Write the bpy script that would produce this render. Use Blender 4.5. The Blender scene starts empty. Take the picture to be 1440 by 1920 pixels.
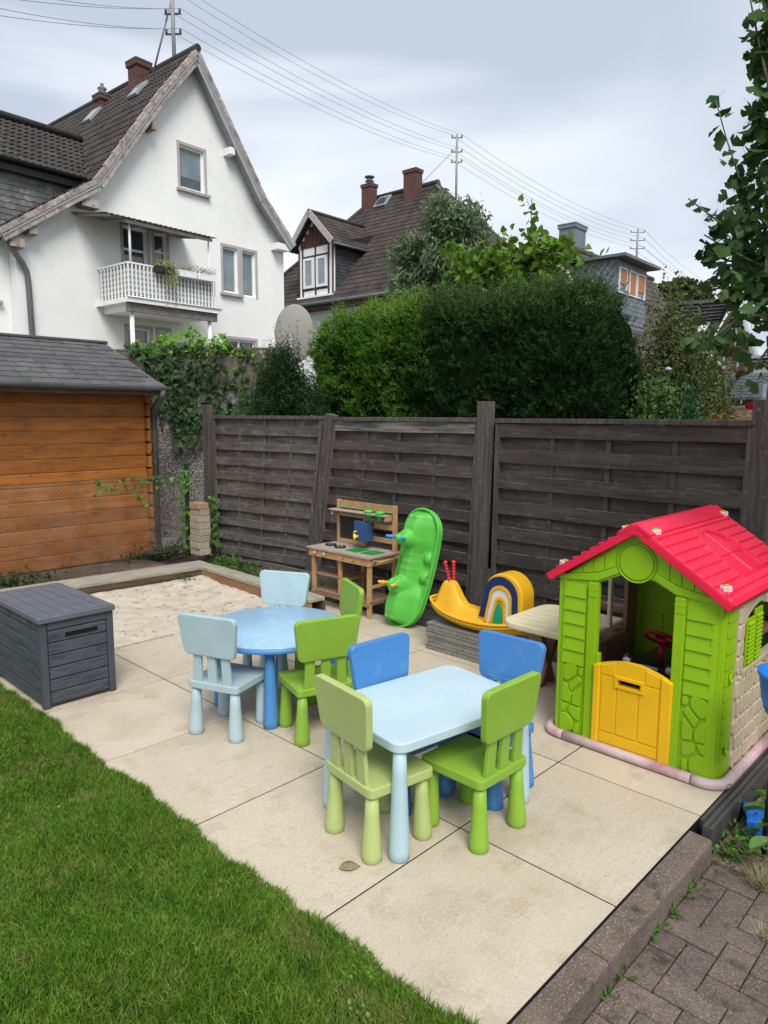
import bpy, bmesh, math, random
import numpy as np
from mathutils import Vector, Matrix
R = math.radians
PI = math.pi
random.seed(7)
rng = np.random.default_rng(7)
S = bpy.context.scene
COL = S.collection

# ------------------------------------------------------------------ camera
CAMH = 1.70
RM = np.array([[0.69261318, 0.09395915, -0.71516338],
               [-0.72129982, 0.09528013, -0.6860381],
               [0.0036813, 0.99100624, 0.13376499]])
cam = bpy.data.objects.new('camera', bpy.data.cameras.new('camera'))
COL.objects.link(cam)
cam.matrix_world = Matrix([[*RM[0], 0], [*RM[1], 0], [*RM[2], CAMH], [0, 0, 0, 1]])
cam.data.sensor_fit = 'VERTICAL'
cam.data.sensor_height = 36
cam.data.lens = 36 * 1332 / 1920
cam.data.clip_start = 0.05
cam.data.clip_end = 2000
S.camera = cam

# ------------------------------------------------------------------ light
SUN_EL, SUN_AZ = R(50), R(236)          # azimuth counter-clockwise from +X, towards the sun
w = bpy.data.worlds.new('World')
S.world = w
w.use_nodes = True
nt = w.node_tree
nt.nodes.clear()
def N(t, **k):
    n = nt.nodes.new(t)
    for a, b in k.items():
        setattr(n, a, b)
    return n
out = N('ShaderNodeOutputWorld'); bg = N('ShaderNodeBackground'); bg.inputs[1].default_value = 0.12
sky = N('ShaderNodeTexSky', sky_type='NISHITA'); sky.sun_disc = False
sky.sun_elevation = SUN_EL; sky.sun_rotation = PI / 2 - SUN_AZ
tc = N('ShaderNodeTexCoord')
mp = N('ShaderNodeMapping'); mp.inputs['Rotation'].default_value = (0.55, 0.25, 0.75); mp.inputs['Scale'].default_value = (0.55, 1.1, 3.0)
mp.inputs['Location'].default_value = (0.35, 0.1, 0.25)
nz = N('ShaderNodeTexNoise'); nz.inputs['Scale'].default_value = 1.45; nz.inputs['Detail'].default_value = 5; nz.inputs['Roughness'].default_value = 0.42
nz.inputs['Distortion'].default_value = 0.9
rp = N('ShaderNodeValToRGB')
rp.color_ramp.elements[0].position = 0.40; rp.color_ramp.elements[0].color = (0.43, 0.475, 0.55, 1)
rp.color_ramp.elements[1].position = 0.60; rp.color_ramp.elements[1].color = (0.755, 0.775, 0.80, 1)
e = rp.color_ramp.elements.new(0.5); e.color = (0.60, 0.64, 0.70, 1)
ml = N('ShaderNodeMix', data_type='RGBA', blend_type='MULTIPLY'); ml.inputs[0].default_value = 1
ml.inputs[7].default_value = (4.7, 4.7, 4.7, 1)
mx = N('ShaderNodeMix', data_type='RGBA'); mx.inputs[0].default_value = 0.93
L = nt.links.new
L(tc.outputs['Generated'], mp.inputs[0]); L(mp.outputs[0], nz.inputs[0]); L(nz.outputs[0], rp.inputs[0])
L(rp.outputs[0], ml.inputs[6]); L(sky.outputs[0], mx.inputs[6]); L(ml.outputs[2], mx.inputs[7])
L(mx.outputs[2], bg.inputs[0]); L(bg.outputs[0], out.inputs[0])

sl = bpy.data.lights.new('sun', 'SUN'); sl.energy = 1.5; sl.angle = R(28); sl.color = (1.0, 0.95, 0.88)
sun = bpy.data.objects.new('sun', sl); COL.objects.link(sun)
sd = Vector((math.cos(SUN_EL) * math.cos(SUN_AZ), math.cos(SUN_EL) * math.sin(SUN_AZ), math.sin(SUN_EL)))
sun.rotation_euler = sd.to_track_quat('Z', 'Y').to_euler()
S.view_settings.view_transform = 'Standard'
S.view_settings.look = 'None'
S.view_settings.gamma = 1
S.view_settings.use_curve_mapping = False
S.view_settings.exposure = 1.27
S.cycles.max_bounces = 6
S.cycles.transparent_max_bounces = 8

# ------------------------------------------------------------------ maths of the photograph's rays (to place distant things in the world)
def ray(u, v):
    return RM @ np.array([u - 720.0, 960.0 - v, -1332.0])
C0 = np.array([0, 0, CAMH])
def atx(u, v, x):
    d = ray(u, v); return Vector(C0 + d * (x / d[0]))
def aty(u, v, y):
    d = ray(u, v); return Vector(C0 + d * (y / d[1]))
def atz(u, v, z):
    d = ray(u, v); return Vector(C0 + d * ((z - CAMH) / d[2]))

# ------------------------------------------------------------------ materials
MC = {}
def mat(name, col, col2=None, rough=0.6, scale=6, stretch=(1, 1, 1), detail=5, lo=0.35, hi=0.65, bump=0.0, bscale=150, bdist=0.002,
        rnd=0.0, island=0.0, spec=0.4, spots=None, sheen=0, grain=None, objc=False, trans=0, wave=None, rndhue=0, streak=None):
    """procedural principled material: two colours mixed by noise, per-object / per-piece variation, bump, specks, wood grain"""
    if name in MC: return MC[name]
    m = bpy.data.materials.new(name); m.use_nodes = True; MC[name] = m
    t = m.node_tree; t.nodes.clear(); ln = t.links.new
    def n(ty, **k):
        x = t.nodes.new(ty)
        for a, b in k.items(): setattr(x, a, b)
        return x
    o = n('ShaderNodeOutputMaterial'); b = n('ShaderNodeBsdfPrincipled')
    b.inputs['Roughness'].default_value = rough
    b.inputs['Specular IOR Level'].default_value = spec
    ln(b.outputs[0], o.inputs[0])
    geo = n('ShaderNodeNewGeometry'); oi = n('ShaderNodeObjectInfo')
    if objc:
        tcn = n('ShaderNodeTexCoord'); P0 = tcn.outputs['Object']
    else:
        P0 = geo.outputs['Position']
    off = n('ShaderNodeVectorMath', operation='SCALE'); off.inputs[0].default_value = (17.3, 9.1, 13.7); ln(oi.outputs['Random'], off.inputs['Scale'])
    ad = n('ShaderNodeVectorMath', operation='ADD'); ln(P0, ad.inputs[0]); ln(off.outputs[0], ad.inputs[1])
    P = ad.outputs[0] if (rnd or grain) else P0
    mpn = n('ShaderNodeMapping'); mpn.inputs['Scale'].default_value = stretch; ln(P, mpn.inputs[0])
    colout = None
    def rgb(c):
        x = n('ShaderNodeRGB'); x.outputs[0].default_value = (*c, 1); return x.outputs[0]
    def mixc(f, a, c):
        x = n('ShaderNodeMix', data_type='RGBA')
        if isinstance(f, float): x.inputs[0].default_value = f
        else: ln(f, x.inputs[0])
        ln(a, x.inputs[6]); ln(c, x.inputs[7]); return x.outputs[2]
    def noise(vec, sc, det=5, ro=0.6, dist=0):
        x = n('ShaderNodeTexNoise'); x.inputs['Scale'].default_value = sc; x.inputs['Detail'].default_value = det
        x.inputs['Roughness'].default_value = ro; x.inputs['Distortion'].default_value = dist; ln(vec, x.inputs[0]); return x.outputs[0]
    def rng_(v, a, c_, lo_=0.0, hi_=1.0):
        x = n('ShaderNodeMapRange'); x.inputs[1].default_value = a; x.inputs[2].default_value = c_
        x.inputs[3].default_value = lo_; x.inputs[4].default_value = hi_; ln(v, x.inputs[0]); return x.outputs[0]
    colout = rgb(col)
    nf = noise(mpn.outputs[0], scale, detail)
    if col2: colout = mixc(rng_(nf, lo, hi), colout, rgb(col2))
    gh = None
    if grain:                                # (colour, scale, lo, hi): fine dark streaks
        gc, gs, gl, ghh = grain
        gn = noise(mpn.outputs[0], gs, 8, 0.75, 0.6)
        colout = mixc(rng_(gn, gl, ghh), colout, rgb(gc)); gh = gn
    if spots:                                # (colour, scale, lo, hi)
        if not isinstance(spots, list): spots = [spots]
        for (sc_, ss, sl_, sh_) in spots:
            colout = mixc(rng_(noise(P, ss, 3), sl_, sh_), colout, rgb(sc_))
    if streak:                               # pale or dark streaks along the grain
        colout = mixc(rng_(noise(mpn.outputs[0], streak[1], 6, .7), streak[2], streak[3]), colout, rgb(streak[0]))
    if wave:                                 # (colour, scale, vector axis) sharp stripes, flat print
        wn = n('ShaderNodeTexWave', wave_type='BANDS', bands_direction=wave[2]); wn.inputs['Scale'].default_value = wave[1]; ln(P0, wn.inputs[0])
        colout = mixc(rng_(wn.outputs[1], 0.45, 0.55), colout, rgb(wave[0]))
    if rnd or island or rndhue:
        hs = n('ShaderNodeHueSaturation')
        if island: v = rng_(geo.outputs['Random Per Island'], 0, 1, 1 - island, 1 + island)
        else: v = rng_(oi.outputs['Random'], 0, 1, 1 - rnd, 1 + rnd)
        ln(v, hs.inputs['Value'])
        if rndhue:
            src = geo.outputs['Random Per Island'] if island else oi.outputs['Random']
            mm = n('ShaderNodeMath', operation='MULTIPLY'); mm.inputs[1].default_value = 7.77; ln(src, mm.inputs[0])
            fr = n('ShaderNodeMath', operation='FRACT'); ln(mm.outputs[0], fr.inputs[0])
            ln(rng_(fr.outputs[0], 0, 1, 0.5 - rndhue, 0.5 + rndhue), hs.inputs['Hue'])
        ln(colout, hs.inputs['Color']); colout = hs.outputs[0]
    ln(colout, b.inputs['Base Color'])
    if bump:
        bn = n('ShaderNodeBump'); bn.inputs['Strength'].default_value = bump; bn.inputs['Distance'].default_value = bdist
        ln(gh if gh is not None else noise(mpn.outputs[0], bscale, 4), bn.inputs['Height']); ln(bn.outputs[0], b.inputs['Normal'])
    if trans:
        tr = n('ShaderNodeBsdfTranslucent'); ln(colout, tr.inputs[0]); ms = n('ShaderNodeMixShader'); ms.inputs[0].default_value = trans
        ln(b.outputs[0], ms.inputs[1]); ln(tr.outputs[0], ms.inputs[2]); ln(ms.outputs[0], o.inputs[0])
    return m

def plastic(name, c, r=0.42, c2=None, dirt=None):
    c2 = c2 or tuple(x * 0.93 for x in c)
    sp = [(tuple(x * 0.86 + .012 for x in c), 7, 0.52, 0.80), (tuple(x * 0.70 + .02 for x in c), 44, 0.66, 0.74), (tuple(x * 0.9 + .07 for x in c), 85, 0.70, 0.75)]
    if dirt: sp.append((dirt, 9, 0.56, 0.75))
    return mat(name, c, c2, rough=r, scale=5, bump=0.06, bscale=420, bdist=0.001, spots=sp, spec=0.35)

# ------------------------------------------------------------------ mesh builder
class MB:
    def __init__(s): s.V = []; s.F = []; s.S = []
    def add(s, V, F, sm=False):
        k = len(s.V); s.V += [tuple(v) for v in V]; s.F += [tuple(i + k for i in f) for f in F]; s.S += [sm] * len(F); return s
    def box(s, c, d, rz=0, M=None):
        hx, hy, hz = d[0] / 2, d[1] / 2, d[2] / 2
        V = [Vector((x, y, z)) for z in (-hz, hz) for y in (-hy, hy) for x in (-hx, hx)]
        if rz: Q = Matrix.Rotation(rz, 3, 'Z'); V = [Q @ v for v in V]
        if M: V = [M @ v for v in V]
        V = [v + Vector(c) for v in V]
        return s.add(V, [(0, 2, 3, 1), (4, 5, 7, 6), (0, 1, 5, 4), (2, 6, 7, 3), (0, 4, 6, 2), (1, 3, 7, 5)])
    def b2(s, a, b):                                        # box by two corners
        return s.box([(a[i] + b[i]) / 2 for i in range(3)], [abs(b[i] - a[i]) for i in range(3)])
    def bar(s, p, q, up, h, t):                             # plank: from p to q, height h along up, thickness t
        p, q, up = Vector(p), Vector(q), Vector(up).normalized(); d = (q - p).normalized(); sd = d.cross(up).normalized(); up = sd.cross(d)
        V = []
        for e in (p, q):
            for a in (-1, 1):
                for b in (-1, 1): V.append(e + up * (h / 2 * a) + sd * (t / 2 * b))
        return s.add(V, [(0, 1, 3, 2), (4, 6, 7, 5), (0, 4, 5, 1), (2, 3, 7, 6), (0, 2, 6, 4), (1, 5, 7, 3)])
    def tube(s, pts, r, n=8, cap=True):
        pts = [Vector(p) for p in pts]; m = len(pts); V = []; F = []
        rr = r if isinstance(r, (list, tuple)) else [r] * m
        ref = Vector((0, 0, 1))
        d0 = (pts[1] - pts[0]).normalized()
        if abs(d0.z) > 0.9: ref = Vector((1, 0, 0))
        a = d0.cross(ref).normalized()
        for i, p in enumerate(pts):
            d = (pts[min(i + 1, m - 1)] - pts[max(i - 1, 0)]).normalized()
            a = (a - d * a.dot(d)).normalized(); b = d.cross(a)
            for k in range(n):
                t = 2 * PI * k / n; V.append(p + (a * math.cos(t) + b * math.sin(t)) * rr[i])
        for i in range(m - 1):
            for k in range(n):
                F.append((i * n + k, i * n + (k + 1) % n, (i + 1) * n + (k + 1) % n, (i + 1) * n + k))
        s.add(V, F, True)
        if cap:
            k0 = len(s.V) - len(V)
            s.F.append(tuple(k0 + i for i in reversed(range(n)))); s.F.append(tuple(k0 + (m - 1) * n + i for i in range(n))); s.S += [False, False]
        return s
    def lathe(s, c, prof, n=20, axis='Z'):
        V = []; F = []; c = Vector(c); m = len(prof)
        for (r, z) in prof:
            for k in range(n):
                t = 2 * PI * k / n
                v = (r * math.cos(t), r * math.sin(t), z)
                if axis == 'X': v = (v[2], v[0], v[1])
                if axis == 'Y': v = (v[1], v[2], v[0])
                V.append(c + Vector(v))
        for i in range(m - 1):
            for k in range(n): F.append((i * n + k, i * n + (k + 1) % n, (i + 1) * n + (k + 1) % n, (i + 1) * n + k))
        s.add(V, F, True); k0 = len(s.V) - len(V)
        if prof[0][0] > 1e-6: s.F.append(tuple(k0 + i for i in reversed(range(n)))); s.S.append(False)
        if prof[-1][0] > 1e-6: s.F.append(tuple(k0 + (m - 1) * n + i for i in range(n))); s.S.append(False)
        return s
    def prism(s, poly, f, d0, d1, sides=True):              # extruded polygon; f(a, b, d) -> point
        n = len(poly)
        V = [f(a, b, d0) for a, b in poly] + [f(a, b, d1) for a, b in poly]
        F = [tuple(range(n)), tuple(reversed(range(n, 2 * n)))]
        F += [(i, i + n, (i + 1) % n + n, (i + 1) % n) for i in range(n)]
        return s.add(V, F)
    def ball(s, c, r, n=12, sc=(1, 1, 1)):
        m = max(6, n // 2); V = []; F = []
        for i in range(m + 1):
            ph = PI * i / m
            for k in range(n):
                t = 2 * PI * k / n
                V.append((c[0] + r * sc[0] * math.sin(ph) * math.cos(t), c[1] + r * sc[1] * math.sin(ph) * math.sin(t), c[2] + r * sc[2] * math.cos(ph)))
        for i in range(m):
            for k in range(n): F.append((i * n + k, (i + 1) * n + k, (i + 1) * n + (k + 1) % n, i * n + (k + 1) % n))
        return s.add(V, F, True)
    def grid(s, fn, nu, nv, closed=False, sm=True):
        V = [fn(i / nu, j / nv) for j in range(nv + 1) for i in range(nu + 1)]; w_ = nu + 1
        return s.add(V, [(j * w_ + i, j * w_ + i + 1, (j + 1) * w_ + i + 1, (j + 1) * w_ + i) for j in range(nv) for i in range(nu)], sm)
    def data(s, name):
        me = bpy.data.meshes.new(name); me.from_pydata([tuple(v) for v in s.V], [], s.F)
        me.polygons.foreach_set('use_smooth', s.S); me.update()
        return me
    def build(s, name, m, parent=None, bev=0, seg=2, fix=True, kind=None, sub=0, solid=0, wn=True):
        me = s.data(name)
        if fix:
            bm = bmesh.new(); bm.from_mesh(me); bmesh.ops.remove_doubles(bm, verts=bm.verts, dist=1e-6)
            bmesh.ops.recalc_face_normals(bm, faces=bm.faces); bm.to_mesh(me); bm.free()
        me.materials.append(m)
        return put(name, me, parent, bev, seg, kind, sub, solid)

def put(name, me, parent=None, bev=0, seg=2, kind=None, sub=0, solid=0, loc=None, M=None):
    o = bpy.data.objects.new(name, me); COL.objects.link(o)
    if parent: o.parent = parent
    if M is not None: o.matrix_local = M
    if loc is not None: o.location = loc
    if solid: d = o.modifiers.new('solid', 'SOLIDIFY'); d.thickness = solid; d.offset = -1
    if bev:
        d = o.modifiers.new('bevel', 'BEVEL'); d.width = bev; d.segments = seg; d.limit_method = 'ANGLE'; d.angle_limit = R(35); d.harden_normals = False
    if sub: d = o.modifiers.new('sub', 'SUBSURF'); d.levels = sub; d.render_levels = sub
    if kind: o['kind'] = kind
    return o

def thing(name, label, cat, loc=(0, 0, 0), rz=0, group=None):
    o = bpy.data.objects.new(name, None); COL.objects.link(o); o.empty_display_size = 0.1
    o.location = loc; o.rotation_euler = (0, 0, rz)
    return tag(o, label, cat, group)
def tag(o, label, cat, group=None):
    o['label'] = label; o['category'] = cat
    if group: o['group'] = group
    return o
def struct(o): o['kind'] = 'structure'; return o
def stuff(o, label=None, cat=None):
    o['kind'] = 'stuff'
    if label: o['label'] = label
    if cat: o['category'] = cat
    return o
def rpoly(pts, r, n=4):                                     # polygon with rounded corners
    out = []; m = len(pts)
    rr = r if isinstance(r, (list, tuple)) else [r] * m
    for i in range(m):
        p = Vector(pts[i]); a = Vector(pts[i - 1]); b = Vector(pts[(i + 1) % m]); ra = rr[i]
        u = (a - p); v = (b - p)
        ra = min(ra, u.length * .49, v.length * .49)
        if ra < 1e-5: out.append(tuple(p)); continue
        u.normalize(); v.normalize()
        for k in range(n + 1):
            t = k / n
            q = (p + u * ra) * (1 - t) ** 2 + p * 2 * t * (1 - t) + (p + v * ra) * t ** 2
            out.append((q.x, q.y))
    return out
XY = lambda a, b, d: (a, b, d)      # polygon in x,y extruded along z
XZ = lambda a, b, d: (a, d, b)      # polygon in x,z extruded along y
YZ = lambda a, b, d: (d, a, b)      # polygon in y,z extruded along x

def leafmesh(name, P, Nn, size, shape, m, parent=None, up=0.0, asp=0.5, kind='stuff', droop=0.0, dirv=None):
    """many leaf-sized faces: P (n,3) positions, Nn (n,3) normals, size scalar/array; shape: list of (along, across) outline points"""
    n = len(P); P = np.asarray(P, float); Nn = np.asarray(Nn, float); Nn /= np.linalg.norm(Nn, axis=1)[:, None] + 1e-9
    if dirv is None:
        d = rng.normal(size=(n, 3)); d[:, 2] += up
    else: d = np.asarray(dirv, float) + rng.normal(size=(n, 3)) * 0.25
    d -= Nn * (d * Nn).sum(1)[:, None]; d /= np.linalg.norm(d, axis=1)[:, None] + 1e-9
    s_ = np.cross(Nn, d); sz = np.broadcast_to(np.asarray(size, float), (n,)) * rng.uniform(0.7, 1.25, n)
    k = len(shape); V = np.empty((n, k, 3))
    for i, (a, c) in enumerate(shape):
        V[:, i] = P + d * (a * sz)[:, None] + s_ * (c * sz * asp)[:, None] - Nn * (droop * a * a * sz)[:, None]
    me = bpy.data.meshes.new(name)
    me.vertices.add(n * k); me.vertices.foreach_set('co', V.reshape(-1))
    me.loops.add(n * k); me.loops.foreach_set('vertex_index', np.arange(n * k, dtype=np.int32))
    me.polygons.add(n); me.polygons.foreach_set('loop_start', np.arange(0, n * k, k, dtype=np.int32)); me.polygons.foreach_set('loop_total', np.full(n, k, dtype=np.int32))
    me.update(); me.validate(); me.materials.append(m)
    return put(name, me, parent, kind=kind)
DIAM = [(0, 0), (0.45, 0.5), (1, 0), (0.45, -0.5)]
OVAL = [(0, 0), (0.3, 0.45), (0.7, 0.42), (1, 0), (0.7, -0.42), (0.3, -0.45)]
HEART = [(0.05, 0), (-0.08, 0.25), (0.1, 0.55), (0.5, 0.42), (1, 0), (0.5, -0.42), (0.1, -0.55), (-0.08, -0.25)]
# ================================================================== SETTING: ground, patio, sandbox frame, lawn, paving
XL = [1.41, 2.215, 3.01, 3.812, 4.62]
YL = [0.988, 1.68, 2.485, 3.29, 4.10, 4.935]
m_soil = mat('soil', (0.085, 0.062, 0.042), (0.17, 0.135, 0.10), rough=0.95, scale=9, bump=0.9, bscale=60, bdist=0.02, spots=[((0.30, 0.25, 0.19), 30, 0.6, 0.72), ((0.03, 0.025, 0.02), 45, 0.6, 0.7)])
m_ground = mat('far_ground', (0.06, 0.085, 0.035), (0.10, 0.10, 0.055), rough=0.95, scale=0.6, bump=0.4, bscale=20, bdist=0.02)
g = MB()
g.grid(lambda a, b: (-150 + 400 * a, -150 + 400 * b, -0.16), 4, 4)
struct(g.build('ground', m_ground))
g = MB(); g.b2((2.86, -3.0, -0.22), (7.0, 0.9, -0.085)); struct(g.build('flower_bed', m_soil))
g = MB(); g.b2((3.9, 4.6, -0.15), (12.5, 13.0, -0.02)); struct(g.build('back_garden_soil', m_soil))
g = MB(); g.b2((-4, 6.62, -0.15), (3.9, 13.0, 0.06)); struct(g.build('soil_strip', m_soil))

m_dark = mat('dark_joint', (0.010, 0.010, 0.011), rough=0.95, spec=0.1)
m_tile = mat('patio_tile', (0.45, 0.39, 0.305), (0.525, 0.462, 0.37), rough=0.62, scale=2.2, detail=9, lo=0.3, hi=0.7, bump=0.25, bscale=45, bdist=0.0012, rnd=0.05, spec=0.3,
             spots=[((0.34, 0.28, 0.20), 1.7, 0.55, 0.85), ((0.35, 0.285, 0.20), 6.0, 0.54, 0.78), ((0.52, 0.455, 0.355), 90, 0.48, 0.72), ((0.385, 0.325, 0.24), 120, 0.50, 0.70), ((0.24, 0.195, 0.14), 75, 0.69, 0.74)])
# faint cleft veins running across the slabs
def add_veins(m):
    t = m.node_tree; b = [n for n in t.nodes if n.type == 'BSDF_PRINCIPLED'][0]
    src = b.inputs['Base Color'].links[0].from_socket
    oi = t.nodes.new('ShaderNodeObjectInfo'); geo = t.nodes.new('ShaderNodeNewGeometry')
    off = t.nodes.new('ShaderNodeVectorMath'); off.operation = 'SCALE'; off.inputs[0].default_value = (5, 3, 7); t.links.new(oi.outputs['Random'], off.inputs['Scale'])
    ad = t.nodes.new('ShaderNodeVectorMath'); t.links.new(geo.outputs['Position'], ad.inputs[0]); t.links.new(off.outputs[0], ad.inputs[1])
    mp_ = t.nodes.new('ShaderNodeMapping'); mp_.inputs['Rotation'].default_value = (0, 0, 0.25); mp_.inputs['Scale'].default_value = (1.2, 9, 1); t.links.new(ad.outputs[0], mp_.inputs[0])
    nz_ = t.nodes.new('ShaderNodeTexNoise'); nz_.inputs['Scale'].default_value = 1.3; nz_.inputs['Detail'].default_value = 4; nz_.inputs['Distortion'].default_value = 0.7
    t.links.new(mp_.outputs[0], nz_.inputs[0])
    r = t.nodes.new('ShaderNodeValToRGB'); el = r.color_ramp.elements; el[0].position = 0.485; el[0].color = (0, 0, 0, 1); el[1].position = 0.515; el[1].color = (0, 0, 0, 1)
    e_ = el.new(0.5); e_.color = (0.16, 0.16, 0.16, 1)
    t.links.new(nz_.outputs[0], r.inputs[0])
    mx_ = t.nodes.new('ShaderNodeMix'); mx_.data_type = 'RGBA'; t.links.new(r.outputs[0], mx_.inputs[0]); t.links.new(src, mx_.inputs[6]); mx_.inputs[7].default_value = (0.68, 0.62, 0.53, 1)
    t.links.new(mx_.outputs[2], b.inputs['Base Color'])
add_veins(m_tile)
g = MB(); g.b2((1.40, 0.986, -0.16), (4.30, 4.93, -0.0055)); patio = struct(g.build('patio', m_dark))
def tilebox(x0, x1, y0, y1):
    b = MB(); b.b2((x0, y0, -0.0054), (x1, y1, random.uniform(-0.0006, 0.0006))); b.build('tile', m_tile, patio, bev=0.0015, seg=1)
for i in range(len(XL) - 1):
    for j in range(len(YL) - 1):
        x0, x1, y0, y1 = XL[i] + .0038, XL[i + 1] - .0038, YL[j] + .0038, YL[j + 1] - .0038
        if i == 3 and j >= 1: x1 = 4.28                      # the narrow tiles towards the fence
        tilebox(x0, x1, y0, y1)
# dark ribbed edging boards between the tiles and the fence
m_deck = mat('ribbed_board', (0.045, 0.045, 0.048), (0.09, 0.085, 0.08), rough=0.8, scale=8, rnd=0.1)
dk = struct(MB().b2((4.285, 1.7, -0.10), (4.66, 4.9, -0.045)).build('edging_boards', m_deck))
for k in range(9):
    x = 4.30 + k * 0.037
    MB().b2((x, 1.7, -0.045), (x + 0.022, 4.45, -0.018)).build('board_rib', m_deck, dk)

# ---- kerb stones along the patio
m_kerb = mat('kerb_concrete', (0.085, 0.066, 0.056), (0.14, 0.105, 0.087), rough=0.9, scale=5, bump=0.5, bscale=220, bdist=0.003, rnd=0.06,
             spots=[((0.26, 0.205, 0.17), 160, 0.55, 0.64), ((0.035, 0.028, 0.025), 130, 0.60, 0.68), ((0.03, 0.03, 0.025), 14, 0.6, 0.75), ((0.05, 0.06, 0.03), 7, 0.62, 0.75)])
kerb = None
kb = struct(MB().b2((-1.2, 0.895, -0.3), (2.85, 0.979, -0.20)).build('kerb', m_kerb))
for x0, x1 in ((-1.05, -0.045), (-0.04, 0.96), (0.964, 1.957), (1.961, 2.86)):
    b = MB(); b.prism(rpoly([(0.888, -0.2), (0.981, -0.2), (0.981, 0.004), (0.888, -0.002)], [0, 0, 0.006, 0.016], 4), YZ, x0, x1); b.build('kerb_stone', m_kerb, kb, bev=0.003)
# ---- paving blocks, herringbone
m_pav = mat('paving_block', (0.095, 0.074, 0.066), (0.15, 0.115, 0.098), rough=0.92, scale=7, bump=0.6, bscale=260, bdist=0.003, rnd=0.16, rndhue=0.012,
            spots=[((0.26, 0.205, 0.18), 170, 0.55, 0.64), ((0.05, 0.045, 0.036), 9, 0.54, 0.72), ((0.035, 0.03, 0.028), 140, 0.57, 0.66)])
m_grout = mat('paving_joint', (0.028, 0.026, 0.02), (0.06, 0.06, 0.035), rough=1, scale=14, bump=0.8, bscale=150, bdist=0.01)
pv = struct(MB().b2((-1.0, -2.2, -0.3), (2.93, 0.887, -0.118)).build('paving', m_grout))
U = 0.0985
gap = 0.004
def pblock(x0, x1, y0, y1):
    b = MB(); h = -0.10 + random.uniform(-0.003, 0.003); b.b2((x0 + gap / 2, y0 + gap / 2, -0.16), (x1 - gap / 2, y1 - gap / 2, h))
    b.build('block', m_pav, pv, bev=0.004, seg=2)
PX0, PY1 = 2.84, 0.886
for i in range(-22, 1):
    for j in range(0, 14):                                   # j counts down from the kerb
        k = (i - j) % 4
        x0 = PX0 + i * U; y1 = PY1 - j * U
        if k == 0:
            a, b_ = x0, x0 + 2 * U
            pblock(a, min(b_, PX0 + U), y1 - U, y1)
        elif k == 2:
            pblock(x0, x0 + U, y1 - U, min(y1 + U, PY1))
        elif i == -22 and k == 1: pblock(x0, x0 + U, y1 - U, y1)
# border blocks at the end of the paving
for k in range(5):
    b = MB(); b.b2((2.945, 0.875 - (k + 1) * 0.2 + 0.004, -0.2), (3.04, 0.875 - k * 0.2, -0.088)); b.build('border_block', m_pav, pv, bev=0.008)

# ---- sandbox: frame boards and sand
m_beam = mat('beam_top', (0.36, 0.33, 0.28), (0.27, 0.245, 0.20), rough=0.8, scale=7, stretch=(0.5, 3, 3), grain=((0.16, 0.135, 0.105), 14, 0.5, 0.72), bump=0.3, bdist=0.002,
             spots=[((0.20, 0.20, 0.12), 4, 0.6, 0.8)])
m_beamd = mat('beam_side', (0.11, 0.068, 0.045), (0.075, 0.05, 0.036), rough=0.75, scale=7, stretch=(0.5, 8, 14), grain=((0.035, 0.022, 0.016), 5, 0.48, 0.6), bump=0.6, bdist=0.004)
m_plankr = mat('red_plank', (0.30, 0.155, 0.075), (0.21, 0.105, 0.05), rough=0.75, scale=4, stretch=(0.8, 0.8, 2), grain=((0.11, 0.055, 0.03), 11, 0.55, 0.75), bump=0.3, bdist=0.002)
m_beam2 = mat('beam_top_side', (0.36, 0.34, 0.27), (0.27, 0.26, 0.19), rough=0.8, scale=7, stretch=(3, 0.5, 3), grain=((0.15, 0.135, 0.1), 14, 0.5, 0.72), bump=0.3, bdist=0.002,
              spots=[((0.17, 0.19, 0.09), 4, 0.58, 0.8)])
sb = thing('sandbox', 'wooden sandbox frame of weathered beams around the pale sand', 'sandbox', (2.2, 6.5, 0))
def sb_box(nm, a, b, m, rz=0):
    q = MB(); A = Vector(a); B_ = Vector(b); c = (A + B_) / 2 - Vector((2.2, 6.5, 0))
    q.box(c, B_ - A, rz); q.build(nm, m, sb, bev=0.006)
# back beam, slightly turned
q = MB(); q.bar((-2.1 , 0.235, 0.142), (1.83, -0.035, 0.142), (0, 0, 1), 0.034, 0.30); q.build('top_board', m_beam, sb, bev=0.005)
q = MB(); q.bar((-2.1 , 0.115, 0.098), (1.78, -0.155, 0.098), (0, 0, 1), 0.052, 0.05); q.build('side_board', m_beamd, sb, bev=0.004)
q = MB(); q.bar((-2.1 , 0.130, -0.01), (1.74, -0.130, -0.01), (0, 0, 1), 0.16, 0.04); q.build('lower_plank', m_plankr, sb, bev=0.003)
q = MB(); q.bar((-2.1 , 0.30, 0.06), (1.83, 0.03, 0.06), (0, 0, 1), 0.12, 0.12); q.build('back_beam', m_beamd, sb)
# right beam
q = MB(); q.bar((1.765, -0.17, 0.137), (1.69, -1.98, 0.137), (0, 0, 1), 0.034, 0.17); q.build('top_board', m_beam2, sb, bev=0.005)
q = MB(); q.bar((1.695, -0.165, 0.03), (1.625, -1.97, 0.03), (0, 0, 1), 0.17, 0.03); q.build('lower_plank', m_plankr, sb, bev=0.003)
q = MB(); q.bar((1.84, -0.17, 0.03), (1.77, -1.98, 0.03), (0, 0, 1), 0.15, 0.03); q.build('outer_plank', m_beamd, sb, bev=0.003)

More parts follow.
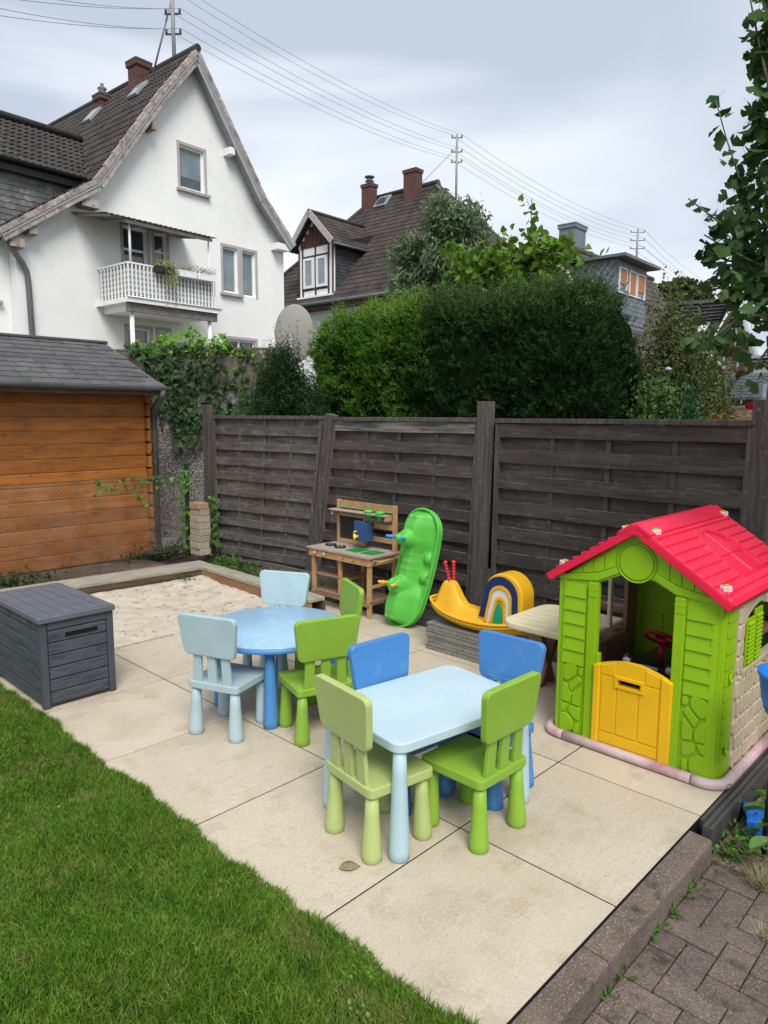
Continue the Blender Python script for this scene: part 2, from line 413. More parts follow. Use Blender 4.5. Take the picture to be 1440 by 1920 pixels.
m_sand = mat('sand', (0.42, 0.375, 0.30), (0.53, 0.475, 0.39), rough=0.95, scale=7, detail=10, bump=0.7, bscale=150, bdist=0.006,
             spots=[((0.30, 0.24, 0.175), 20, 0.60, 0.72), ((0.24, 0.19, 0.14), 110, 0.66, 0.74)])
from mathutils import noise as mn
def sandz(x, y):
    e = min(1, max(0, (y - 4.93) / 0.12))
    h = mn.noise(Vector((x * 2.2, y * 2.2, 3))) * 0.022 + mn.noise(Vector((x * 8, y * 8, 1))) * 0.012 + mn.noise(Vector((x * 26, y * 26, 5))) * 0.006
    rim = 0.045 * max(0, 1 - (6.45 - y) / 0.5) + 0.03 * max(0, 1 - (3.86 - x) / 0.4)
    return -0.005 + (h + 0.012 + rim) * e
q = MB(); q.grid(lambda a, b: (1.2 + 2.7 * a, 4.925 + 1.68 * b, sandz(1.2 + 2.7 * a, 4.925 + 1.68 * b)), 170, 110); struct(q.build('sand', m_sand, fix=False))
# sand spilled on the tiles beside the sandbox edge
P = []
for _ in range(5200):
    x = random.uniform(1.45, 2.75); y = 4.93 - abs(random.gauss(0, 0.05 if x < 2.3 else 0.018)); P.append((x, y, 0.002))
for _ in range(700): P.append((random.gauss(2.42, 0.09), random.gauss(2.93, 0.05), 0.002))
for _ in range(900):
    P.append((random.uniform(1.6, 4.2), random.uniform(1.0, 4.9), 0.0015))
n_ = rng.normal(size=(len(P), 3)) * .4; n_[:, 2] = 1
stuff(leafmesh('sand_grains', P, n_, 0.006, DIAM, m_sand, asp=0.9), 'loose sand scattered on the tiles beside the sandbox', 'sand')
# twigs and leaf litter on the sand
m_twig = mat('twig', (0.10, 0.07, 0.045), (0.17, 0.12, 0.07), rough=0.9, scale=20)
q = MB()
for _ in range(120):
    x, y = random.uniform(2.0, 3.8), random.uniform(5.0, 6.4); a = random.uniform(0, PI); l = random.uniform(0.01, 0.05) * (2 if random.random() < .12 else 1)
    z = sandz(x, y) + 0.004; q.tube([(x, y, z), (x + l * .5 * math.cos(a), y + l * .5 * math.sin(a), z + .004), (x + l * math.cos(a + .3), y + l * math.sin(a + .3), z)], 0.0018, 4)
stuff(q.build('twig_litter', m_twig, fix=False), 'small brown twigs scattered on the sand', 'twigs')
m_dry = mat('dry_leaf', (0.20, 0.13, 0.055), (0.13, 0.085, 0.045), rough=0.8, scale=40)
def dryleaf(x, y, z, s, a, label, m=None, cup=0.25):
    b = MB(); n = 8
    def f(i, j):
        t = i; wv = math.sin(PI * t) ** .8 * .32 * (1 - .2 * t); c_ = (j - .5) * 2
        return ((t - .5) * s, c_ * wv * s, (abs(c_) * cup * s * wv + 0.09 * s * math.sin(PI * t)) + .002)
    b.grid(f, n, 4); o = b.build('fallen_leaf', m or m_dry, solid=0.0008)
    o.location = (x, y, z); o.rotation_euler = (0.1, 0.05, a); tag(o, label, 'leaf'); return o
dryleaf(1.71, 1.815, 0.001, 0.085, -0.55, 'dry brown leaf lying on the tile in front of the pale blue square table', mat('tan_leaf', (0.27, 0.20, 0.11), (0.19, 0.14, 0.08), rough=.8, scale=60), .08)
dryleaf(2.28, 5.62, sandz(2.28, 5.62), 0.06, 1.9, 'small curled brown leaf standing on the sand behind the grey box')
dryleaf(2.16, 5.03, sandz(2.16, 5.03), 0.065, 0.6, 'crumpled tan leaf at the front edge of the sand')
dryleaf(2.35, 5.35, sandz(2.35, 5.35), 0.035, 2.6, 'tiny dark leaf in the middle of the sand')

# ---- lawn
m_lawnb = mat('lawn_soil', (0.022, 0.035, 0.010), (0.03, 0.045, 0.014), rough=1, scale=15)
q = MB(); q.b2((-6, -3.2, -0.14), (1.395, 6.3, -0.018)); struct(q.build('lawn', m_lawnb))
def patch(x, y): return mn.noise(Vector((x * 3.1, y * 3.1, 9))) * .7 + mn.noise(Vector((x * 9, y * 9, 4))) * .3
m_grass = mat('grass_blade', (0.084, 0.185, 0.013), (0.142, 0.245, 0.028), rough=0.5, scale=5.5, lo=0.36, hi=0.66, island=0.45, rndhue=0.02, trans=0.3, spec=0.25,
              spots=[((0.22, 0.21, 0.07), 4.2, 0.56, 0.78), ((0.035, 0.085, 0.010), 9, 0.58, 0.76)])
def blades(n, x0, x1, y0, y1, edge=False, hmin=0.024, hmax=0.052, wd=0.0021):
    x = rng.uniform(x0, x1, n); y = rng.uniform(y0, y1, n)
    edgex = 1.435 + 0.010 * np.sin(y * 5.1) + 0.010 * np.sin(y * 13 + 1) + 0.008 * np.sin(y * 31) + 0.03 * np.clip((1.35 - y) / .4, 0, 1)
    keep = (x < edgex); x, y, edgex = x[keep], y[keep], edgex[keep]; n = len(x)
    h = rng.uniform(hmin, hmax, n) * (1 + .16 * np.sin(x * 9 + 2 * np.sin(y * 6)) * np.sin(y * 7.3))
    fa = 2.2 * np.sin(x * 3.3 + y * 1.7) + 1.5 * np.sin(y * 4.1 - x * 2.2) + rng.normal(size=n) * 1.9
    ln_ = rng.uniform(0.15, 0.95, n) * h; dx, dy = np.cos(fa), np.sin(fa)
    wv = rng.uniform(.7, 1.3, n) * wd; wa = rng.uniform(0, PI, n); wx, wy = np.cos(wa) * wv, np.sin(wa) * wv
    V = np.empty((n, 5, 3)); z0 = -0.016
    V[:, 0] = np.stack([x - wx, y - wy, np.full(n, z0)], 1); V[:, 1] = np.stack([x + wx, y + wy, np.full(n, z0)], 1)
    mx_, my_, mz_ = x + dx * ln_ * .3, y + dy * ln_ * .3, z0 + h * .6
    V[:, 2] = np.stack([mx_ + wx * .8, my_ + wy * .8, mz_], 1); V[:, 3] = np.stack([mx_ - wx * .8, my_ - wy * .8, mz_], 1)
    V[:, 4] = np.stack([x + dx * ln_, y + dy * ln_, z0 + h * (1 - .25 * (ln_ / h) ** 2)], 1)
    return V
Vs = np.concatenate([blades(160000, 0.35, 1.5, 0.85, 3.0), blades(110000, 0.85, 1.5, 2.7, 5.6, wd=0.0026), blades(60000, -1.6, 0.6, -0.5, 5.4, wd=0.005), blades(12000, 0.3, 1.47, 5.4, 6.2, wd=0.004), blades(26000, 1.28, 1.5, 0.7, 5.2)])
n = len(Vs); me = bpy.data.meshes.new('grass')
me.vertices.add(n * 5); me.vertices.foreach_set('co', Vs.reshape(-1))
idx = (np.arange(n)[:, None] * 5 + np.array([0, 1, 2, 3, 3, 2, 4])[None]).astype(np.int32).reshape(-1)
me.loops.add(n * 7); me.loops.foreach_set('vertex_index', idx)
ls = (np.arange(n)[:, None] * 7 + np.array([0, 4])[None]).astype(np.int32).reshape(-1)
me.polygons.add(n * 2); me.polygons.foreach_set('loop_start', ls); me.polygons.foreach_set('loop_total', np.tile(np.array([4, 3], np.int32), n))
me.update(); me.materials.append(m_grass)
stuff(put('grass', me), 'thick green lawn grass growing up to the patio edge', 'grass')

# clover and plantain leaves among the grass
n = 190; cx_, cy_ = rng.uniform(.6, 1.4, 22), rng.uniform(1.2, 4.2, 22); k = rng.integers(0, 22, n)
Pc = np.stack([cx_[k] + rng.normal(0, .035, n), cy_[k] + rng.normal(0, .035, n), .024 + rng.normal(0, .005, n)], 1); nv = rng.normal(size=(n, 3)) * .35; nv[:, 2] += 1
keep = Pc[:, 0] < 1.40
stuff(leafmesh('clover', Pc[keep], nv[keep], .013, OVAL, mat('clover_leaf', (0.08, 0.18, 0.02), (0.11, 0.22, 0.03), rough=.6, scale=20, island=.3, trans=.2), asp=.9), 'small clover leaves among the lawn grass', 'clover')
# ================================================================== CHILDREN'S TABLES AND CHAIRS
P_pale = plastic('pale_blue_plastic', (0.39, 0.54, 0.60)); P_palec = plastic('faded_blue_plastic', (0.36, 0.48, 0.52))
P_blue = plastic('mid_blue_plastic', (0.055, 0.205, 0.50), dirt=(0.10, 0.25, 0.50)); P_green = plastic('grass_green_plastic', (0.225, 0.40, 0.04)); P_yell = plastic('faded_lime_plastic', (0.40, 0.48, 0.175))
P_round = mat('round_top_plastic', (0.22, 0.40, 0.57), (0.33, 0.49, 0.62), rough=0.38, scale=3.0, stretch=(1.6, .8, 1), detail=9, lo=0.30, hi=0.85, bump=0.05, bscale=300, spots=[((0.40, 0.56, 0.70), 26, 0.55, 0.80)])
P_rside = plastic('round_leg_plastic', (0.07, 0.24, 0.54))
P_rect = mat('rect_top_plastic', (0.425, 0.565, 0.63), (0.46, 0.60, 0.66), rough=0.4, scale=3, bump=0.05, bscale=300, spots=[((0.34, 0.49, 0.57), 34, 0.64, 0.7), ((0.36, 0.51, 0.58), 8, 0.6, 0.85)], grain=((0.37, 0.53, 0.61), 21, 0.66, 0.75))
def make_chair(m, tag_):
    t = thing('childs_chair', 'x', 'chair')
    b = MB(); b.prism(rpoly([(-.158, -.155), (.158, -.155), (.165, .165), (-.165, .165)], .03, 5), XY, .262, .302); b.build('seat', m, t, bev=.005, seg=2)
    b = MB(); pol = rpoly([(-.183, .672), (-.155, .452), (.155, .452), (.183, .672)], [.036, .036, .036, .036], 6)
    # arched top edge
    top = []
    for (a, z) in pol: top.append((a, z + (0.010 * (1 - (a / .18) ** 2) if z > .6 else 0)))
    # build as a curved board: grid of columns would lose the outline, so bend the prism across its width
    def f(a, z, d): return (a, -.158 + d - (z - .45) * .09 + (a * a) * -.22 + .006, z)
    b.prism(top, f, -.015, .017); b.build('backrest', m, t, bev=.0055, seg=3)
    for k in (-1, 0, 1):
        b = MB(); b.prism([(k * .092 - .027, .298), (k * .092 + .027, .298), (k * .086 + .0245, .475), (k * .086 - .0245, .475)], lambda a, z, d: (a, -.138 + d - (z - .3) * .06, z), -.0095, .0095)
        b.build('back_slat', m, t, bev=.003)
    for sx in (-1, 1):
        for sy in (-.126, .133):
            b = MB(); x1, x0, y1, y0 = sx * .122, sx * .128, sy * .96, sy
            n = 24; V = []
            prof = [(.0, .0335, .003), (.0, .0345, .008), (0, .0335, .03), (0, .0285, .10), (0, .0235, .18), (0, .0195, .263)]
            b.lathe((x0, sy, 0), [(.036, .0), (.0405, .004), (.0400, .03), (.0350, .10), (.0292, .18), (.0245, .264)], 24)
            for i, v in enumerate(b.V): fz = v[2] / .264; b.V[i] = (v[0] + (x1 - x0) * fz, v[1] + (y1 - y0) * fz, v[2])
            b.build('leg', m, t)
    return t
def copytree(o, parent=None):
    c = o.copy(); COL.objects.link(c); c.parent = parent
    for ch in [k for k in CH.get(o.name, [])]: copytree(ch, c)
    return c
def children_map():
    d = {}
    for o in bpy.data.objects:
        if o.parent: d.setdefault(o.parent.name, []).append(o)
    return d
GR1 = "children's chairs around the square table"; GR2 = "children's chairs around the round table"
specs = [
 ('lime', P_yell, [(1.95, 1.90, -98.3, "faded lime plastic child's chair in front, at the left end of the square table", GR1)]),
 ('green', P_green, [(2.279, 1.655, -1.8, "grass green child's chair at the front right side of the square table", GR1),
                    (2.408, 2.818, -19.1, "green child's chair with dirty seat at the near side of the round table", GR2),
                    (2.807, 3.19, 65.7, "green child's chair behind the round table, nearest the toy kitchen", GR2)]),
 ('blue', P_blue, [(2.271, 2.046, 174.5, "mid blue child's chair at the back left of the square table", GR1),
                   (2.578, 1.802, 91.4, "mid blue child's chair at the right end of the square table", GR1)]),
 ('faded', P_palec, [(2.101, 3.185, -68.9, "pale grey blue child's chair at the left of the round table", GR2)]),
 ('pale', P_pale, [(2.72, 3.594, 116.3, "pale blue child's chair at the far side of the round table, by the sand", GR2)]),
]
for nm, m, pl in specs:
    proto = make_chair(m, nm); CH = children_map()
    for i, (x, y, a, lab, grp) in enumerate(pl):
        c = proto if i == 0 else copytree(proto)
        c.location = (x, y, 0.0); c.rotation_euler = (0, 0, R(a)); tag(c, lab, 'chair', grp)
def table_leg(b, x, y):
    b.lathe((x, y, 0), [(.037, 0), (.042, .004), (.0415, .04), (.0355, .18), (.029, .34), (.0255, .442)], 24); return b
t = thing('childs_table', "pale blue rectangular child's table with rounded corners and four conical legs", 'table', (2.265, 1.903, 0), R(-8.8))
b = MB(); b.prism(rpoly([(-.385, -.275), (.385, -.275), (.385, .275), (-.385, .275)], .062, 8), XY, .442, .482); b.build('tabletop', P_rect, t, bev=.006, seg=3)
for sx in (-1, 1):
    for sy in (-1, 1): table_leg(MB(), sx * .345, sy * .235).build('leg', P_pale if sx < 0 else P_pale, t)
t = thing('childs_table', "round blue child's table with a sun bleached top", 'table', (2.48, 3.26, 0), R(0))
b = MB(); b.lathe((0, 0, 0), [(.0, .442), (.415, .442), (.4215, .446), (.4225, .452), (.4225, .470)], 72); b.build('table_edge', P_rside, t)
b = MB(); b.lathe((0, 0, 0), [(.4225, .470), (.4215, .477), (.416, .481), (0, .482)], 72); b.build('tabletop', P_round, t)
for k in range(4):
    a = R(-133 + 90 * k - 0); table_leg(MB(), .325 * math.cos(a), .325 * math.sin(a)).build('leg', P_rside, t)

# ================================================================== GREY STORAGE BOX
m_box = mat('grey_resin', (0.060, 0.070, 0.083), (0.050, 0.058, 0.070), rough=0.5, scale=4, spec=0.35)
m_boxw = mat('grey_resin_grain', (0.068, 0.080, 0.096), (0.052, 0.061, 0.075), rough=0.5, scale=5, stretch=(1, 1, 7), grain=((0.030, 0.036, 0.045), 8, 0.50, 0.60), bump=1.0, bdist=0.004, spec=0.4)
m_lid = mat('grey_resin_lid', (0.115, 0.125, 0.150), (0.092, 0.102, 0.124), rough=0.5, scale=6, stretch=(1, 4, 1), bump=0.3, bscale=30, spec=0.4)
t = thing('storage_box', 'dark grey resin storage box with wood grain panels and a lid', 'storage box', (1.475, 4.135, 0))
W_, D_, Hh = .43, .80, .515
MB().b2((.012, .012, .012), (W_ - .012, D_ - .012, Hh)).build('body', m_box, t)
for (x, y) in ((0, 0), (W_ - .035, 0), (0, D_ - .035), (W_ - .035, D_ - .035)):
    MB().b2((x - .003, y - .003, 0.004), (x + .038, y + .038, Hh)).build('corner_post', m_box, t, bev=.005)
ph = (Hh - .075) / 6
for k in range(6):
    z0 = .025 + k * ph
    MB().b2((.042, -.002, z0 + .003), (W_ - .042, .014, z0 + ph - .003)).build('panel_board', m_boxw, t, bev=.004)
    MB().b2((-.002, .042, z0 + .003), (.014, D_ - .042, z0 + ph - .003)).build('panel_board', m_boxw, t, bev=.004)
MB().b2((.04, -.004, Hh - .045), (W_ - .04, .014, Hh - .003)).build('rim_rail', m_box, t, bev=.003)
MB().b2((-.004, .04, Hh - .045), (.014, D_ - .04, Hh - .003)).build('rim_rail', m_box, t, bev=.003)
MB().b2((.14, -.008, .415), (.33, .01, .437)).build('handle_slot', m_dark, t)
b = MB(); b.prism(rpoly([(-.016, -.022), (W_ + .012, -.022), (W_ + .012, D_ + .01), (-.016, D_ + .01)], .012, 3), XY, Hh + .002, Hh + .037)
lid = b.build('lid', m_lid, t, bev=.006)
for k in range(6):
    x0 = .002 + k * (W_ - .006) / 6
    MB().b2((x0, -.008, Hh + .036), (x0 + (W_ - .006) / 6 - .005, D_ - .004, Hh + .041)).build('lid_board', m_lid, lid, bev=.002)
for y in (.12, .16, .46, .5, .66): MB().b2((-.012, y, Hh - .032), (-.001, y + .012, Hh - .004)).build('hinge_tab', m_box, t)

# ================================================================== TOY KITCHEN (local x = width to the right, local y = depth to the fence)
m_kw = mat('kitchen_wood', (0.46, 0.28, 0.135), (0.36, 0.205, 0.095), rough=0.7, scale=6, stretch=(2, 2, 2), grain=((0.22, 0.12, 0.055), 16, 0.55, 0.8), bump=0.2, rnd=0.12, bdist=0.001)
m_kt = mat('kitchen_top', (0.36, 0.30, 0.26), (0.28, 0.23, 0.20), rough=0.8, scale=8, stretch=(4, 1, 1), grain=((0.17, 0.135, 0.115), 18, 0.55, 0.75), bump=0.25, bdist=0.001)
m_ks = mat('kitchen_slat', (0.30, 0.19, 0.125), (0.22, 0.14, 0.09), rough=0.8, scale=8, stretch=(4, 1, 1), grain=((0.12, 0.075, 0.05), 18, 0.55, 0.8), rnd=0.12)
m_bb = mat('blackboard', (0.012, 0.012, 0.013), (0.02, 0.02, 0.02), rough=0.7, scale=8)
m_kg = plastic('bright_green_plastic', (0.07, 0.50, 0.06)); m_kg2 = plastic('sink_green_plastic', (0.02, 0.30, 0.05))
m_navy = plastic('navy_plastic', (0.03, 0.075, 0.20)); m_tap = plastic('yellow_tap', (0.75, 0.60, 0.03)); m_blk = plastic('black_plastic', (0.012, 0.012, 0.014))
m_metal = mat('worn_metal', (0.5, 0.5, 0.5), (0.35, 0.35, 0.36), rough=0.35, scale=30)
m_gprint = mat('green_print', (0.16, 0.42, 0.10), rough=0.7)
t = thing('toy_kitchen', "child's wooden mud kitchen with blackboard, sinks and water tank, standing by the fence", 'toy kitchen', (4.115, 4.86, 0), R(-90))
KW, KD, KT = .745, .345, .53
def kb_(nm, a, c, m=m_kw, bev=.002, par=None): return MB().b2(a, c).build(nm, m, par or t, bev=bev, seg=1)
for x in (0.0, KW - .035):
    kb_('leg', (x, 0.003, 0), (x + .035, .036, .515)); kb_('leg', (x, KD - .035, 0), (x + .035, KD - .003, .515))
kb_('leg', (.335, .02, .13), (.37, .045, .46)); kb_('leg', (.335, KD - .045, .13), (.37, KD - .02, .46))
kb_('apron', (-.012, -.014, .452), (KW + .012, .002, .517)); kb_('apron', (-.01, KD, .452), (KW + .01, KD + .014, .517))
kb_('apron', (-.012, .003, .452), (-.001, KD, .517)); kb_('apron', (KW + .001, .003, .452), (KW + .013, KD, .517))
# countertop built round the two sinks
sx = [(.375, .52), (.56, .705)]; sy0, sy1 = .07, .235
z0, z1 = .519, .533
for nm, a, c in [('countertop', (-.03, -.03, z0), (KW + .03, sy0, z1)), ('countertop', (-.03, sy1, z0), (KW + .03, KD + .03, z1)), ('countertop', (-.03, sy0, z0), (sx[0][0], sy1, z1)),
                 ('countertop', (sx[0][1], sy0, z0), (sx[1][0], sy1, z1)), ('countertop', (sx[1][1], sy0, z0), (KW + .03, sy1, z1))]: kb_(nm, a, c, m_kt, 0)
for x0, x1 in sx:
    b = MB(); r = rpoly([(x0, sy0), (x1, sy0), (x1, sy1), (x0, sy1)], .015, 3)
    cx_, cy_ = (x0 + x1) / 2, (sy0 + sy1) / 2; n = len(r)
    rings = [(1.04, .537), (1.0, .537), (.93, .48), (.92, .475)]
    V = []
    for s_, z in rings: V += [(cx_ + (a - cx_) * s_, cy_ + (c - cy_) * s_, z) for a, c in r]
    F = [(k * n + i, k * n + (i + 1) % n, (k + 1) * n + (i + 1) % n, (k + 1) * n + i) for k in range(3) for i in range(n)] + [tuple(3 * n + i for i in range(n))]
    b.add(V, F); b.build('sink', m_kg2, t, solid=.002)
for x, y in ((.10, .15), (.245, .13)):
    b = MB(); b.lathe((x, y, .534), [(.052, 0), (.052, .010), (.046, .014), (.034, .014), (.030, .010), (0, .010)], 28); h = b.build('hob', m_blk, t)
    b = MB(); 
    for k in range(8):
        a0 = k * PI / 4; b.box((x + .022 * math.cos(a0), y + .022 * math.sin(a0), .5455), (.012, .004, .003), a0)
    b.build('hob_print', m_metal, h)
for x in (.075, .20):
    b = MB(); b.lathe((x, -.034, .486), [(.018, 0), (.019, .012), (.017, .02)], 18, 'Y'); kn = b.build('knob', m_kw, t)
    b = MB(); b.lathe((x, -.036, .486), [(.0, 0), (.010, .0), (.010, .004)], 16, 'Y'); b.build('knob_cap', m_metal, kn)
for x in (.44, .575):
    b = MB(); b.tube([(x, -.012, .485), (x, -.045, .482), (x, -.052, .494)], .006, 8); b.build('hook', m_kw, t)
b = MB(); b.tube([(KW + .055, .02, .49), (KW + .055, KD - .02, .49)], .010, 10); b.build('towel_rod', m_kw, t)
for y in (.02, KD - .045): kb_('rod_bracket', (KW + .014, y, .475), (KW + .07, y + .025, .507))
# shelves of slats
for k in range(6): kb_('shelf_slat', (-.0, .01 + k * .056, .128), (KW, .01 + k * .056 + .038, .140), m_ks, .001)
for x in (.012, KW - .03): kb_('shelf_rail', (x - .014, -.002, .108), (x + .02, KD, .127))
kb_('shelf_rail', (.0, -.010, .10), (KW, .003, .127), m_ks)
for k in range(6): kb_('shelf_slat', (.01, .02 + k * .052, .282), (.36, .02 + k * .052 + .034, .293), m_ks, .001)
for x in (.0, .345): kb_('shelf_rail', (x + .001, .037, .262), (x + .02, KD, .281))
kb_('side_rail', (KW - .022, .036, .255), (KW - .002, KD - .035, .28))
kb_('side_rail', (.36, .037, .262), (.40, KD - .04, .280))
# back frame
yb = KD - .03
for x in (0.0, KW - .035): kb_('back_post', (x, yb, .534), (x + .035, yb + .033, .935))
kb_('back_post', (.35, yb + .004, .534), (.375, yb + .03, .85))
hb = kb_('header_board', (.036, yb + .002, .862), (KW - .036, yb + .014, .932))
b = MB()
def tri(x, s, z=.868): b.prism([(x - s * 1.3, z), (x + s * 1.3, z), (x + s * .9, z + s), (x + s * .1, z + 1.5 * s), (x - s * .8, z + s * .9)], lambda a, z_, d: (a, yb + .001 - d, z_), 0, .0008)
tri(.085, .026); tri(.68, .018)
for k, x in enumerate([.135, .165, .19, .215, .245, .27, .30, .33, .36, .385, .415, .45, .475, .505, .53, .56, .60, .64]):
    s_ = [.006, .009, .004][k % 3]; z = .872 + [.02, .006, .028, .012][k % 4]
    b.prism([(x + s_ * math.cos(q) * (.7 if k % 2 else 1), z + s_ * (1.6 if k % 2 else 1) * math.sin(q)) for q in [i * PI / 4 for i in range(8)]], lambda a, z_, d: (a, yb + .001 - d, z_), 0, .0008)
    b.prism([(x - .0012, .868), (x + .0012, .868), (x + .0012, z), (x - .0012, z)], lambda a, z_, d: (a, yb + .0009 - d, z_), 0, .0006)
b.build('plant_print', m_gprint, hb)
kb_('top_shelf', (-.025, yb - .09, .842), (KW - .037, yb - .0, .852), m_kt)
for x in (.0, KW - .065): kb_('shelf_bracket', (x + .002, yb - .075, .80), (x + .026, yb - .001, .841))
kb_('rail', (.036, yb + .006, .785), (.35, yb + .02, .81)); kb_('rail', (.036, yb + .006, .536), (.35, yb + .02, .575))
kb_('blackboard', (.037, yb + .01, .576), (.35, yb + .016, .784), m_bb, 0)
kb_('rail', (.376, yb + .006, .715), (KW - .036, yb + .02, .76)); kb_('rail', (.376, yb + .006, .595), (KW - .036, yb + .02, .64))
for x in (.47, .61):
    b = MB(); y = yb - .05
    b.lathe((x, y, 0), [(.024, .795), (.031, .853), (.038, .853), (.038, .862), (.041, .866), (.041, .876), (.036, .876), (.030, .853), (.023, .797), (0, .797)], 20)
    b.build('cup', m_kg, t)
tk = MB(); tk.prism(rpoly([(.0, 0), (.135, 0), (.135, .10), (0, .10)], .02, 4), lambda a, c, d: (.355 + a, yb - .105 + c, d), .60, .765); tk = tk.build('water_tank', m_navy, t, bev=.003)
MB().prism(rpoly([(.356, .603), (.484, .603), (.484, .785), (.356, .785)], .018, 4), XZ, yb - .120, yb - .106).build('tank_front', m_navy, tk, bev=.003)
b = MB(); b.tube([(.405, yb - .12, .645), (.405, yb - .165, .645)], .014, 12); b.tube([(.405, yb - .16, .672), (.405, yb - .16, .615)], .012, 12); b.tube([(.405, yb - .16, .665), (.40, yb - .165, .69), (.43, yb - .16, .70)], .006, 8)
b.build('tap', m_tap, tk)

# ================================================================== CROCODILE SEESAW leaning against the fence
m_croc = plastic('croc_green_plastic', (0.095, 0.46, 0.06), 0.42); m_hblue = plastic('handle_blue', (0.02, 0.22, 0.75)); m_hor = plastic('handle_orange', (0.85, 0.38, 0.04)); m_gold = mat('worn_sticker', (0.6, 0.42, 0.05), rough=.6)
t = thing('crocodile_seesaw', 'bright green crocodile seesaw stood on end against the fence beside the toy kitchen', 'rocking toy', (4.135, 3.845, 0.0), R(-9))
LL, HW = 0.98, 0.205
def croc_w(u):                      # rocker curve: ends bent towards the rider side
    return 0.20 * u * u
def smooth(x): x = max(0, min(1, x)); return x * x * (3 - 2 * x)
def halfw(u):                       # rim half width along the length, u -.5...5
    e = abs(u) * 2
    return HW * (max(0, 1 - max(0, (e - .60) / .40) ** 2.2)) ** .5
def crocbody(u, v):
    """height of the body above the rim plane at (u along -0.5..0.5, v across in metres)"""
    e = abs(u) * 2
    bw = .105 + .035 * smooth((e - .2) / .3) - .03 * smooth((e - .7) / .3)
    top = .125 + .030 * smooth((e - .2) / .25) - .045 * smooth((e - .62) / .35)
    s = abs(v) / bw
    h = top * (1 - smooth((s - .35) / .85)) * (1 - smooth((e - .86) / .12))
    rg = 0.007 * max(0, math.cos((u - .05) * 2 * PI / .062)) ** 3 * (1 if abs(u - .05) < .10 else 0) * (1 - smooth((s - .7) / .4)); h += rg
    for uc, vc, r, hh in ((.235, 0, .080, .062), (-.150, 0, .080, .062), (.225, .045, .045, .03), (.225, -.045, .045, .03), (-.140, .045, .045, .03), (-.140, -.045, .045, .03)):
        d = math.hypot((u - uc) * LL, v - vc) / r
        if d < 1: h += hh * math.sqrt(1 - d * d)
    for uc, vc in ((.43, .035), (.43, -.035), (-.43, .035), (-.43, -.035)):
        d = math.hypot((u - uc) * LL, v - vc) / .022
        if d < 1: h += .012 * (1 - d * d)
        if .3 < d < .6: h -= .004
    for uc in (.105, -.055):
        for vc in (.14, -.14):
            d = math.hypot((u - uc) * LL / 1.1, v - vc) / .045
            if d < 1: h = max(h, .045 * math.sqrt(1 - d * d))
            for k in range(4):
                d = math.hypot((u - uc - (k - 1.5) * .025) * LL, v - vc - .045 * (1 if vc > 0 else -1)) / .014
                if d < 1: h = max(h, .02 * math.sqrt(1 - d * d))
    # jaw line
    jd = abs(abs(v) - (.105 - .03 * smooth((e - .6) / .4)))
    if e > .45 and jd < .010: h += .006 * (1 - jd / .010)
    lip = .055 * smooth((abs(v) / max(halfw(u), .01) - .88) / .12)
    return h + lip * .35
tilt = R(13)
def crocP(u, v, h):
    # length axis goes up the fence, v runs along the fence (+Y), h points away from the fence (-X), tipped back by tilt
    a = (u + .5) * LL; hh = h + croc_w(u) - .075
    x = math.sin(tilt) * a * 1.0 - hh * math.cos(tilt); z = a * math.cos(tilt) + hh * math.sin(tilt)
    ya = -0.085 * a                 # also leaning sideways along the fence
    return (x, v + ya, z)
def gf(a, b):
    u = (a - .5); u = .5 * math.sin(u * PI); v = (b - .5) * 2 * max(halfw(u), .004)
    return crocP(u, v, crocbody(u, v))
b = MB(); b.grid(gf, 150, 70); b.build('body', m_croc, t, fix=False, solid=.006)
rim = []
for k in range(97):
    q = 2 * PI * k / 96; u = .5 * math.sin(q); v = (halfw(u) + .004) * (1 if math.cos(q) >= 0 else -1)
    if abs(math.cos(q)) < .03: v = 0
    rim.append(crocP(u, v, .012))
b = MB(); b.tube(rim, .0115, 8, cap=False); b.build('rim', m_croc, t)
b = MB()
for k in range(4):
    rr = [crocP(.5 * math.sin(2 * PI * i / 96) * (1 - .0 * k), (halfw(.5 * math.sin(2 * PI * i / 96)) + .002) * (1 if math.cos(2 * PI * i / 96) >= 0 else -1), .002 - k * .010) for i in range(97)]
    if k: b.tube(rr, .006, 6, cap=False)
b.build('rim_skirt', m_croc, t)
for uc, m in ((.235, m_hblue), (-.150, m_hor)):
    for vc in (.055, -.055):
        p0 = crocP(uc, vc, crocbody(uc, vc) - .01); s_ = 1 if vc > 0 else -1
        p1 = crocP(uc - .005, vc + s_ * .030, crocbody(uc, vc) + .065)
        b = MB(); b.tube([p0, tuple((Vector(p0) + Vector(p1)) / 2), p1], [.010, .014, .012], 12); b.ball(p1, .012, 10); b.build('handle', m, t)
        p = crocP(uc, vc, crocbody(uc, vc) - .004); MB().ball(p, .02, 14, (.5, 1, 1)).build('eye', m_croc, t)
b = MB()
for k in range(7):
    p = crocP(-.02 + random.uniform(-.012, .012), -.195 + random.uniform(-.01, .01), .034); b.box(p, (.003, random.uniform(.006, .014), random.uniform(.004, .009)))
b.build('sticker_remains', m_gold, t)

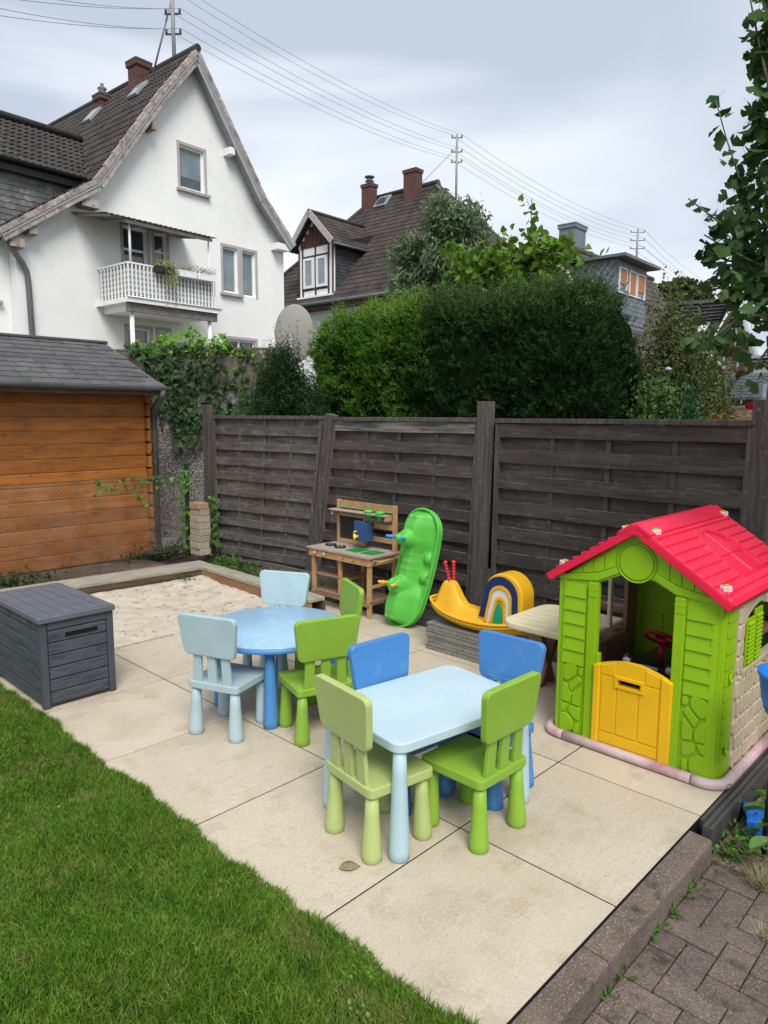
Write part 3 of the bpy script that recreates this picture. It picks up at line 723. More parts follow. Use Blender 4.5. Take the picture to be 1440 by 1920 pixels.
# ================================================================== SLAB STACK and SNAIL ROCKER
m_slab = mat('concrete_slab', (0.16, 0.155, 0.155), (0.20, 0.195, 0.19), rough=0.9, scale=5, bump=0.3, bscale=120, rnd=0.08, spots=[((0.10, 0.095, 0.095), 16, 0.6, 0.75)])
m_slabs = mat('slab_edge', (0.25, 0.245, 0.20), (0.20, 0.19, 0.17), rough=0.95, scale=6, bump=1.0, bscale=130, bdist=0.006, spots=[((0.11, 0.12, 0.085), 40, 0.55, 0.66)])
hs_ = .05
labs = ['grey concrete slab at the bottom of the stack under the snail', 'grey concrete slab second from the bottom of the stack under the snail', 'grey concrete slab third from the bottom of the stack, under the top slab', 'grey concrete slab on top of the stack, with the yellow snail on it']
for k in range(4):
    dx, dy = [(0, 0), (.004, -.006), (-.003, .004), (.0, .0)][k]
    t = thing('concrete_slab', labs[k], 'slab', (3.875 + dx, 2.70 + dy, k * (hs_ + .0015)), 0, 'concrete slabs stacked under the snail')
    MB().b2((0, 0, 0.0), (.40, .575, .034)).build('rough_core', m_slabs, t, bev=.004)
    MB().b2((-.003, -.003, .034), (.403, .578, hs_)).build('face_layer', m_slab, t, bev=.003)
m_sny = plastic('snail_yellow_plastic', (0.72, 0.40, 0.015), 0.36); m_snr = plastic('antenna_red', (0.62, 0.015, 0.04), 0.3)
m_snn = mat('sticker_navy', (0.008, 0.024, 0.115), rough=.4); m_snw = mat('sticker_white', (0.62, 0.64, 0.62), rough=.4); m_sng = mat('sticker_green', (0.0, 0.32, 0.16), rough=.4)
t = thing('snail_rocker', 'yellow plastic snail rocker with red beaded feelers and a rainbow on its shell', 'rocking toy', (4.02, 2.90, 0.204), R(-90))
# local x: head at -x (photo left), tail at +x ; local y: away from camera
def sn_bot(x): return 0.30 * (x - .02) ** 2 * (1 + .5 * max(0, -x))
def sn_hw(x):
    e = abs(x) / .445
    return .155 * (max(0, 1 - e ** 2.6)) ** .6 + .002
def sn_top(x):                      # height of the body's ridge above the bottom curve zero
    hd = .305 * math.exp(-(abs(x + .285) / .100) ** 3.0) 
    if x > -.285: hd = .140 + .165 * math.exp(-(max(0, x + .255) / .085) ** 2)
    neck = 0
    seat = .145 * smooth((x + .33) / .1) * (1 - smooth((x - .36) / .08))
    if x > -.10: hd = 0
    return max(hd, neck, seat, 0.03)
def sn_f(a, b):
    x = -.43 + .86 * a; hw = sn_hw(x); s = (b - .5) * 2; y = s * hw
    rimz = sn_bot(x) + .085
    bw = .098 * (1 - .10 * math.exp(-((x + .285) / .07) ** 2))
    q = abs(y) / bw
    prof = (1 - smooth((q - .22) / 1.0))
    top = sn_top(x)
    e = 1 - smooth((abs(x) - .36) / .06)
    h = rimz - .035 + (max(0.0, top - (rimz - .035))) * prof * e
    h = max(h, rimz - .035 + .035 * smooth((abs(s) - .86) / .14))
    return (x, y, h)
b = MB(); b.grid(sn_f, 130, 60)
body = b.build('body', m_sny, t, fix=False)
def sn_hull(a, b):
    x = -.43 + .86 * a; hw = sn_hw(x); s = (b - .5) * 2; y = s * hw; rimz = sn_bot(x) + .085
    return (x, y * (1 - .12 * (1 - abs(s))), sn_bot(x) + (rimz - sn_bot(x)) * abs(s) ** 5)
b = MB(); b.grid(sn_hull, 90, 30); b.build('hull', m_sny, t, fix=False)
rim = []
for k in range(101):
    q = 2 * PI * k / 100; x = .43 * math.sin(q); y = (sn_hw(x) + .004) * (1 if math.cos(q) >= 0 else -1) * min(1, abs(math.cos(q)) * 8); rim.append((x, y, sn_bot(x) + .085))
b = MB(); b.tube(rim, .011, 8, cap=False); b.tube([(p[0] * .985, p[1] * .97, p[2] - .022) for p in rim], .009, 6, cap=False); b.build('rim', m_sny, t)
# shell: a thick horseshoe arch
def arch(cx_, hw0, hw1, zb, zt, n=18):       # outline: wide foot, round top
    pts = [(cx_ - hw0, zb)]
    for k in range(n + 1):
        a = PI - PI * k / n; zc = zt - hw1; pts.append((cx_ + hw1 * math.cos(a) + .02, zc + hw1 * math.sin(a)))
    pts.append((cx_ + hw0, zb)); return pts
b = MB(); b.prism(arch(.215, .175, .155, .06, .445, 26), XZ, -.078, .078); b.build('shell', m_sny, t, bev=.016, seg=4)
def archring(cx_, o0, o1, zt, i0, i1, zti, zb, m, nm, th):
    A = arch(cx_, o0, o1, zb, zt, 22); Bi = arch(cx_, i0, i1, zb, zti, 22); n = len(A)
    V = [(a, -.0785, z) for a, z in A] + [(a, -.0785, z) for a, z in Bi] + [(a, -.0785 - th, z) for a, z in A] + [(a, -.0785 - th, z) for a, z in Bi]
    F = []
    for i in range(n - 1):
        F += [(i, i + 1, n + i + 1, n + i), (2 * n + i, 3 * n + i, 3 * n + i + 1, 2 * n + i + 1), (i, 2 * n + i, 2 * n + i + 1, i + 1), (n + i, n + i + 1, 3 * n + i + 1, 3 * n + i)]
    F += [(0, n, 3 * n, 2 * n), (n - 1, 3 * n - 1, 4 * n - 1, 2 * n - 1)]
    q = MB(); q.add(V, F); return q.build(nm, m, t)
archring(.200, .160, .135, .423, .112, .090, .362, .115, m_snn, 'navy_band', .003)
archring(.200, .1115, .0895, .361, .097, .075, .340, .090, m_sny, 'raised_band', .012)
archring(.200, .096, .074, .339, .062, .044, .285, .090, m_snw, 'white_band', .003)
archring(.200, .061, .043, .284, .046, .030, .262, .090, m_sny, 'raised_band', .012)
b = MB(); b.prism([(.158, .09), (.242, .09), (.232, .20), (.216, .235), (.200, .235), (.178, .19)], XZ, -.083, -.078); b.build('green_patch', m_sng, t)
for y, dx in ((-.016, -.012), (.016, .012)):
    b = MB()
    for k in range(7):
        b.ball((-.265 + dx * .5 + (-.006 * k * (1 if y < 0 else .3)), y * (1 + .10 * k), .300 + k * .0225), .0125 if k < 6 else .0165, 12)
    b.build('feeler', m_snr, t)
# ================================================================== PLAYHOUSE (local x = along the front to the right, y = depth, z up)
m_ph = mat('playhouse_green', (0.235, 0.44, 0.004), (0.215, 0.40, 0.004), rough=0.42, scale=4, bump=0.05, bscale=380, spec=0.35, spots=[((0.17, 0.33, 0.01), 30, 0.68, 0.78)])
m_phy = plastic('playhouse_yellow', (0.74, 0.43, 0.006)); m_phr = plastic('playhouse_red', (0.72, 0.012, 0.055), 0.38); m_beige = mat('playhouse_beige', (0.50, 0.42, 0.30), (0.42, 0.35, 0.25), rough=0.55, scale=6, bump=.08, bscale=300)
m_pink = mat('faded_pink', (0.52, 0.40, 0.40), (0.30, 0.115, 0.15), rough=0.5, scale=5, lo=.42, hi=.75, bump=.05, bscale=300); m_brown = plastic('playhouse_brown', (0.20, 0.105, 0.07)); m_cream = mat('cream_plastic', (0.66, 0.60, 0.42), (0.60, 0.53, 0.36), rough=0.5, scale=9, spots=[((0.48, 0.40, 0.26), 60, 0.64, 0.74)])
t = thing('playhouse', "child's plastic playhouse with red roof, green walls and yellow half door", 'playhouse', (3.285, 1.865, 0), R(-90))
PW, PD, WH = .825, .98, .862
# front wall with doorway: outline walked round the opening
op = [(.222, .012), (.222, .872), (.318, .918), (.335, .925)]
cx_, cz_ = .412, 1.000
arc = [(cx_ + .098 * math.cos(q), cz_ + .098 * math.sin(q)) for q in [PI + R(50) + R(80) * k / 10 for k in range(11)]]
op2 = [(.492, .925), (.510, .918), (.608, .872), (.608, .012)]
outer = [(PW, .012), (PW, WH), (cx_, 1.150), (.0, WH), (.0, .012)]
b = MB(); b.prism([(.0, .012)] + op + arc + op2 + outer[:-1], XZ, .0, .028)
fw = b.build('front_wall', m_ph, t, bev=.004)
MB().prism([(cx_ + .085 * math.cos(2 * PI * k / 40), cz_ + .085 * math.sin(2 * PI * k / 40)) for k in range(40)], XZ, -.008, .001).build('gable_disc', m_ph, t, bev=.003)
b = MB(); b.tube([(cx_ + .096 * math.cos(2 * PI * k / 48), -.004, cz_ + .096 * math.sin(2 * PI * k / 48)) for k in range(49)], .0045, 6, cap=False); b.build('disc_ring', m_ph, t)
# lintel band rising to the disc and vertical gable boards
for s in (-1, 1):
    X = lambda x: cx_ + s * x
    b = MB(); pts = [(X(.412), .858), (X(.195), .880), (X(.088), .935), (X(.100), .965), (X(.20), .920), (X(.412), .885)]
    b.prism(pts, XZ, -.009, .001); b.build('lintel_band', m_ph, t, bev=.003)
    for k in range(5):
        xa, xb = .108 + k * .058, .108 + k * .058 + .054
        za, zb = (lambda x: .920 - (x - .2) * .165 if x > .2 else .965 - (x - .1) * .45), (lambda x: 1.150 - x * .699 - .012)
        if zb(xb) - za(xb) < .004: continue
        MB().prism([(X(xa), za(xa) + .003), (X(xb), za(xb) + .003), (X(xb), zb(xb)), (X(xa), zb(xa))], XZ, -.006, .001).build('gable_board', m_ph, t, bev=.002)
# lapped boards and moulded stones on both jambs
bx = {0: (.032, .158), 1: (PW - .158, PW - .032)}
st = [[(183, 1034), (195, 1018), (262, 1026), (275, 1050), (268, 1095), (215, 1128), (183, 1110)], [(290, 1046), (320, 1052), (318, 1103), (285, 1093)], [(220, 1145), (285, 1097), (313, 1132), (240, 1195)],
      [(180, 1133), (213, 1150), (243, 1215), (240, 1267), (180, 1252)], [(252, 1205), (310, 1170), (309, 1292), (249, 1270)], [(174, 1262), (222, 1270), (223, 1290), (192, 1320), (174, 1315)],
      [(224, 1312), (240, 1284), (306, 1303), (305, 1382), (268, 1366)], [(170, 1330), (215, 1330), (262, 1378), (262, 1440), (225, 1455), (168, 1430)], [(270, 1402), (302, 1392), (302, 1468), (266, 1455)]]
for side in (0, 1):
    x0, x1 = bx[side]
    for k in range(6):
        z1_ = .845 - k * .072; z0_ = z1_ - .072 + .001
        b = MB(); b.prism([(z0_, -.010), (z1_, -.0015), (z1_, .001), (z0_, .001)], lambda z, y, d: (d, y, z), x0, x1); b.build('siding_board', m_ph, t, bev=.0015, seg=1)
    for s_ in st:
        P = []
        for (u, v) in s_:
            a = (u - 168) / 152.; z = .402 - (v - 1018 - .26 * (u - 168)) / 412. * .36
            x = x0 + a * (x1 - x0) if side == 0 else x1 - a * (x1 - x0)
            P.append((x, z))
        MB().prism(rpoly(P, .012, 3), XZ, -.010, .001).build('stone', m_ph, t, bev=.0045, seg=2)
    xa, xb = ((.166, .224) if side == 0 else (PW - .219, PW - .166))
    xa, xb = ((.170, .221) if side == 0 else (.609, .660))
    MB().b2((xa, -.014, .012), (xb, .002, .79)).build('door_jamb', m_ph, t, bev=.004)
    MB().b2((xa + .001, -.016, .79), (xb - .001, .002, .868)).build('jamb_capital', m_ph, t, bev=.004)
    MB().b2((xa - .001, -.017, .83), (xb + .001, .0, .838)).build('jamb_bead', m_ph, t, bev=.002)
    MB().b2((xa - .001, -.017, .012), (xb + .001, .0, .05)).build('jamb_foot', m_ph, t, bev=.002)
MB().b2((.222, -.012, .452), (.243, .02, .505)).build('door_latch', m_ph, t, bev=.004)
# rounded corner posts and green returns with lapped boards
for (x, sg) in ((0, -1), (PW, 1)):
    b = MB(); n = 10; cxx = x - sg * .045
    prof = [(cxx + sg * .052 * math.sin(PI / 2 * k / n), .045 - .052 * math.cos(PI / 2 * k / n)) for k in range(n + 1)]
    poly = prof + [(cxx + sg * .03, .045), (cxx, .02)]
    b.prism(poly, XY, .012, WH); b.build('corner_post', m_ph, t)
    b = MB(); b.b2((x - sg * .02, .045, .012), (x + sg * .004, .17, WH)); b.build('side_return', m_ph, t)
    for k in range(11):
        z1_ = .85 - k * .0755; b = MB(); b.prism([(z1_ - .074, .013), (z1_, .005), (z1_, .0), (z1_ - .074, .0)], lambda z, q, d: (x + sg * q, d, z), .05, .165); b.build('siding_board', m_ph, t, bev=.0015, seg=1)
    for z in (.50, .15):
        b = MB(); b.lathe((x + sg * .012, .11, z), [(.024, 0), (.024, .008 * sg), (.018, .010 * sg), (.016, .003 * sg), (0, .003 * sg)], 20, 'X'); b.build('snap_button', m_ph, t, fix=True)
# right side wall: beige, moulded stones, arched window with green shutters
def sidewall(x, sg, m, win=True):
    y0, y1 = .17, PD - .12
    if win:
        wy0, wy1, wz0, wz1 = .27, .80, .50, .80
        arc_ = [(wy0 + (wy1 - wy0) * (1 - math.cos(PI * k / 12)) / 2, wz1 - .10 + .10 * math.sin(PI * k / 12)) for k in range(13)]
        MB().b2((x - .012, y0, .012), (x + .012, y1, wz0)).build('side_wall', m, t)
        b = MB(); b.prism([(y0, wz0 + .001)] + [(wy0, wz0 + .001)] + arc_ + [(wy1, wz0 + .001), (y1, wz0 + .001), (y1, WH), (y0, WH)], YZ, x - .012, x + .012); b.build('window_wall', m, t)
        MB().b2((x - .022, wy0 - .02, wz0 - .018), (x + .024, wy1 + .02, wz0 + .004)).build('window_sill', m, t, bev=.004)
    rnd = random.Random(3)
    z = .03; row = 0
    while z < .47:
        h = rnd.uniform(.075, .12); y = y0 + .005 + (.03 if row % 2 else 0)
        while y < y1 - .03:
            w_ = rnd.uniform(.035, .060); w_ = min(w_, y1 - y - .004)
            j = lambda: rnd.uniform(-.008, .008)
            P = rpoly([(y + .003 + j(), z + .003 + j()), (y + w_ - .003 + j(), z + .003 + j()), (y + w_ - .003 + j(), min(z + h - .004 + j(), .478)), (y + .003 + j(), min(z + h - .004 + j(), .478))], .014, 2)
            MB().prism(P, YZ, x + sg * .009, x + sg * .023).build('stone', m, t, bev=.003, seg=1)
            y += w_
        z += h; row += 1
    z = .5
    while z < .84:
        h = rnd.uniform(.05, .08)
        for ya, yb_ in ((y0 + .006, .262), (.81, y1 - .006)):
            MB().prism(rpoly([(ya, z + .003), (yb_ - rnd.uniform(0, .015), z + .003), (yb_ - rnd.uniform(0, .012), min(z + h, .855)), (ya + rnd.uniform(0, .01), min(z + h, .855))], .012, 2), YZ, x + sg * .009, x + sg * .021).build('stone', m, t, bev=.003, seg=1)
        z += h + .003
sidewall(PW, 1, m_beige)
for k, (ya, yb_) in enumerate(((.285, .395), (.40, .51))):
    q = 1
    zt = .745 + (.03 if k else 0)
    sh = MB().b2((PW + .010, ya, .505), (PW + .020, yb_, zt)).build('shutter', m_ph, t, bev=.002)
    for i in range(11):
        b = MB(); z = .525 + i * .021
        if z < zt - .015: b.prism([(PW + .020, z), (PW + .029, z - .003), (PW + .029, z + .004), (PW + .020, z + .013)], lambda x, zz, d: (x, d, zz), ya + .012, yb_ - .012); b.build('louvre', m_ph, sh)
MB().b2((PW + .008, .52, .79), (PW + .035, .58, .83)).build('shutter_hook', m_beige, t, bev=.003)
# left side: low counter front inside, open window above the picnic table
MB().b2((-.012, .17, .012), (.012, .93, .40)).build('side_wall', m_brown, t)
for k in range(14): MB().b2((.012, .18 + k * .053, .02), (.018, .18 + k * .053 + .048, .395)).build('counter_board', m_brown, t, bev=.001, seg=1)
MB().b2((-.012, .80, .40), (.012, .928, WH)).build('window_wall', m_brown, t)
b = MB(); b.b2((-.02, .60, .455), (.0, .635, WH)); b.b2((-.024, .598, .60), (.004, .64, .615)); b.b2((-.024, .598, .74), (.004, .64, .755)); b.build('window_post', m_cream, t, bev=.003)
MB().b2((-.012, .17, .80), (.012, .80, WH)).build('window_head', m_beige, t, bev=.003)
# back wall with panel lines
MB().b2((.0, PD - .03, .012), (PW, PD, WH)).build('back_wall', m_ph, t)
MB().prism([(0, WH + .001), (PW, WH + .001), (cx_, 1.145)], XZ, PD - .03, PD).build('back_gable', m_ph, t)
for k in range(6): MB().b2((.06 + k * .12, PD - .037, .03), (.06 + k * .12 + .115, PD - .029, .50 + .04 * math.sin(PI * (k + .5) / 6))).build('back_board', m_ph, t, bev=.003, seg=1)
MB().b2((-.012, .93, .012), (.012, PD - .031, WH)).build('corner_return', m_ph, t)
MB().b2((PW - .012, PD - .12, .012), (PW + .012, PD - .031, WH)).build('corner_return', m_ph, t)
MB().b2((PW - .19, .62, .575), (PW - .013, .95, .612)).build('inner_shelf', m_brown, t, bev=.006)
MB().b2((PW - .022, .30, .05), (PW - .0125, .93, .48)).build('inner_lining', m_beige, t)
# floor rim: thick rounded tube in pieces
def rimtube(pts, nm='floor_rim'):
    b = MB(); b.tube(pts, .026, 12); 
    b.V = [(v[0], v[1], max(v[2], 0.001)) for v in b.V]
    return b.build(nm, m_pink, t)
zz = .022; o_ = .045; rr_ = .085
def corner(cx0, cy0, a0, a1): return [(cx0 + rr_ * math.cos(a0 + (a1 - a0) * k / 8), cy0 + rr_ * math.sin(a0 + (a1 - a0) * k / 8), zz) for k in range(9)]
xl, xr, yf = -o_, PW + o_, -.028
rimtube([(xl, PD, zz), (xl, yf + rr_, zz)] + corner(xl + rr_, yf + rr_, PI, 1.5 * PI)[1:] + [(xl + rr_ + .03, yf, zz)])
rimtube([(xl + rr_ + .036, yf, zz), (.3, yf, zz), (.62, yf, zz), (xr - rr_ - .046, yf, zz)])
rimtube([(xr - rr_ - .040, yf, zz)] + corner(xr - rr_, yf + rr_, 1.5 * PI, 2 * PI) + [(xr, .5, zz), (xr, PD, zz)])
MB().b2((0, 0, .002), (PW, PD, .012)).build('floor', m_pink, t)
# yellow half door with arched top, moulded panels, cut out handle
dx0, dx1 = .226, .624
def dtop(x): a = (x - dx0) / (dx1 - dx0); return .452 + .046 * math.sin(PI * a) ** 1.0
hx0, hx1, hz0, hz1 = .358, .478, .375, .405
b = MB()
cols = [dx0, hx0, hx1, dx1]
topL = [(dx0 + (hx0 - dx0) * k / 6, dtop(dx0 + (hx0 - dx0) * k / 6)) for k in range(7)]
topM = [(hx0 + (hx1 - hx0) * k / 6, dtop(hx0 + (hx1 - hx0) * k / 6)) for k in range(7)]
topR = [(hx1 + (dx1 - hx1) * k / 6, dtop(hx1 + (dx1 - hx1) * k / 6)) for k in range(7)]
outl = [(dx0, .045)] + topL + topM[1:] + topR[1:] + [(dx1, .045)]
# ring-style: top part above the handle and lower part, joined at the sides
up = [(hx0, hz1), (hx0, dtop(hx0))] + topM[1:] + [(hx1, hz1)]
b.prism([(dx0, .045)] + topL + [(hx0, .045)], XZ, -.020, .004)
b.prism([(hx1, .045), (hx1, dtop(hx1))] + topR[1:] + [(dx1, .045)], XZ, -.020, .004)
b.prism(up, XZ, -.020, .004); b.prism([(hx0, .045), (hx0, hz0), (hx1, hz0), (hx1, .045)], XZ, -.020, .004)
dr = b.build('half_door', m_phy, t)
MB().prism([(dx0 - .002, .043), (dx0 + .034, .043), (dx0 + .034, dtop(dx0 + .03) + .001), (dx0 - .002, dtop(dx0) + .001)], XZ, -.029, .006).build('door_stile', m_phy, dr, bev=.006)
MB().prism([(dx1 - .052, .043), (dx1 + .002, .043), (dx1 + .002, dtop(dx1) + .001), (dx1 - .052, dtop(dx1 - .05) + .001)], XZ, -.029, .006).build('door_stile', m_phy, dr, bev=.006)
px = [dx0 + .040, .352, .466, dx1 - .058]
for k in range(3):
    a, c = px[k] + .003, px[k + 1] - .003
    zt = .365 if k == 1 else .405
    MB().prism([(a, .115), (c, .115), (c, zt), (a, zt)], XZ, -.0245, -.019).build('door_panel', m_phy, dr, bev=.002)
MB().prism([(px[0], .055), (px[3], .055), (px[3], .107), (px[0], .107)], XZ, -.0245, -.019).build('door_panel', m_phy, dr, bev=.002)
b = MB()
for a, c in (((hx0 - .016, hz0 - .014), (hx1 + .016, hz0)), ((hx0 - .016, hz1), (hx1 + .016, hz1 + .014)), ((hx0 - .016, hz0), (hx0, hz1)), ((hx1, hz0), (hx1 + .016, hz1))):
    b.b2((a[0], -.031, a[1]), (c[0], -.018, c[1]))
b.build('handle_frame', m_phy, dr)
for a, c in ((px[0], hx0 - .02), (hx1 + .02, px[3])):
    n = 8; pts = [(a + (c - a) * k / n, .412) for k in range(n + 1)] + [(c - (c - a) * k / n, dtop(c - (c - a) * k / n) - .008) for k in range(n + 1)]
    MB().prism(pts, XZ, -.0245, -.019).build('door_panel', m_phy, dr, bev=.002)
# roof: two slopes of moulded tiles
RY0, RY1 = -.045, PD + .02
zr, ze, xe = 1.176, .872, .464                       # ridge height, eave height, half span
SLn = math.hypot(xe, zr - ze); sn_, cs_ = (zr - ze) / SLn, xe / SLn
def roofslope(s):
    rows, ribs = 10, 26
    rnd = random.Random(5 + s)
    offs = [rnd.choice([0, .012, .02, .006]) for _ in range(rows * ribs)]
    def win(a, y):                                   # arched rooflight, local along depth (a) and slope (y from eave)
        return None
    def f(a, c):
        y = RY0 + (RY1 - RY0) * a; d = c * SLn       # d from ridge down
        rb = (y - RY0) / (RY1 - RY0) * ribs; k = int(rb); fr = rb - k
        rw = d / SLn * rows; r_ = int(rw); fq = rw - r_
        h = .013 * (math.sin(PI * fr) ** .5) + .011 * fq
        edge = min(y - RY0, RY1 - y, SLn - d)
        wy, wd = (y - .52) / .165, (d - .30) / .155
        inside = (abs(wy) < 1 and -1 < wd < .85 and (wd > 0 or math.hypot(wy, wd) < 1))
        if wd <= 0: dist = math.hypot(wy, wd)
        else: dist = max(abs(wy), 0)
        if abs(wy) < 1.15 and -1.15 < wd < 1.0 and (wd > 0 or math.hypot(wy, wd) < 1.15):
            h = .016
            if inside and abs(wd - .85) > .0:
                h = .004
                if abs(wy) < .04 or abs(wd - .0) < .05: h = .012
        if edge < .022: h = .012
        if d < .035: h = .012
        x = cx_ + s * (d * cs_ + h * sn_); z = zr - d * sn_ + h * cs_
        return (x, y, z)
    b = MB(); b.grid(f, ribs * 7, rows * 8, sm=False)
    b.build('roof_slope', m_phr, t, fix=False)
    b = MB(); b.prism([(0, -.028), (SLn, -.028), (SLn, .010), (0, .010)], lambda d, h, y: (cx_ + s * (d * cs_ + h * sn_), y, zr - d * sn_ + h * cs_), RY0 - .001, RY0 + .02); b.build('verge', m_phr, t, bev=.004)
    b = MB(); b.prism([(0, -.028), (SLn, -.028), (SLn, .010), (0, .010)], lambda d, h, y: (cx_ + s * (d * cs_ + h * sn_), y, zr - d * sn_ + h * cs_), RY1 - .02, RY1 + .001); b.build('verge', m_phr, t, bev=.004)
    b = MB(); b.prism([(SLn - .02, -.028), (SLn + .001, -.028), (SLn + .001, .010), (SLn - .02, .010)], lambda d, h, y: (cx_ + s * (d * cs_ + h * sn_), y, zr - d * sn_ + h * cs_), RY0 + .02, RY1 - .02); b.build('eave_edge', m_phr, t, bev=.004)
    b = MB(); b.prism([(0.01, -.012), (SLn - .02, -.012), (SLn - .02, -.004), (0.01, -.004)], lambda d, h, y: (cx_ + s * (d * cs_ + h * sn_), y, zr - d * sn_ + h * cs_), RY0 + .02, RY1 - .02); b.build('roof_underside', m_phr, t)
    for (y, d) in ((.03, .075), (.03, SLn - .08), (PD - .03, .075), (PD - .03, SLn - .08)):
        b = MB(); bx_, bz_ = cx_ + s * (d * cs_ + .012 * sn_), zr - d * sn_ + .012 * cs_
        n = 24; Vp = [(bx_ + (.026 + .003 * math.cos(8 * 2 * PI * k / n)) * math.cos(2 * PI * k / n), y + (.026 + .003 * math.cos(8 * 2 * PI * k / n)) * math.sin(2 * PI * k / n)) for k in range(n)]
        b.prism(Vp, XY, bz_, bz_ + .024); kn = b.build('roof_knob', m_kp, t, bev=.003)
        b = MB(); b.lathe((bx_, y, bz_ + .0245), [(.013, 0), (.013, .005), (0, .006)], 16); b.build('knob_cap', m_ph, kn)
        b = MB(); b.lathe((bx_, y, bz_ - .014), [(.034, -.01), (.030, .014), (0, .014)], 20); b.build('knob_seat', m_phr, kn)
m_kp = mat('faded_pink_knob', (0.62, 0.45, 0.47), (0.72, 0.58, 0.58), rough=.5, scale=30)
roofslope(-1); roofslope(1)
b = MB(); rd = .085
for s in (-1, 1):
    b.prism([(-.0, .0), (rd, .0), (rd, .022), (-.0, .022)], lambda d, h, y, s=s: (cx_ + s * (d * cs_ + h * sn_), y, zr - d * sn_ + h * cs_ + .004), RY0 - .004, RY1 + .004)
b.prism([(cx_ - rd * cs_ * .6, zr - rd * sn_ * .6 - .01), (cx_ + rd * cs_ * .6, zr - rd * sn_ * .6 - .01), (cx_ + .012, zr + .022), (cx_ - .012, zr + .022)], XZ, RY0 - .003, RY0 + .012)
b.build('ridge_cap', m_phr, t, bev=.004)

# toy car inside the playhouse
t = thing('toy_car', 'black ride-on toy car with red steering wheel parked inside the playhouse', 'toy car', (3.80, 1.50, 0.012), R(-90))
m_car = mat('toy_car_black', (0.012, 0.012, 0.013), rough=.3); m_lamp = mat('toy_lamp', (0.6, 0.62, 0.62), rough=.3); m_cr = plastic('toy_wheel_red', (0.35, 0.006, 0.02), .35)
b = MB(); b.prism(rpoly([(-.13, .05), (.14, .05), (.14, .30), (.10, .385), (-.10, .385), (-.13, .33)], .03, 4), lambda a, z, d: (a, d, z), -.20, .30); b.build('body', m_car, t, bev=.02, seg=3)
b = MB(); b.prism([(-.055, .29), (.055, .29), (.05, .375), (-.05, .375)], lambda a, z, d: (a, d - (z - .29) * -.2, z), -.216, -.20); b.build('grille', m_lamp, t)
b = MB()
for k in range(5): b.b2((-.048, -.228, .30 + k * .015), (.048, -.205, .305 + k * .015))
b.build('grille_bar', m_car, t)
for x in (-.115, .12):
    b = MB(); b.ball((x, -.17, .375), .045, 14, (1, 1.2, .9)); l_ = b.build('headlight_pod', m_car, t)
    b = MB(); b.lathe((x, -.222, .38), [(0, -.004), (.022, 0), (.022, .01)], 18, 'Y'); b.build('headlight', m_lamp, l_)
for x in (-.16, .16):
    for y in (-.12, .22):
        b = MB(); b.lathe((x - .025, y, .075), [(0, 0), (.06, 0), (.075, .01), (.075, .04), (.06, .05), (0, .05)], 22, 'X'); b.build('wheel', m_car, t)
b = MB(); b.tube([(.0, -.06, .37), (.0, -.02, .46)], .014, 10); b.build('steering_column', m_cr, t)
cen = Vector((.0, -.03, .485)); nrm = Vector((0, .55, .83)).normalized(); e1 = Vector((1, 0, 0)); e2 = nrm.cross(e1)
b = MB(); b.tube([cen + (e1 * math.cos(2 * PI * k / 32) + e2 * math.sin(2 * PI * k / 32)) * .095 for k in range(33)], .011, 8, cap=False)
for q in (-PI / 2, PI / 6, 5 * PI / 6):
    b.bar(cen - nrm * .012, cen + (e1 * math.cos(q) + e2 * math.sin(q)) * .092, nrm, .010, .035)
b.ball(cen - nrm * .01, .03, 12); b.build('steering_wheel', m_cr, t)

# picnic table hooked on the playhouse window
t = thing('picnic_table', 'cream and brown toy picnic table at the left side of the playhouse', 'table', (3.86, 2.18, 0))
b = MB(); b.prism(rpoly([(-.28, -.29), (.30, -.29), (.30, .27), (-.28, .27)], [.02, .02, .13, .13], 8), XY, .412, .452); tt = b.build('tabletop', m_cream, t, bev=.010, seg=3)
for k in range(6):
    x = -.245 + k * .088; b = MB(); b.b2((x, -.28, .4525), (x + .080, .235 if 0 < k < 5 else .16, .4555)); b.build('top_slat', m_cream, tt, bev=.001, seg=1)
for x in (-.05,):
    b = MB(); b.bar((-.13, .10, .412), (.09, .13, .0), (0, 1, 0), .10, .05); b.bar((.14, .10, .412), (-.04, .13, .0), (0, 1, 0), .10, .049); b.build('cross_leg', m_brown, t, bev=.008)
    b = MB(); b.bar((-.13, -.16, .412), (.09, -.14, .0), (0, 1, 0), .08, .05); b.bar((.14, -.16, .412), (-.04, -.14, .0), (0, 1, 0), .08, .049); b.build('cross_leg', m_brown, t, bev=.008)
MB().b2((.13, -.05, .18), (.50, .01, .225)).build('seat_arm', m_brown, t, bev=.008)
MB().prism(rpoly([(.40, -.28), (.58, -.28), (.58, .22), (.40, .22)], .05, 4), XY, .226, .262).build('bench_seat', m_brown, t, bev=.008)
MB().prism(rpoly([(.40, -.25), (.46, -.25), (.46, .05), (.40, .05)], .02, 4), XY, .455, .50).build('side_grip', m_brown, t, bev=.008)

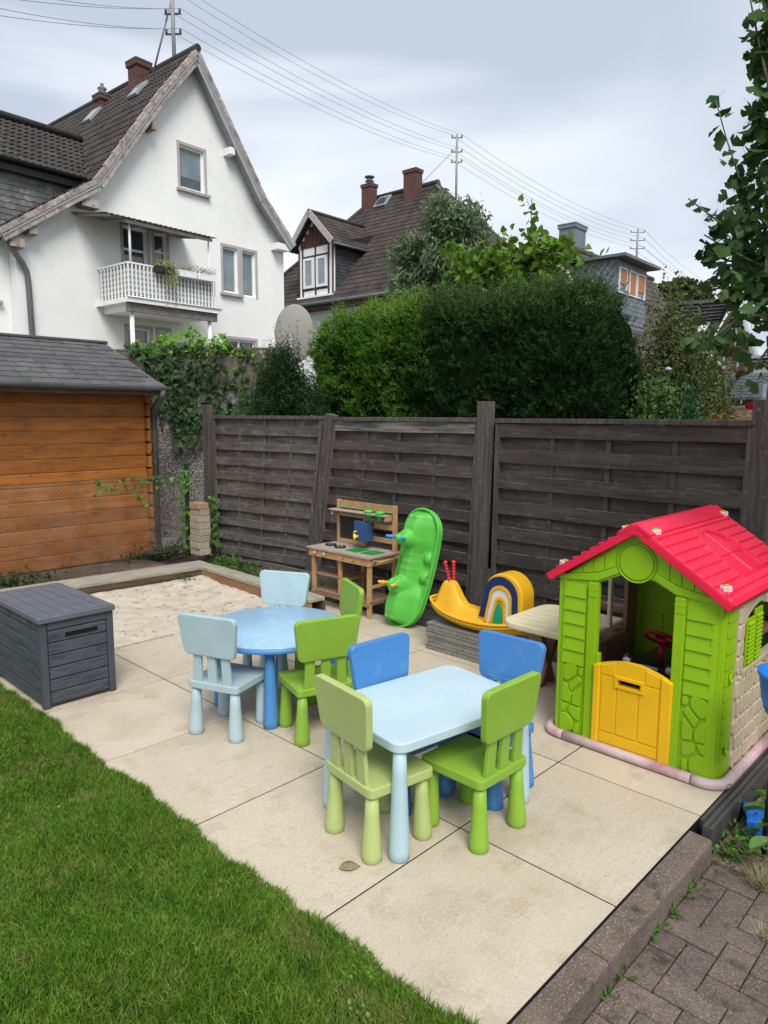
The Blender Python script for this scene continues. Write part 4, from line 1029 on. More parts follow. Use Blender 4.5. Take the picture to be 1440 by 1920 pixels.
# ================================================================== WOVEN PANEL FENCE
m_fa = mat('fence_slat', (0.072, 0.061, 0.054), (0.044, 0.036, 0.032), rough=0.85, scale=5, stretch=(1, .35, 5), lo=.38, hi=.62, grain=((0.016, 0.013, 0.013), 9, 0.50, 0.72), bump=0.7, bdist=0.003, rnd=0.18,
           spots=[((0.10, 0.092, 0.088), 9, 0.56, 0.8)], streak=((0.19, 0.175, 0.165), 7, 0.60, 0.74))
m_fw = mat('fence_slat_weathered', (0.108, 0.096, 0.088), (0.060, 0.052, 0.047), rough=0.85, scale=5, stretch=(1, .45, 6), lo=.35, hi=.65, grain=((0.026, 0.023, 0.023), 9, 0.50, 0.74), bump=0.7, bdist=0.003, rnd=0.18,
           spots=[((0.15, 0.14, 0.135), 9, 0.50, 0.8)], streak=((0.25, 0.235, 0.225), 7, 0.58, 0.74))
m_fp = mat('fence_post', (0.095, 0.083, 0.076), (0.050, 0.044, 0.042), rough=0.85, scale=6, stretch=(6, 6, .4), grain=((0.022, 0.019, 0.018), 7, 0.5, 0.7), bump=0.8, bdist=0.004, rnd=0.1, spots=[((0.16, 0.145, 0.13), 30, 0.6, 0.75)])
m_fwh = mat('fence_slat_bleached', (0.22, 0.205, 0.19), (0.075, 0.068, 0.065), rough=0.85, scale=4, stretch=(1, .5, 8), lo=.42, hi=.58, grain=((0.045, 0.04, 0.038), 9, 0.45, 0.68), bump=0.8, bdist=0.003)
m_fedge = mat('worn_skylit_edge', (0.30, 0.28, 0.26), (0.10, 0.09, 0.085), rough=.9, scale=6, stretch=(1, 2.5, 1), lo=.42, hi=.6)  # pale slat tops: wear plus sky light painted into the colour
def panel(A, B_, z0, z1, la, lb, m, label, front_first, npair=9, bleached=(), seed=1):
    """A, B: ground ends (left, right as seen); la, lb: how far each end leans to the left at full height"""
    rnd = random.Random(seed)
    A = Vector((*A, 0)); B_ = Vector((*B_, 0)); d = (B_ - A).normalized(); nrm = Vector((d.y, -d.x, 0))
    if nrm.x > 0: nrm = -nrm                                  # towards the patio (-X)
    t = FENCE; O = Vector(FENCE.location)
    def pt(s, z, off): return A - O + d * (s * (B_ - A).length) - d * ((la * (1 - s) + lb * s) * (z - z0) / (z1 - z0)) + nrm * off + Vector((0, 0, z))
    Lw = (B_ - A).length; fr = .045 / Lw
    b = MB()
    for s in (fr * .5, 1 - fr * .5): b.bar(pt(s, z0, 0), pt(s, z1 - .037, 0), d, .045, .052)
    b.bar(pt(0, z1 - .018, 0), pt(1, z1 - .018, 0), (0, 0, 1), .036, .075)
    b.bar(pt(fr, z0 + .02, 0), pt(1 - fr, z0 + .02, 0), (0, 0, 1), .036, .050); t = b.build('fence_panel', m_fp, FENCE, bev=.003, seg=1); t['label'] = label
    for s in (.265, .5, .745):
        b = MB(); b.bar(pt(s, z0 + .02, .0), pt(s, z1 - .04, .0), d, .036, .013); b.build('batten', m, t)
    H_ = (z1 - .04 - z0); ph = H_ / (npair * 2 + (0 if front_first else 1)); hgt = ph * 1.30
    for k in range(npair * 2 + (0 if front_first else 1)):
        z = z1 - .04 - ph * (k + .5); front = (k % 2 == 0) == front_first
        off = .0155 if front else -.0155
        hh = ph * (1.02 if front else 1.28); zc = z + rnd.uniform(-.003, .003)
        mm = m_fwh if k in bleached else m
        tw = rnd.uniform(-.006, .006); segs = [fr, .265, .5, .745, 1 - fr]
        # each slat bulges between the battens
        n = 16; V = []; F = []
        for i in range(n + 1):
            s = fr + (1 - 2 * fr) * i / n
            bul = (.012 if front else -.012) * (0.35 + .65 * (1 - abs(math.sin(PI * (s - .02) / .245)) ** 2)) if False else (.004 if front else -.004) * math.cos(4 * PI * s)
            c_ = pt(s, zc + tw * (s - .5) + .0018 * math.sin(9 * s + k), off + bul)
            ch = rnd.uniform(-.0012, .0012)
            for (du, dn) in ((-hh / 2, -.005), (hh / 2 + ch, -.005), (hh / 2 + ch, .005), (-hh / 2, .005)):
                V.append(c_ + Vector((0, 0, du)) + nrm * dn)
        for i in range(n):
            for j in range(4): F.append((4 * i + j, 4 * i + (j + 1) % 4, 4 * i + 4 + (j + 1) % 4, 4 * i + 4 + j))
        F += [(0, 3, 2, 1), (4 * n, 4 * n + 1, 4 * n + 2, 4 * n + 3)]
        b = MB(); b.add(V, F); sl_o = b.build('slat', mm, t)
        sl_o.data.materials.append(m_fedge); rr = rnd.random()
        for p_ in sl_o.data.polygons:
            if p_.normal.z > .8 and front and mn.noise(Vector((p_.center.y * 3, k * 3.3, seed))) > -.25 + .1 * rr: p_.material_index = 1
    return t
FENCE = thing('wooden_fence', 'grey woven wooden panel fence with square posts behind the toys', 'fence', (4.74, 3.4, 0))
panel((4.545, 7.06), (4.735, 5.63), .045, 1.700, -.0, -.235, m_fw, 'leftmost woven fence panel of weathered grey slats, by the brick stack', False, 9, seed=3)
panel((4.745, 5.52), (4.745, 3.53), .00, 1.690, -.30, -.07, m_fa, 'middle woven fence panel with a bleached top slat, behind the toy kitchen', True, 9, bleached=(0,), seed=5)
panel((4.755, 3.33), (4.755, 1.42), .00, 1.685, -.02, -.03, m_fa, 'dark woven fence panel behind the playhouse', True, 8, seed=8)
panel((4.80, 1.22), (4.80, -.60), .00, 1.685, -.0, -.0, m_fa, 'rightmost fence panel, cut off by the photo edge', True, 8, seed=9)
def post(x, y, h, lean, wd, label, lean2=0):
    o = Vector((x, y, 0)) - Vector(FENCE.location)
    b = MB(); b.bar(o + Vector((0, 0, -.1)), o + Vector((lean2, lean, h)), (0, 1, 0), wd, .085); q = b.build('post', m_fp, FENCE, bev=.006, seg=2); q['label'] = label
post(4.545, 7.175, 1.82, .0, .115, 'fence post at the left end of the fence, behind the brick stack')
post(4.742, 5.600, 1.715, -.34, .115, 'leaning fence post between the weathered panel and the middle panel')
post(4.745, 3.46, 1.82, -.045, .12, 'tall fence post between the middle panel and the dark panel')
post(4.77, 1.34, 1.81, .015, .12, 'tall fence post at the right edge of the photo, beside the red rose')
# back rail seen under the first panels
m_under = mat('under_board', (0.10, 0.085, 0.07), (0.14, 0.12, 0.10), rough=.9, scale=9)
tag(MB().bar((4.62, 6.9, .05), (4.70, 4.5, .03), (0, 0, 1), .12, .03).build('gravel_board', m_under), 'low grey board on the ground under the left fence panels', 'board')
# red rose over the fence
m_rose = mat('rose_red', (0.55, 0.004, 0.035), (0.38, 0.002, 0.02), rough=.5, scale=40)
t = thing('rose', 'red rose flower peeping over the fence beside the right post', 'flower', (4.87, 1.455, 1.77))
b = MB()
for k in range(22):
    a = k * 2.4; r = .008 + .0016 * k
    def pf(i, j, a=a, r=r, k=k):
        q = a + (i - .5) * 1.7; rr = r * (1 + .25 * j); return (rr * math.cos(q), rr * math.sin(q), -.018 + j * .045 - (.001 * k) * j * 1.2)
    b.grid(pf, 5, 3)
b.build('petals', m_rose, t, fix=False)
MB().tube([(0, 0, -.01), (.01, -.02, -.25), (.03, -.05, -.7), (.05, -.04, -1.75)], .004, 6).build('stem', mat('stem_green', (0.06, 0.12, 0.03)), t)
# ================================================================== SHED
m_shed = mat('shed_board', (0.34, 0.122, 0.018), (0.225, 0.076, 0.013), rough=0.55, scale=4, stretch=(.6, 1, 3.5), lo=.35, hi=.7, grain=((0.13, 0.045, 0.010), 6, 0.50, 0.72), bump=0.5, bdist=0.003, rnd=0.2, spec=.4,
             spots=[((0.14, 0.06, 0.022), 3.0, 0.56, 0.78), ((0.06, 0.022, 0.01), 10, 0.68, 0.73)])
m_shing = mat('shingle', (0.062, 0.062, 0.066), (0.095, 0.093, 0.097), rough=0.9, scale=5, bump=.6, bscale=240, bdist=.002, rnd=.16, spots=[((0.17, 0.165, 0.17), 150, 0.6, 0.7), ((0.035, 0.035, 0.035), 6, 0.6, 0.75)])
m_zinc = mat('zinc', (0.085, 0.095, 0.10), (0.14, 0.15, 0.155), rough=.5, scale=8, stretch=(.5, 1, 4))
t = thing('garden_shed', 'orange brown log garden shed with a grey shingle roof at the left', 'shed', (4.03, 7.65, 0))
ph = .146
for k in range(13):
    z0 = .075 + k * ph
    b = MB(); y0 = -.0 + (.002 if k % 2 else 0)
    b.prism([(y0 + .004, z0 + .001), (y0 + .045, z0 + .001), (y0 + .045, z0 + ph - .001), (y0 + .004, z0 + ph - .001), (y0, z0 + ph - .009), (y0, z0 + .010)], lambda y, z, d: (d, y, z), -4.2, -.02)
    b.build('wall_board', m_shed, t)
    b = MB(); o = 0 if k % 2 else .0
    b.b2((-.018, -.07 + .0, z0 + .012), (.022, .045, z0 + ph - .012)); b.build('corner_end', m_shed, t, bev=.008)
    b = MB(); b.b2((.04, .05, z0), (.085, 1.9, z0 + ph - .004)); b.build('side_board', m_shed, t, bev=.004, seg=1)
    b = MB(); b.b2((.024, -.02, z0 + .06), (.092, .049, z0 + ph + .03)); b.build('corner_end', m_shed, t, bev=.006)
MB().b2((-4.2, .05, .075), (.03, .09, 1.96)).build('inner_wall', m_shed, t)
# roof: local y -0.30 (eave, z 2.03) to 1.10 (ridge, z 2.60)
ye, ze_, yr, zr_ = -.30, 2.015, 1.10, 2.585
sl_ = math.hypot(yr - ye, zr_ - ze_); dyy, dzz = (yr - ye) / sl_, (zr_ - ze_) / sl_
def rp_(x, s, h): return (x, ye + dyy * s - dzz * h, ze_ + dzz * s + dyy * h)
b = MB(); b.prism([(0, -.05), (sl_, -.05), (sl_, -.002), (0, -.002)], lambda s, h, x: rp_(x, s, h), -4.3, .085); rf = b.build('roof', m_shing, t)
b = MB(); b.prism([(0, -.05), (sl_, -.05), (sl_, -.002), (0, -.002)], lambda s, h, x: (x, 2 * yr - rp_(x, s, h)[1], rp_(x, s, h)[2]), -4.3, .085); b.build('back_slope', m_shing, rf)
rows = 10; rh = sl_ / rows
for r_ in range(rows):
    x = .10 - (r_ % 2) * .14 - (r_ % 3) * .03; first = True
    while x > -2.75:
        w_ = .285 if not first else .285 - (r_ % 2) * .12; w_ = w_ + random.uniform(-.01, .01)
        b = MB(); s0 = r_ * rh - .012; s1 = (r_ + 1) * rh + .02
        lf = random.uniform(0, .0025)
        b.add([rp_(x - w_ + .004, s0, .0085 + lf), rp_(x - .004, s0, .0085 + lf), rp_(x - .004, s1, .001), rp_(x - w_ + .004, s1, .001), rp_(x - w_ + .004, s0, .0005), rp_(x - .004, s0, .0005)], [(0, 1, 2, 3), (0, 4, 5, 1), (1, 5, 2), (0, 3, 4)])
        b.build('shingle', m_shing, rf); x -= w_; first = False
b = MB(); b.b2((-4.3, yr - .06, zr_ - .012), (.09, yr + .06, zr_ + .022)); b.build('ridge_cap', m_shing, rf, bev=.01)
b = MB(); n = 10; P = [(.052 * math.cos(PI + PI * k / n), .052 * math.sin(PI + PI * k / n)) for k in range(n + 1)] + [(.046 * math.cos(2 * PI - PI * k / n), .046 * math.sin(2 * PI - PI * k / n)) for k in range(n + 1)]
b.prism(P, lambda y, z, d: (d, ye - .035 + y, ze_ - .0 + z), -4.3, .125); b.build('gutter', m_zinc, t)
b = MB(); b.tube([(.035, ye - .035, ze_ - .04), (.035, ye - .035, ze_ - .10), (.075, -.05, 1.76), (.085, -.02, 1.6), (.085, -.02, .1)], .036, 12); b.build('downpipe', mat('old_pipe', (0.05, 0.048, 0.047), (0.09, 0.082, 0.075), rough=.6, scale=7), t)
MB().b2((-4.2, -.28, 1.925), (.07, -.02, 1.95)).build('soffit', m_shed, t)
MB().b2((-4.2, -.285, 1.93), (.1, -.27, 2.0)).build('fascia', m_shing, t)

# ---- chain-link fence on the sandbox beam
m_wire = mat('fence_wire', (0.20, 0.18, 0.15), (0.05, 0.048, 0.045), rough=.5, scale=5, lo=.4, hi=.6); m_gp = mat('green_post', (0.012, 0.035, 0.022), rough=.5)
t = thing('chain_link_fence', 'low chain-link fence with a green post in front of the shed', 'fence', (4.2, 7.1, 0))
x0, x1, zb, zt = -3.2, -.03, .17, 1.06
cell = .041; q = MB(); q2 = MB()
nx = int((x1 - x0) / cell); nz_ = int((zt - zb) / cell)
def wv(i, j):                      # wire mesh node with a little slack
    x = x0 + i * cell; z = zt - j * cell
    return Vector((x + .012 * math.sin(x * 3 + j * .7), .012 * math.sin(x * 2.3 + z * 4), z - .02 * math.sin(PI * (x - x0) / (x1 - x0)) + .0 ))
for par in (0, 1):
    for i in range(-nz_, nx + 1):
        pts = []
        for j in range(nz_ + 1):
            ii = i + j if par == 0 else i + nz_ - j
            if 0 <= ii <= nx: pts.append(wv(ii, j) + Vector((0, .002 * (1 if (j + par) % 2 else -1), 0)))
        if len(pts) > 1: q.tube(pts, .0021, 4, cap=False)
q.build('wire_mesh', m_wire, t, fix=False)
q = MB(); q.tube([wv(i, 0) + Vector((0, 0, .006)) for i in range(nx + 1)], .0035, 6); q.build('tension_wire', m_gp, t)
MB().prism(rpoly([(-.028, -.012), (.028, -.012), (.028, .012), (-.028, .012)], .005, 2), XY, .12, 1.15).build('post', m_gp, t)
MB().b2((-.034, -.016, 1.15), (.034, .016, 1.165)).build('post_cap', m_gp, t)
# ---- brick stack beside the post
m_bs = mat('sand_brick', (0.30, 0.25, 0.19), (0.37, 0.32, 0.25), rough=.95, scale=12, bump=1, bscale=90, bdist=.006, rnd=.12, spots=[((0.13, 0.12, 0.09), 40, .6, .7)])
for k in range(8):
    o = MB(); tw = random.uniform(-.06, .06); o.box((0, 0, 0), (.125 + (.014 if k < 6 else -.004), .20, .071)); 
    ob = o.build('brick', m_bs, bev=.006); ob.location = (4.245 + random.uniform(-.008, .008), 6.93, .153 + .0365 + k * .0735); ob.rotation_euler = (0, 0, tw)
    place = ['lowest', 'second lowest', 'third from the bottom', 'fourth from the bottom', 'fifth from the bottom', 'third from the top', 'second from the top', 'topmost, reddish'][k]
    if k == 7: ob.data.materials[0] = mat('red_brick_piece', (0.36, 0.21, 0.15), (0.30, 0.17, 0.12), rough=.95, scale=12, bump=1, bscale=90)
    tag(ob, f'rough brick, {place}, of the small stack beside the green post', 'brick', 'bricks stacked at the fence corner')
# ---- striped bag lying behind the mesh
m_bag = mat('striped_bag', (0.05, 0.055, 0.06), (0.09, 0.1, 0.11), rough=.4, scale=9, wave=((0.28, 0.29, 0.31), 9, 'X'))
b = MB(); b.grid(lambda u, v: (.19 * math.cos(2 * PI * u) * math.sin(PI * v) * (1 + .15 * math.sin(9 * u + 5 * v)), .12 * math.sin(2 * PI * u) * math.sin(PI * v), .07 - .09 * math.cos(PI * v) + .012 * math.sin(14 * u + 9 * v)), 26, 14)
o = b.build('plastic_bag', m_bag); o.location = (4.28, 7.78, .07); tag(o, 'dark striped plastic bag lying behind the chain-link fence by the downpipe', 'bag')

# ================================================================== GARDEN WALL with concrete band and pebbledash
m_cband = mat('concrete_band', (0.15, 0.125, 0.085), (0.095, 0.085, 0.07), rough=.9, scale=3, stretch=(1, 1, .4), bump=.3, bscale=70, spots=[((0.28, 0.26, 0.22), 9, .60, .72), ((0.05, 0.05, 0.045), 4, .58, .75)])
m_peb = mat('pebbledash', (0.13, 0.12, 0.115), (0.36, 0.33, 0.31), rough=.85, scale=45, detail=2, lo=.47, hi=.56, bump=1.0, bscale=55, bdist=.02, spots=[((0.03, 0.03, 0.028), 62, .55, .62)])
t = thing('garden_wall', 'pebbledash garden wall with a concrete top band, overgrown with ivy', 'wall', (4.9, 8.17, 0), R(-45.5))
MB().b2((-1.9, 0, -.1), (1.25, .22, 2.02)).build('pebble_wall', m_peb, t)
MB().b2((-1.9, -.025, 2.023), (-.115, .25, 2.50)).build('concrete_band', m_cband, t, bev=.01)
MB().b2((.115, -.025, 2.023), (1.25, .25, 2.53)).build('concrete_band', m_cband, t, bev=.01)
MB().b2((-.11, -.05, 1.85), (.11, .27, 2.60)).build('corner_pier', m_cband, t, bev=.015)
MB().b2((-1.9, -.03, 2.503), (-.12, .27, 2.525)).build('coping', m_cband, t); MB().b2((.12, -.03, 2.533), (1.25, .27, 2.555)).build('coping', m_cband, t)

# ================================================================== HOUSES
m_wh = mat('white_render', (0.80, 0.81, 0.80), (0.75, 0.76, 0.755), rough=.9, scale=.8, bump=.6, bscale=34, bdist=.009, spots=[((0.66, 0.66, 0.64), 1.1, .54, .8), ((0.58, 0.575, 0.55), 3.5, .66, .8)])
m_whs = mat('white_paint', (0.80, 0.81, 0.82), (0.74, 0.75, 0.76), rough=.5, scale=6)
m_sur = mat('window_surround', (0.42, 0.39, 0.38), (0.36, 0.33, 0.33), rough=.8, scale=6)
m_glass = mat('window_glass', (0.035, 0.05, 0.065), (0.05, 0.07, 0.09), rough=.06, scale=1.5, spec=1.0)
m_blind = mat('blind', (0.30, 0.37, 0.41), (0.16, 0.21, 0.24), rough=.5, scale=2, wave=((0.12, 0.165, 0.19), 9, 'Z'))
m_rt = mat('roof_tile_dark', (0.030, 0.025, 0.023), (0.050, 0.041, 0.037), rough=.8, scale=3, bump=.3, bscale=60, rnd=.25, spots=[((0.015, 0.016, 0.012), 2.2, .56, .66), ((0.075, 0.065, 0.06), 14, .66, .75)])
m_rti = mat('roof_tile_island', (0.034, 0.027, 0.025), (0.052, 0.041, 0.037), rough=.8, scale=1.2, bump=.3, bscale=60, island=.28, spots=[((0.022, 0.02, 0.018), 1.4, .56, .7)])
m_vt = mat('verge_tile', (0.34, 0.31, 0.28), (0.22, 0.15, 0.125), rough=.85, scale=4, lo=.46, hi=.62, bump=.4, bscale=40, rnd=.15, spots=[((0.40, 0.385, 0.36), 9, .55, .65), ((0.09, 0.075, 0.065), 14, .6, .7)])
m_slate = mat('slate', (0.10, 0.10, 0.105), (0.16, 0.155, 0.15), rough=.6, scale=3, rnd=.25, spots=[((0.26, 0.25, 0.24), 7, .60, .68)])
m_slates = mat('slate_dark', (0.040, 0.042, 0.047), (0.062, 0.064, 0.07), rough=.6, scale=3, island=.22)
m_slateb = mat('slate_blue', (0.115, 0.14, 0.17), (0.16, 0.185, 0.215), rough=.55, scale=2, island=.18)
def brickmat(name, c1, c2, mo, sc=1, rot=None):
    m = mat(name, c1, c2, rough=.9, scale=9, bump=0)
    t = m.node_tree; b = [n for n in t.nodes if n.type == 'BSDF_PRINCIPLED'][0]
    tcn = t.nodes.new('ShaderNodeTexCoord'); sx = t.nodes.new('ShaderNodeSeparateXYZ'); cx2 = t.nodes.new('ShaderNodeCombineXYZ'); ad = t.nodes.new('ShaderNodeMath')
    t.links.new(tcn.outputs['Object'], sx.inputs[0]); t.links.new(sx.outputs[0], ad.inputs[0]); t.links.new(sx.outputs[1], ad.inputs[1]); t.links.new(ad.outputs[0], cx2.inputs[0]); t.links.new(sx.outputs[2], cx2.inputs[1])
    br = t.nodes.new('ShaderNodeTexBrick'); br.inputs['Color1'].default_value = (*c1, 1); br.inputs['Color2'].default_value = (*c2, 1); br.inputs['Mortar'].default_value = (*mo, 1)
    br.inputs['Scale'].default_value = 1 / sc; br.inputs['Brick Width'].default_value = .24; br.inputs['Row Height'].default_value = .075; br.inputs['Mortar Size'].default_value = .016
    t.links.new(cx2.outputs[0], br.inputs[0]); t.links.new(br.outputs[0], b.inputs['Base Color'])
    bp = t.nodes.new('ShaderNodeBump'); bp.inputs['Strength'].default_value = .6; bp.inputs['Distance'].default_value = .01; bp.invert = True; t.links.new(br.outputs[1], bp.inputs['Height']); t.links.new(bp.outputs[0], b.inputs['Normal'])
    return m
m_brk = brickmat('chimney_brick', (0.19, 0.070, 0.055), (0.115, 0.045, 0.038), (0.055, 0.042, 0.038))
m_brk2 = brickmat('house_brick', (0.27, 0.11, 0.08), (0.20, 0.085, 0.065), (0.22, 0.18, 0.16))
m_woodd = mat('dark_timber', (0.075, 0.032, 0.026), (0.05, 0.022, 0.018), rough=.8, scale=5); m_gr = mat('cool_grey_paint', (0.33, 0.35, 0.37), (0.27, 0.29, 0.31), rough=.6, scale=4)

# one pantile mesh, shared: x across, y up the slope, z out
def tilemesh(name, w_=.30, l_=.36, waves=2):
    n = waves * 4; V = []; F = []
    for j, (y, zo) in enumerate(((0, .030), (l_, .004))):
        for i in range(n + 1): V.append((w_ * (i / n - .5), y, zo + .017 * math.cos(2 * PI * waves * i / n)))
    for i in range(n + 1): V.append((w_ * (i / n - .5), 0, .0))
    for i in range(n): F += [(i, i + 1, n + 2 + i, n + 1 + i), (2 * n + 2 + i, 2 * n + 3 + i, i + 1, i)]
    b = MB(); b.add(V, F); me = b.data(name); return me, V, F
TM, TV, TF = tilemesh('pantile'); TM.materials.append(m_rt)
def tile_field(parent, rows, frame, limit=300, order=None, nm='roof_tile', tm=(TM, TV, TF), joined=None):
    """rows: list of (origin Vector, xdir, ydir, scale x) in parent's space; the first `limit` become tiles of their own, the rest one part"""
    ms = []
    for (o, xd, yd) in rows:
        zd = xd.cross(yd).normalized(); ms.append(Matrix(((xd.x, yd.x, zd.x, o.x), (xd.y, yd.y, zd.y, o.y), (xd.z, yd.z, zd.z, o.z), (0, 0, 0, 1))))
    if order: ms.sort(key=order)
    for M_ in ms[:limit]: put(nm, tm[0], parent, M=M_)
    rest = ms[limit:]
    if rest:
        b = MB()
        for M_ in rest: b.add([M_ @ Vector(v) for v in tm[1]], tm[2])
        b.build('further_tiles', joined or m_rti, parent, fix=False, kind='stuff')

def window(par, x0, x1, z0, z1, y=0, fr=.05, surround=.07, m_f=None, m_g=None, mullion=None, sill=True, depth=.12, blind=False, transom=None, nm='window'):
    """framed window set back in the wall plane y (front is -y)"""
    m_f = m_f or m_whs
    b = MB()
    for a, c in (((x0, z0), (x0 + fr, z1)), ((x1 - fr, z0), (x1, z1)), ((x0 + fr, z0), (x1 - fr, z0 + fr)), ((x0 + fr, z1 - fr), (x1 - fr, z1))): b.b2((a[0], y + depth - .05, a[1]), (c[0], y + depth + .01, c[1]))
    if mullion:
        for q in mullion: b.b2((q - fr / 2, y + depth - .045, z0 + fr), (q + fr / 2, y + depth + .008, z1 - fr))
    if transom:
        b.b2((x0 + fr, y + depth - .046, transom - fr / 2), (x1 - fr, y + depth + .009, transom + fr / 2))
    wn_ = b.build(nm, m_f, par)
    MB().b2((x0 + fr * .8, y + depth - .01, z0 + fr * .8), (x1 - fr * .8, y + depth, z1 - fr * .8)).build('pane', m_g or m_glass, wn_)
    if blind: MB().b2((x0 + fr, y + depth - .016, z0 + fr + (z1 - z0) * blind), (x1 - fr, y + depth - .011, z1 - fr)).build('blind', m_blind, wn_)
    if surround:
        b = MB(); s = surround
        for a, c in (((x0 - s, z0 - .02), (x0 - .001, z1 + s)), ((x1 + .001, z0 - .02), (x1 + s, z1 + s)), ((x0 - .001, z1 + .001), (x1 + .001, z1 + s))): b.b2((a[0], y - .012, a[1]), (c[0], y + depth - .051, c[1]))
        b.build('window_surround', m_sur, par)
    if sill: MB().b2((x0 - surround - .05, y - .10, z0 - .10), (x1 + surround + .05, y + depth - .055, z0 - .022)).build('window_sill', m_sur, par, bev=.01)
    return wn_
def wall_with_holes(par, poly, holes, y0, y1, m, nm='wall'):
    """wall polygon (x,z) with rectangular holes, cut by a boolean at build time"""
    b = MB(); b.prism(poly, XZ, y0, y1); o = b.build(nm, m, par)
    for (x0, x1, z0, z1) in holes:
        c = MB(); c.b2((x0, y0 - .2, z0), (x1, y1 - .12 if False else y0 + .16, z1)); co = c.build('cut', m, None)
        co.matrix_world = Matrix.Identity(4)
        d = o.modifiers.new('b', 'BOOLEAN'); d.operation = 'DIFFERENCE'; d.object = co; d.solver = 'EXACT'
        if par: co.parent = par
        CUTS.append((o, co))
    return o
CUTS = []
def apply_cuts():
    bpy.context.view_layer.update()
    dg = bpy.context.evaluated_depsgraph_get(); done = {}
    for o, c in CUTS:
        if o.name not in done: done[o.name] = (o, bpy.data.meshes.new_from_object(o.evaluated_get(dg)))
    for o, me in done.values(): o.modifiers.clear(); o.data = me
    for o, c in CUTS: bpy.data.objects.remove(c)
    CUTS.clear()

# ---------------- white gabled house
H1 = thing('white_house', 'tall white rendered house with steep tiled gable, balcony and weathered verge', 'house', (9.1, 16.6, 0), R(4.2))
holes = [(.86, 1.60, 7.37, 8.40), (2.12, 2.62, 5.0, 6.18), (2.78, 3.24, 4.97, 6.18), (-.78, -.14, 4.3, 6.14), (.05, .40, 4.95, 6.14), (-.78, -.15, 2.2, 3.80), (.06, .38, 2.7, 3.80), (2.1, 3.2, 2.6, 3.78)]
wall = wall_with_holes(H1, [(-3.28, -.3), (4.30, -.3), (4.30, 6.52), (3.30, 7.46), (2.44, 8.68), (1.24, 10.40), (.18, 9.12), (-1.03, 7.44), (-1.55, 6.74), (-2.20, 6.34), (-3.28, 5.60)], holes, 0, .3, m_wh)
MB().b2((4.00, .3, -.3), (4.30, 7.4, 6.45)).build('side_wall', m_wh, H1); MB().b2((-3.28, .3, -.3), (-3.0, 7.4, 5.6)).build('side_wall', m_wh, H1)
MB().b2((-9.5, .32, -.3), (-3.285, .6, 5.35)).build('wing_wall', m_wh, H1)
window(H1, .86, 1.60, 7.37, 8.40, blind=.25); window(H1, 2.12, 2.62, 5.0, 6.18, blind=.03); window(H1, 2.78, 3.24, 4.97, 6.18, blind=.03, sill=False)
MB().b2((2.63, -.01, 4.97), (2.70, .05, 6.25)).build('window_pillar', m_sur, H1)
window(H1, -.78, -.14, 4.3, 6.14, sill=False, transom=5.62, nm='balcony_door'); window(H1, .05, .40, 4.95, 6.14, sill=False, transom=5.7)
window(H1, -.78, -.15, 2.2, 3.80, sill=False, transom=3.3); window(H1, .06, .38, 2.7, 3.80, sill=False); window(H1, 2.1, 3.2, 2.6, 3.78, sill=False, mullion=[2.65], transom=3.5)
window(H1, -4.10, -3.62, 4.12, 5.05, y=.31)
# roof: profile polyline left and right (x,z), extruded back
LP = [(-3.74, 5.40), (-2.94, 5.96), (-2.22, 6.46), (-1.59, 6.88), (-1.11, 7.56), (-.47, 8.44), (.12, 9.26), (1.24, 10.62)]
RP = [(4.44, 6.56), (3.37, 7.60), (2.49, 8.84), (1.24, 10.62)]
YF, YB = -.36, 7.3
RR = -.02
def slab(profile, nm, th=.14):
    V = []; n = len(profile)
    b = MB()
    up = [Vector((x, 0, z)) for x, z in profile]
    nrm_ = []
    for i in range(n):
        d = (up[min(i + 1, n - 1)] - up[max(i - 1, 0)]).normalized(); q = Vector((-d.z, 0, d.x)); q = q if q.z > 0 else -q; nrm_.append(q)
    pts = [(p.x, p.z) for p in up] + [((p - q * th).x, (p - q * th).z) for p, q in zip(reversed(up), reversed(nrm_))]
    b.prism(pts, XZ, YF, YB); return b.build(nm, m_gr, H1)
roofL = slab(LP, 'roof'); roofR = slab(RP, 'roof')
def prof_tiles(profile, par, y0, y1, limit, nm='roof_tile'):
    # walk the profile from eave to ridge in rows
    seg = [(Vector((a[0], 0, a[1])), Vector((c[0], 0, c[1]))) for a, c in zip(profile[:-1], profile[1:])]
    rows = []; carry = 0; rl = .30
    tot = 0
    for a, c in seg:
        L_ = (c - a).length; d = (c - a).normalized(); s = carry
        while s < L_:
            if (c - seg[-1][1]).length > .01 or L_ - s > .27: rows.append((a + d * s, d))
            s += rl
        carry = s - L_
    out_ = []
    ny = int((y1 - y0) / .30)
    for (p, d) in rows:
        for k in range(ny):
            y = y0 + .15 + k * .30
            left = d.x > 0
            xd = Vector((0, -1, 0)) if left else Vector((0, 1, 0))
            out_.append((Vector((p.x, y, p.z)) + Vector((-d.z, 0, d.x)) * (.0 if left else 0), xd, d))
    tile_field(par, out_, None, limit, order=lambda M_: M_.translation.y * 1.0 + abs(M_.translation.x) * 0.001)
prof_tiles(LP, roofL, YF + .12, YB, 300)
prof_tiles(RP, roofR, YF + .12, YB, 0)
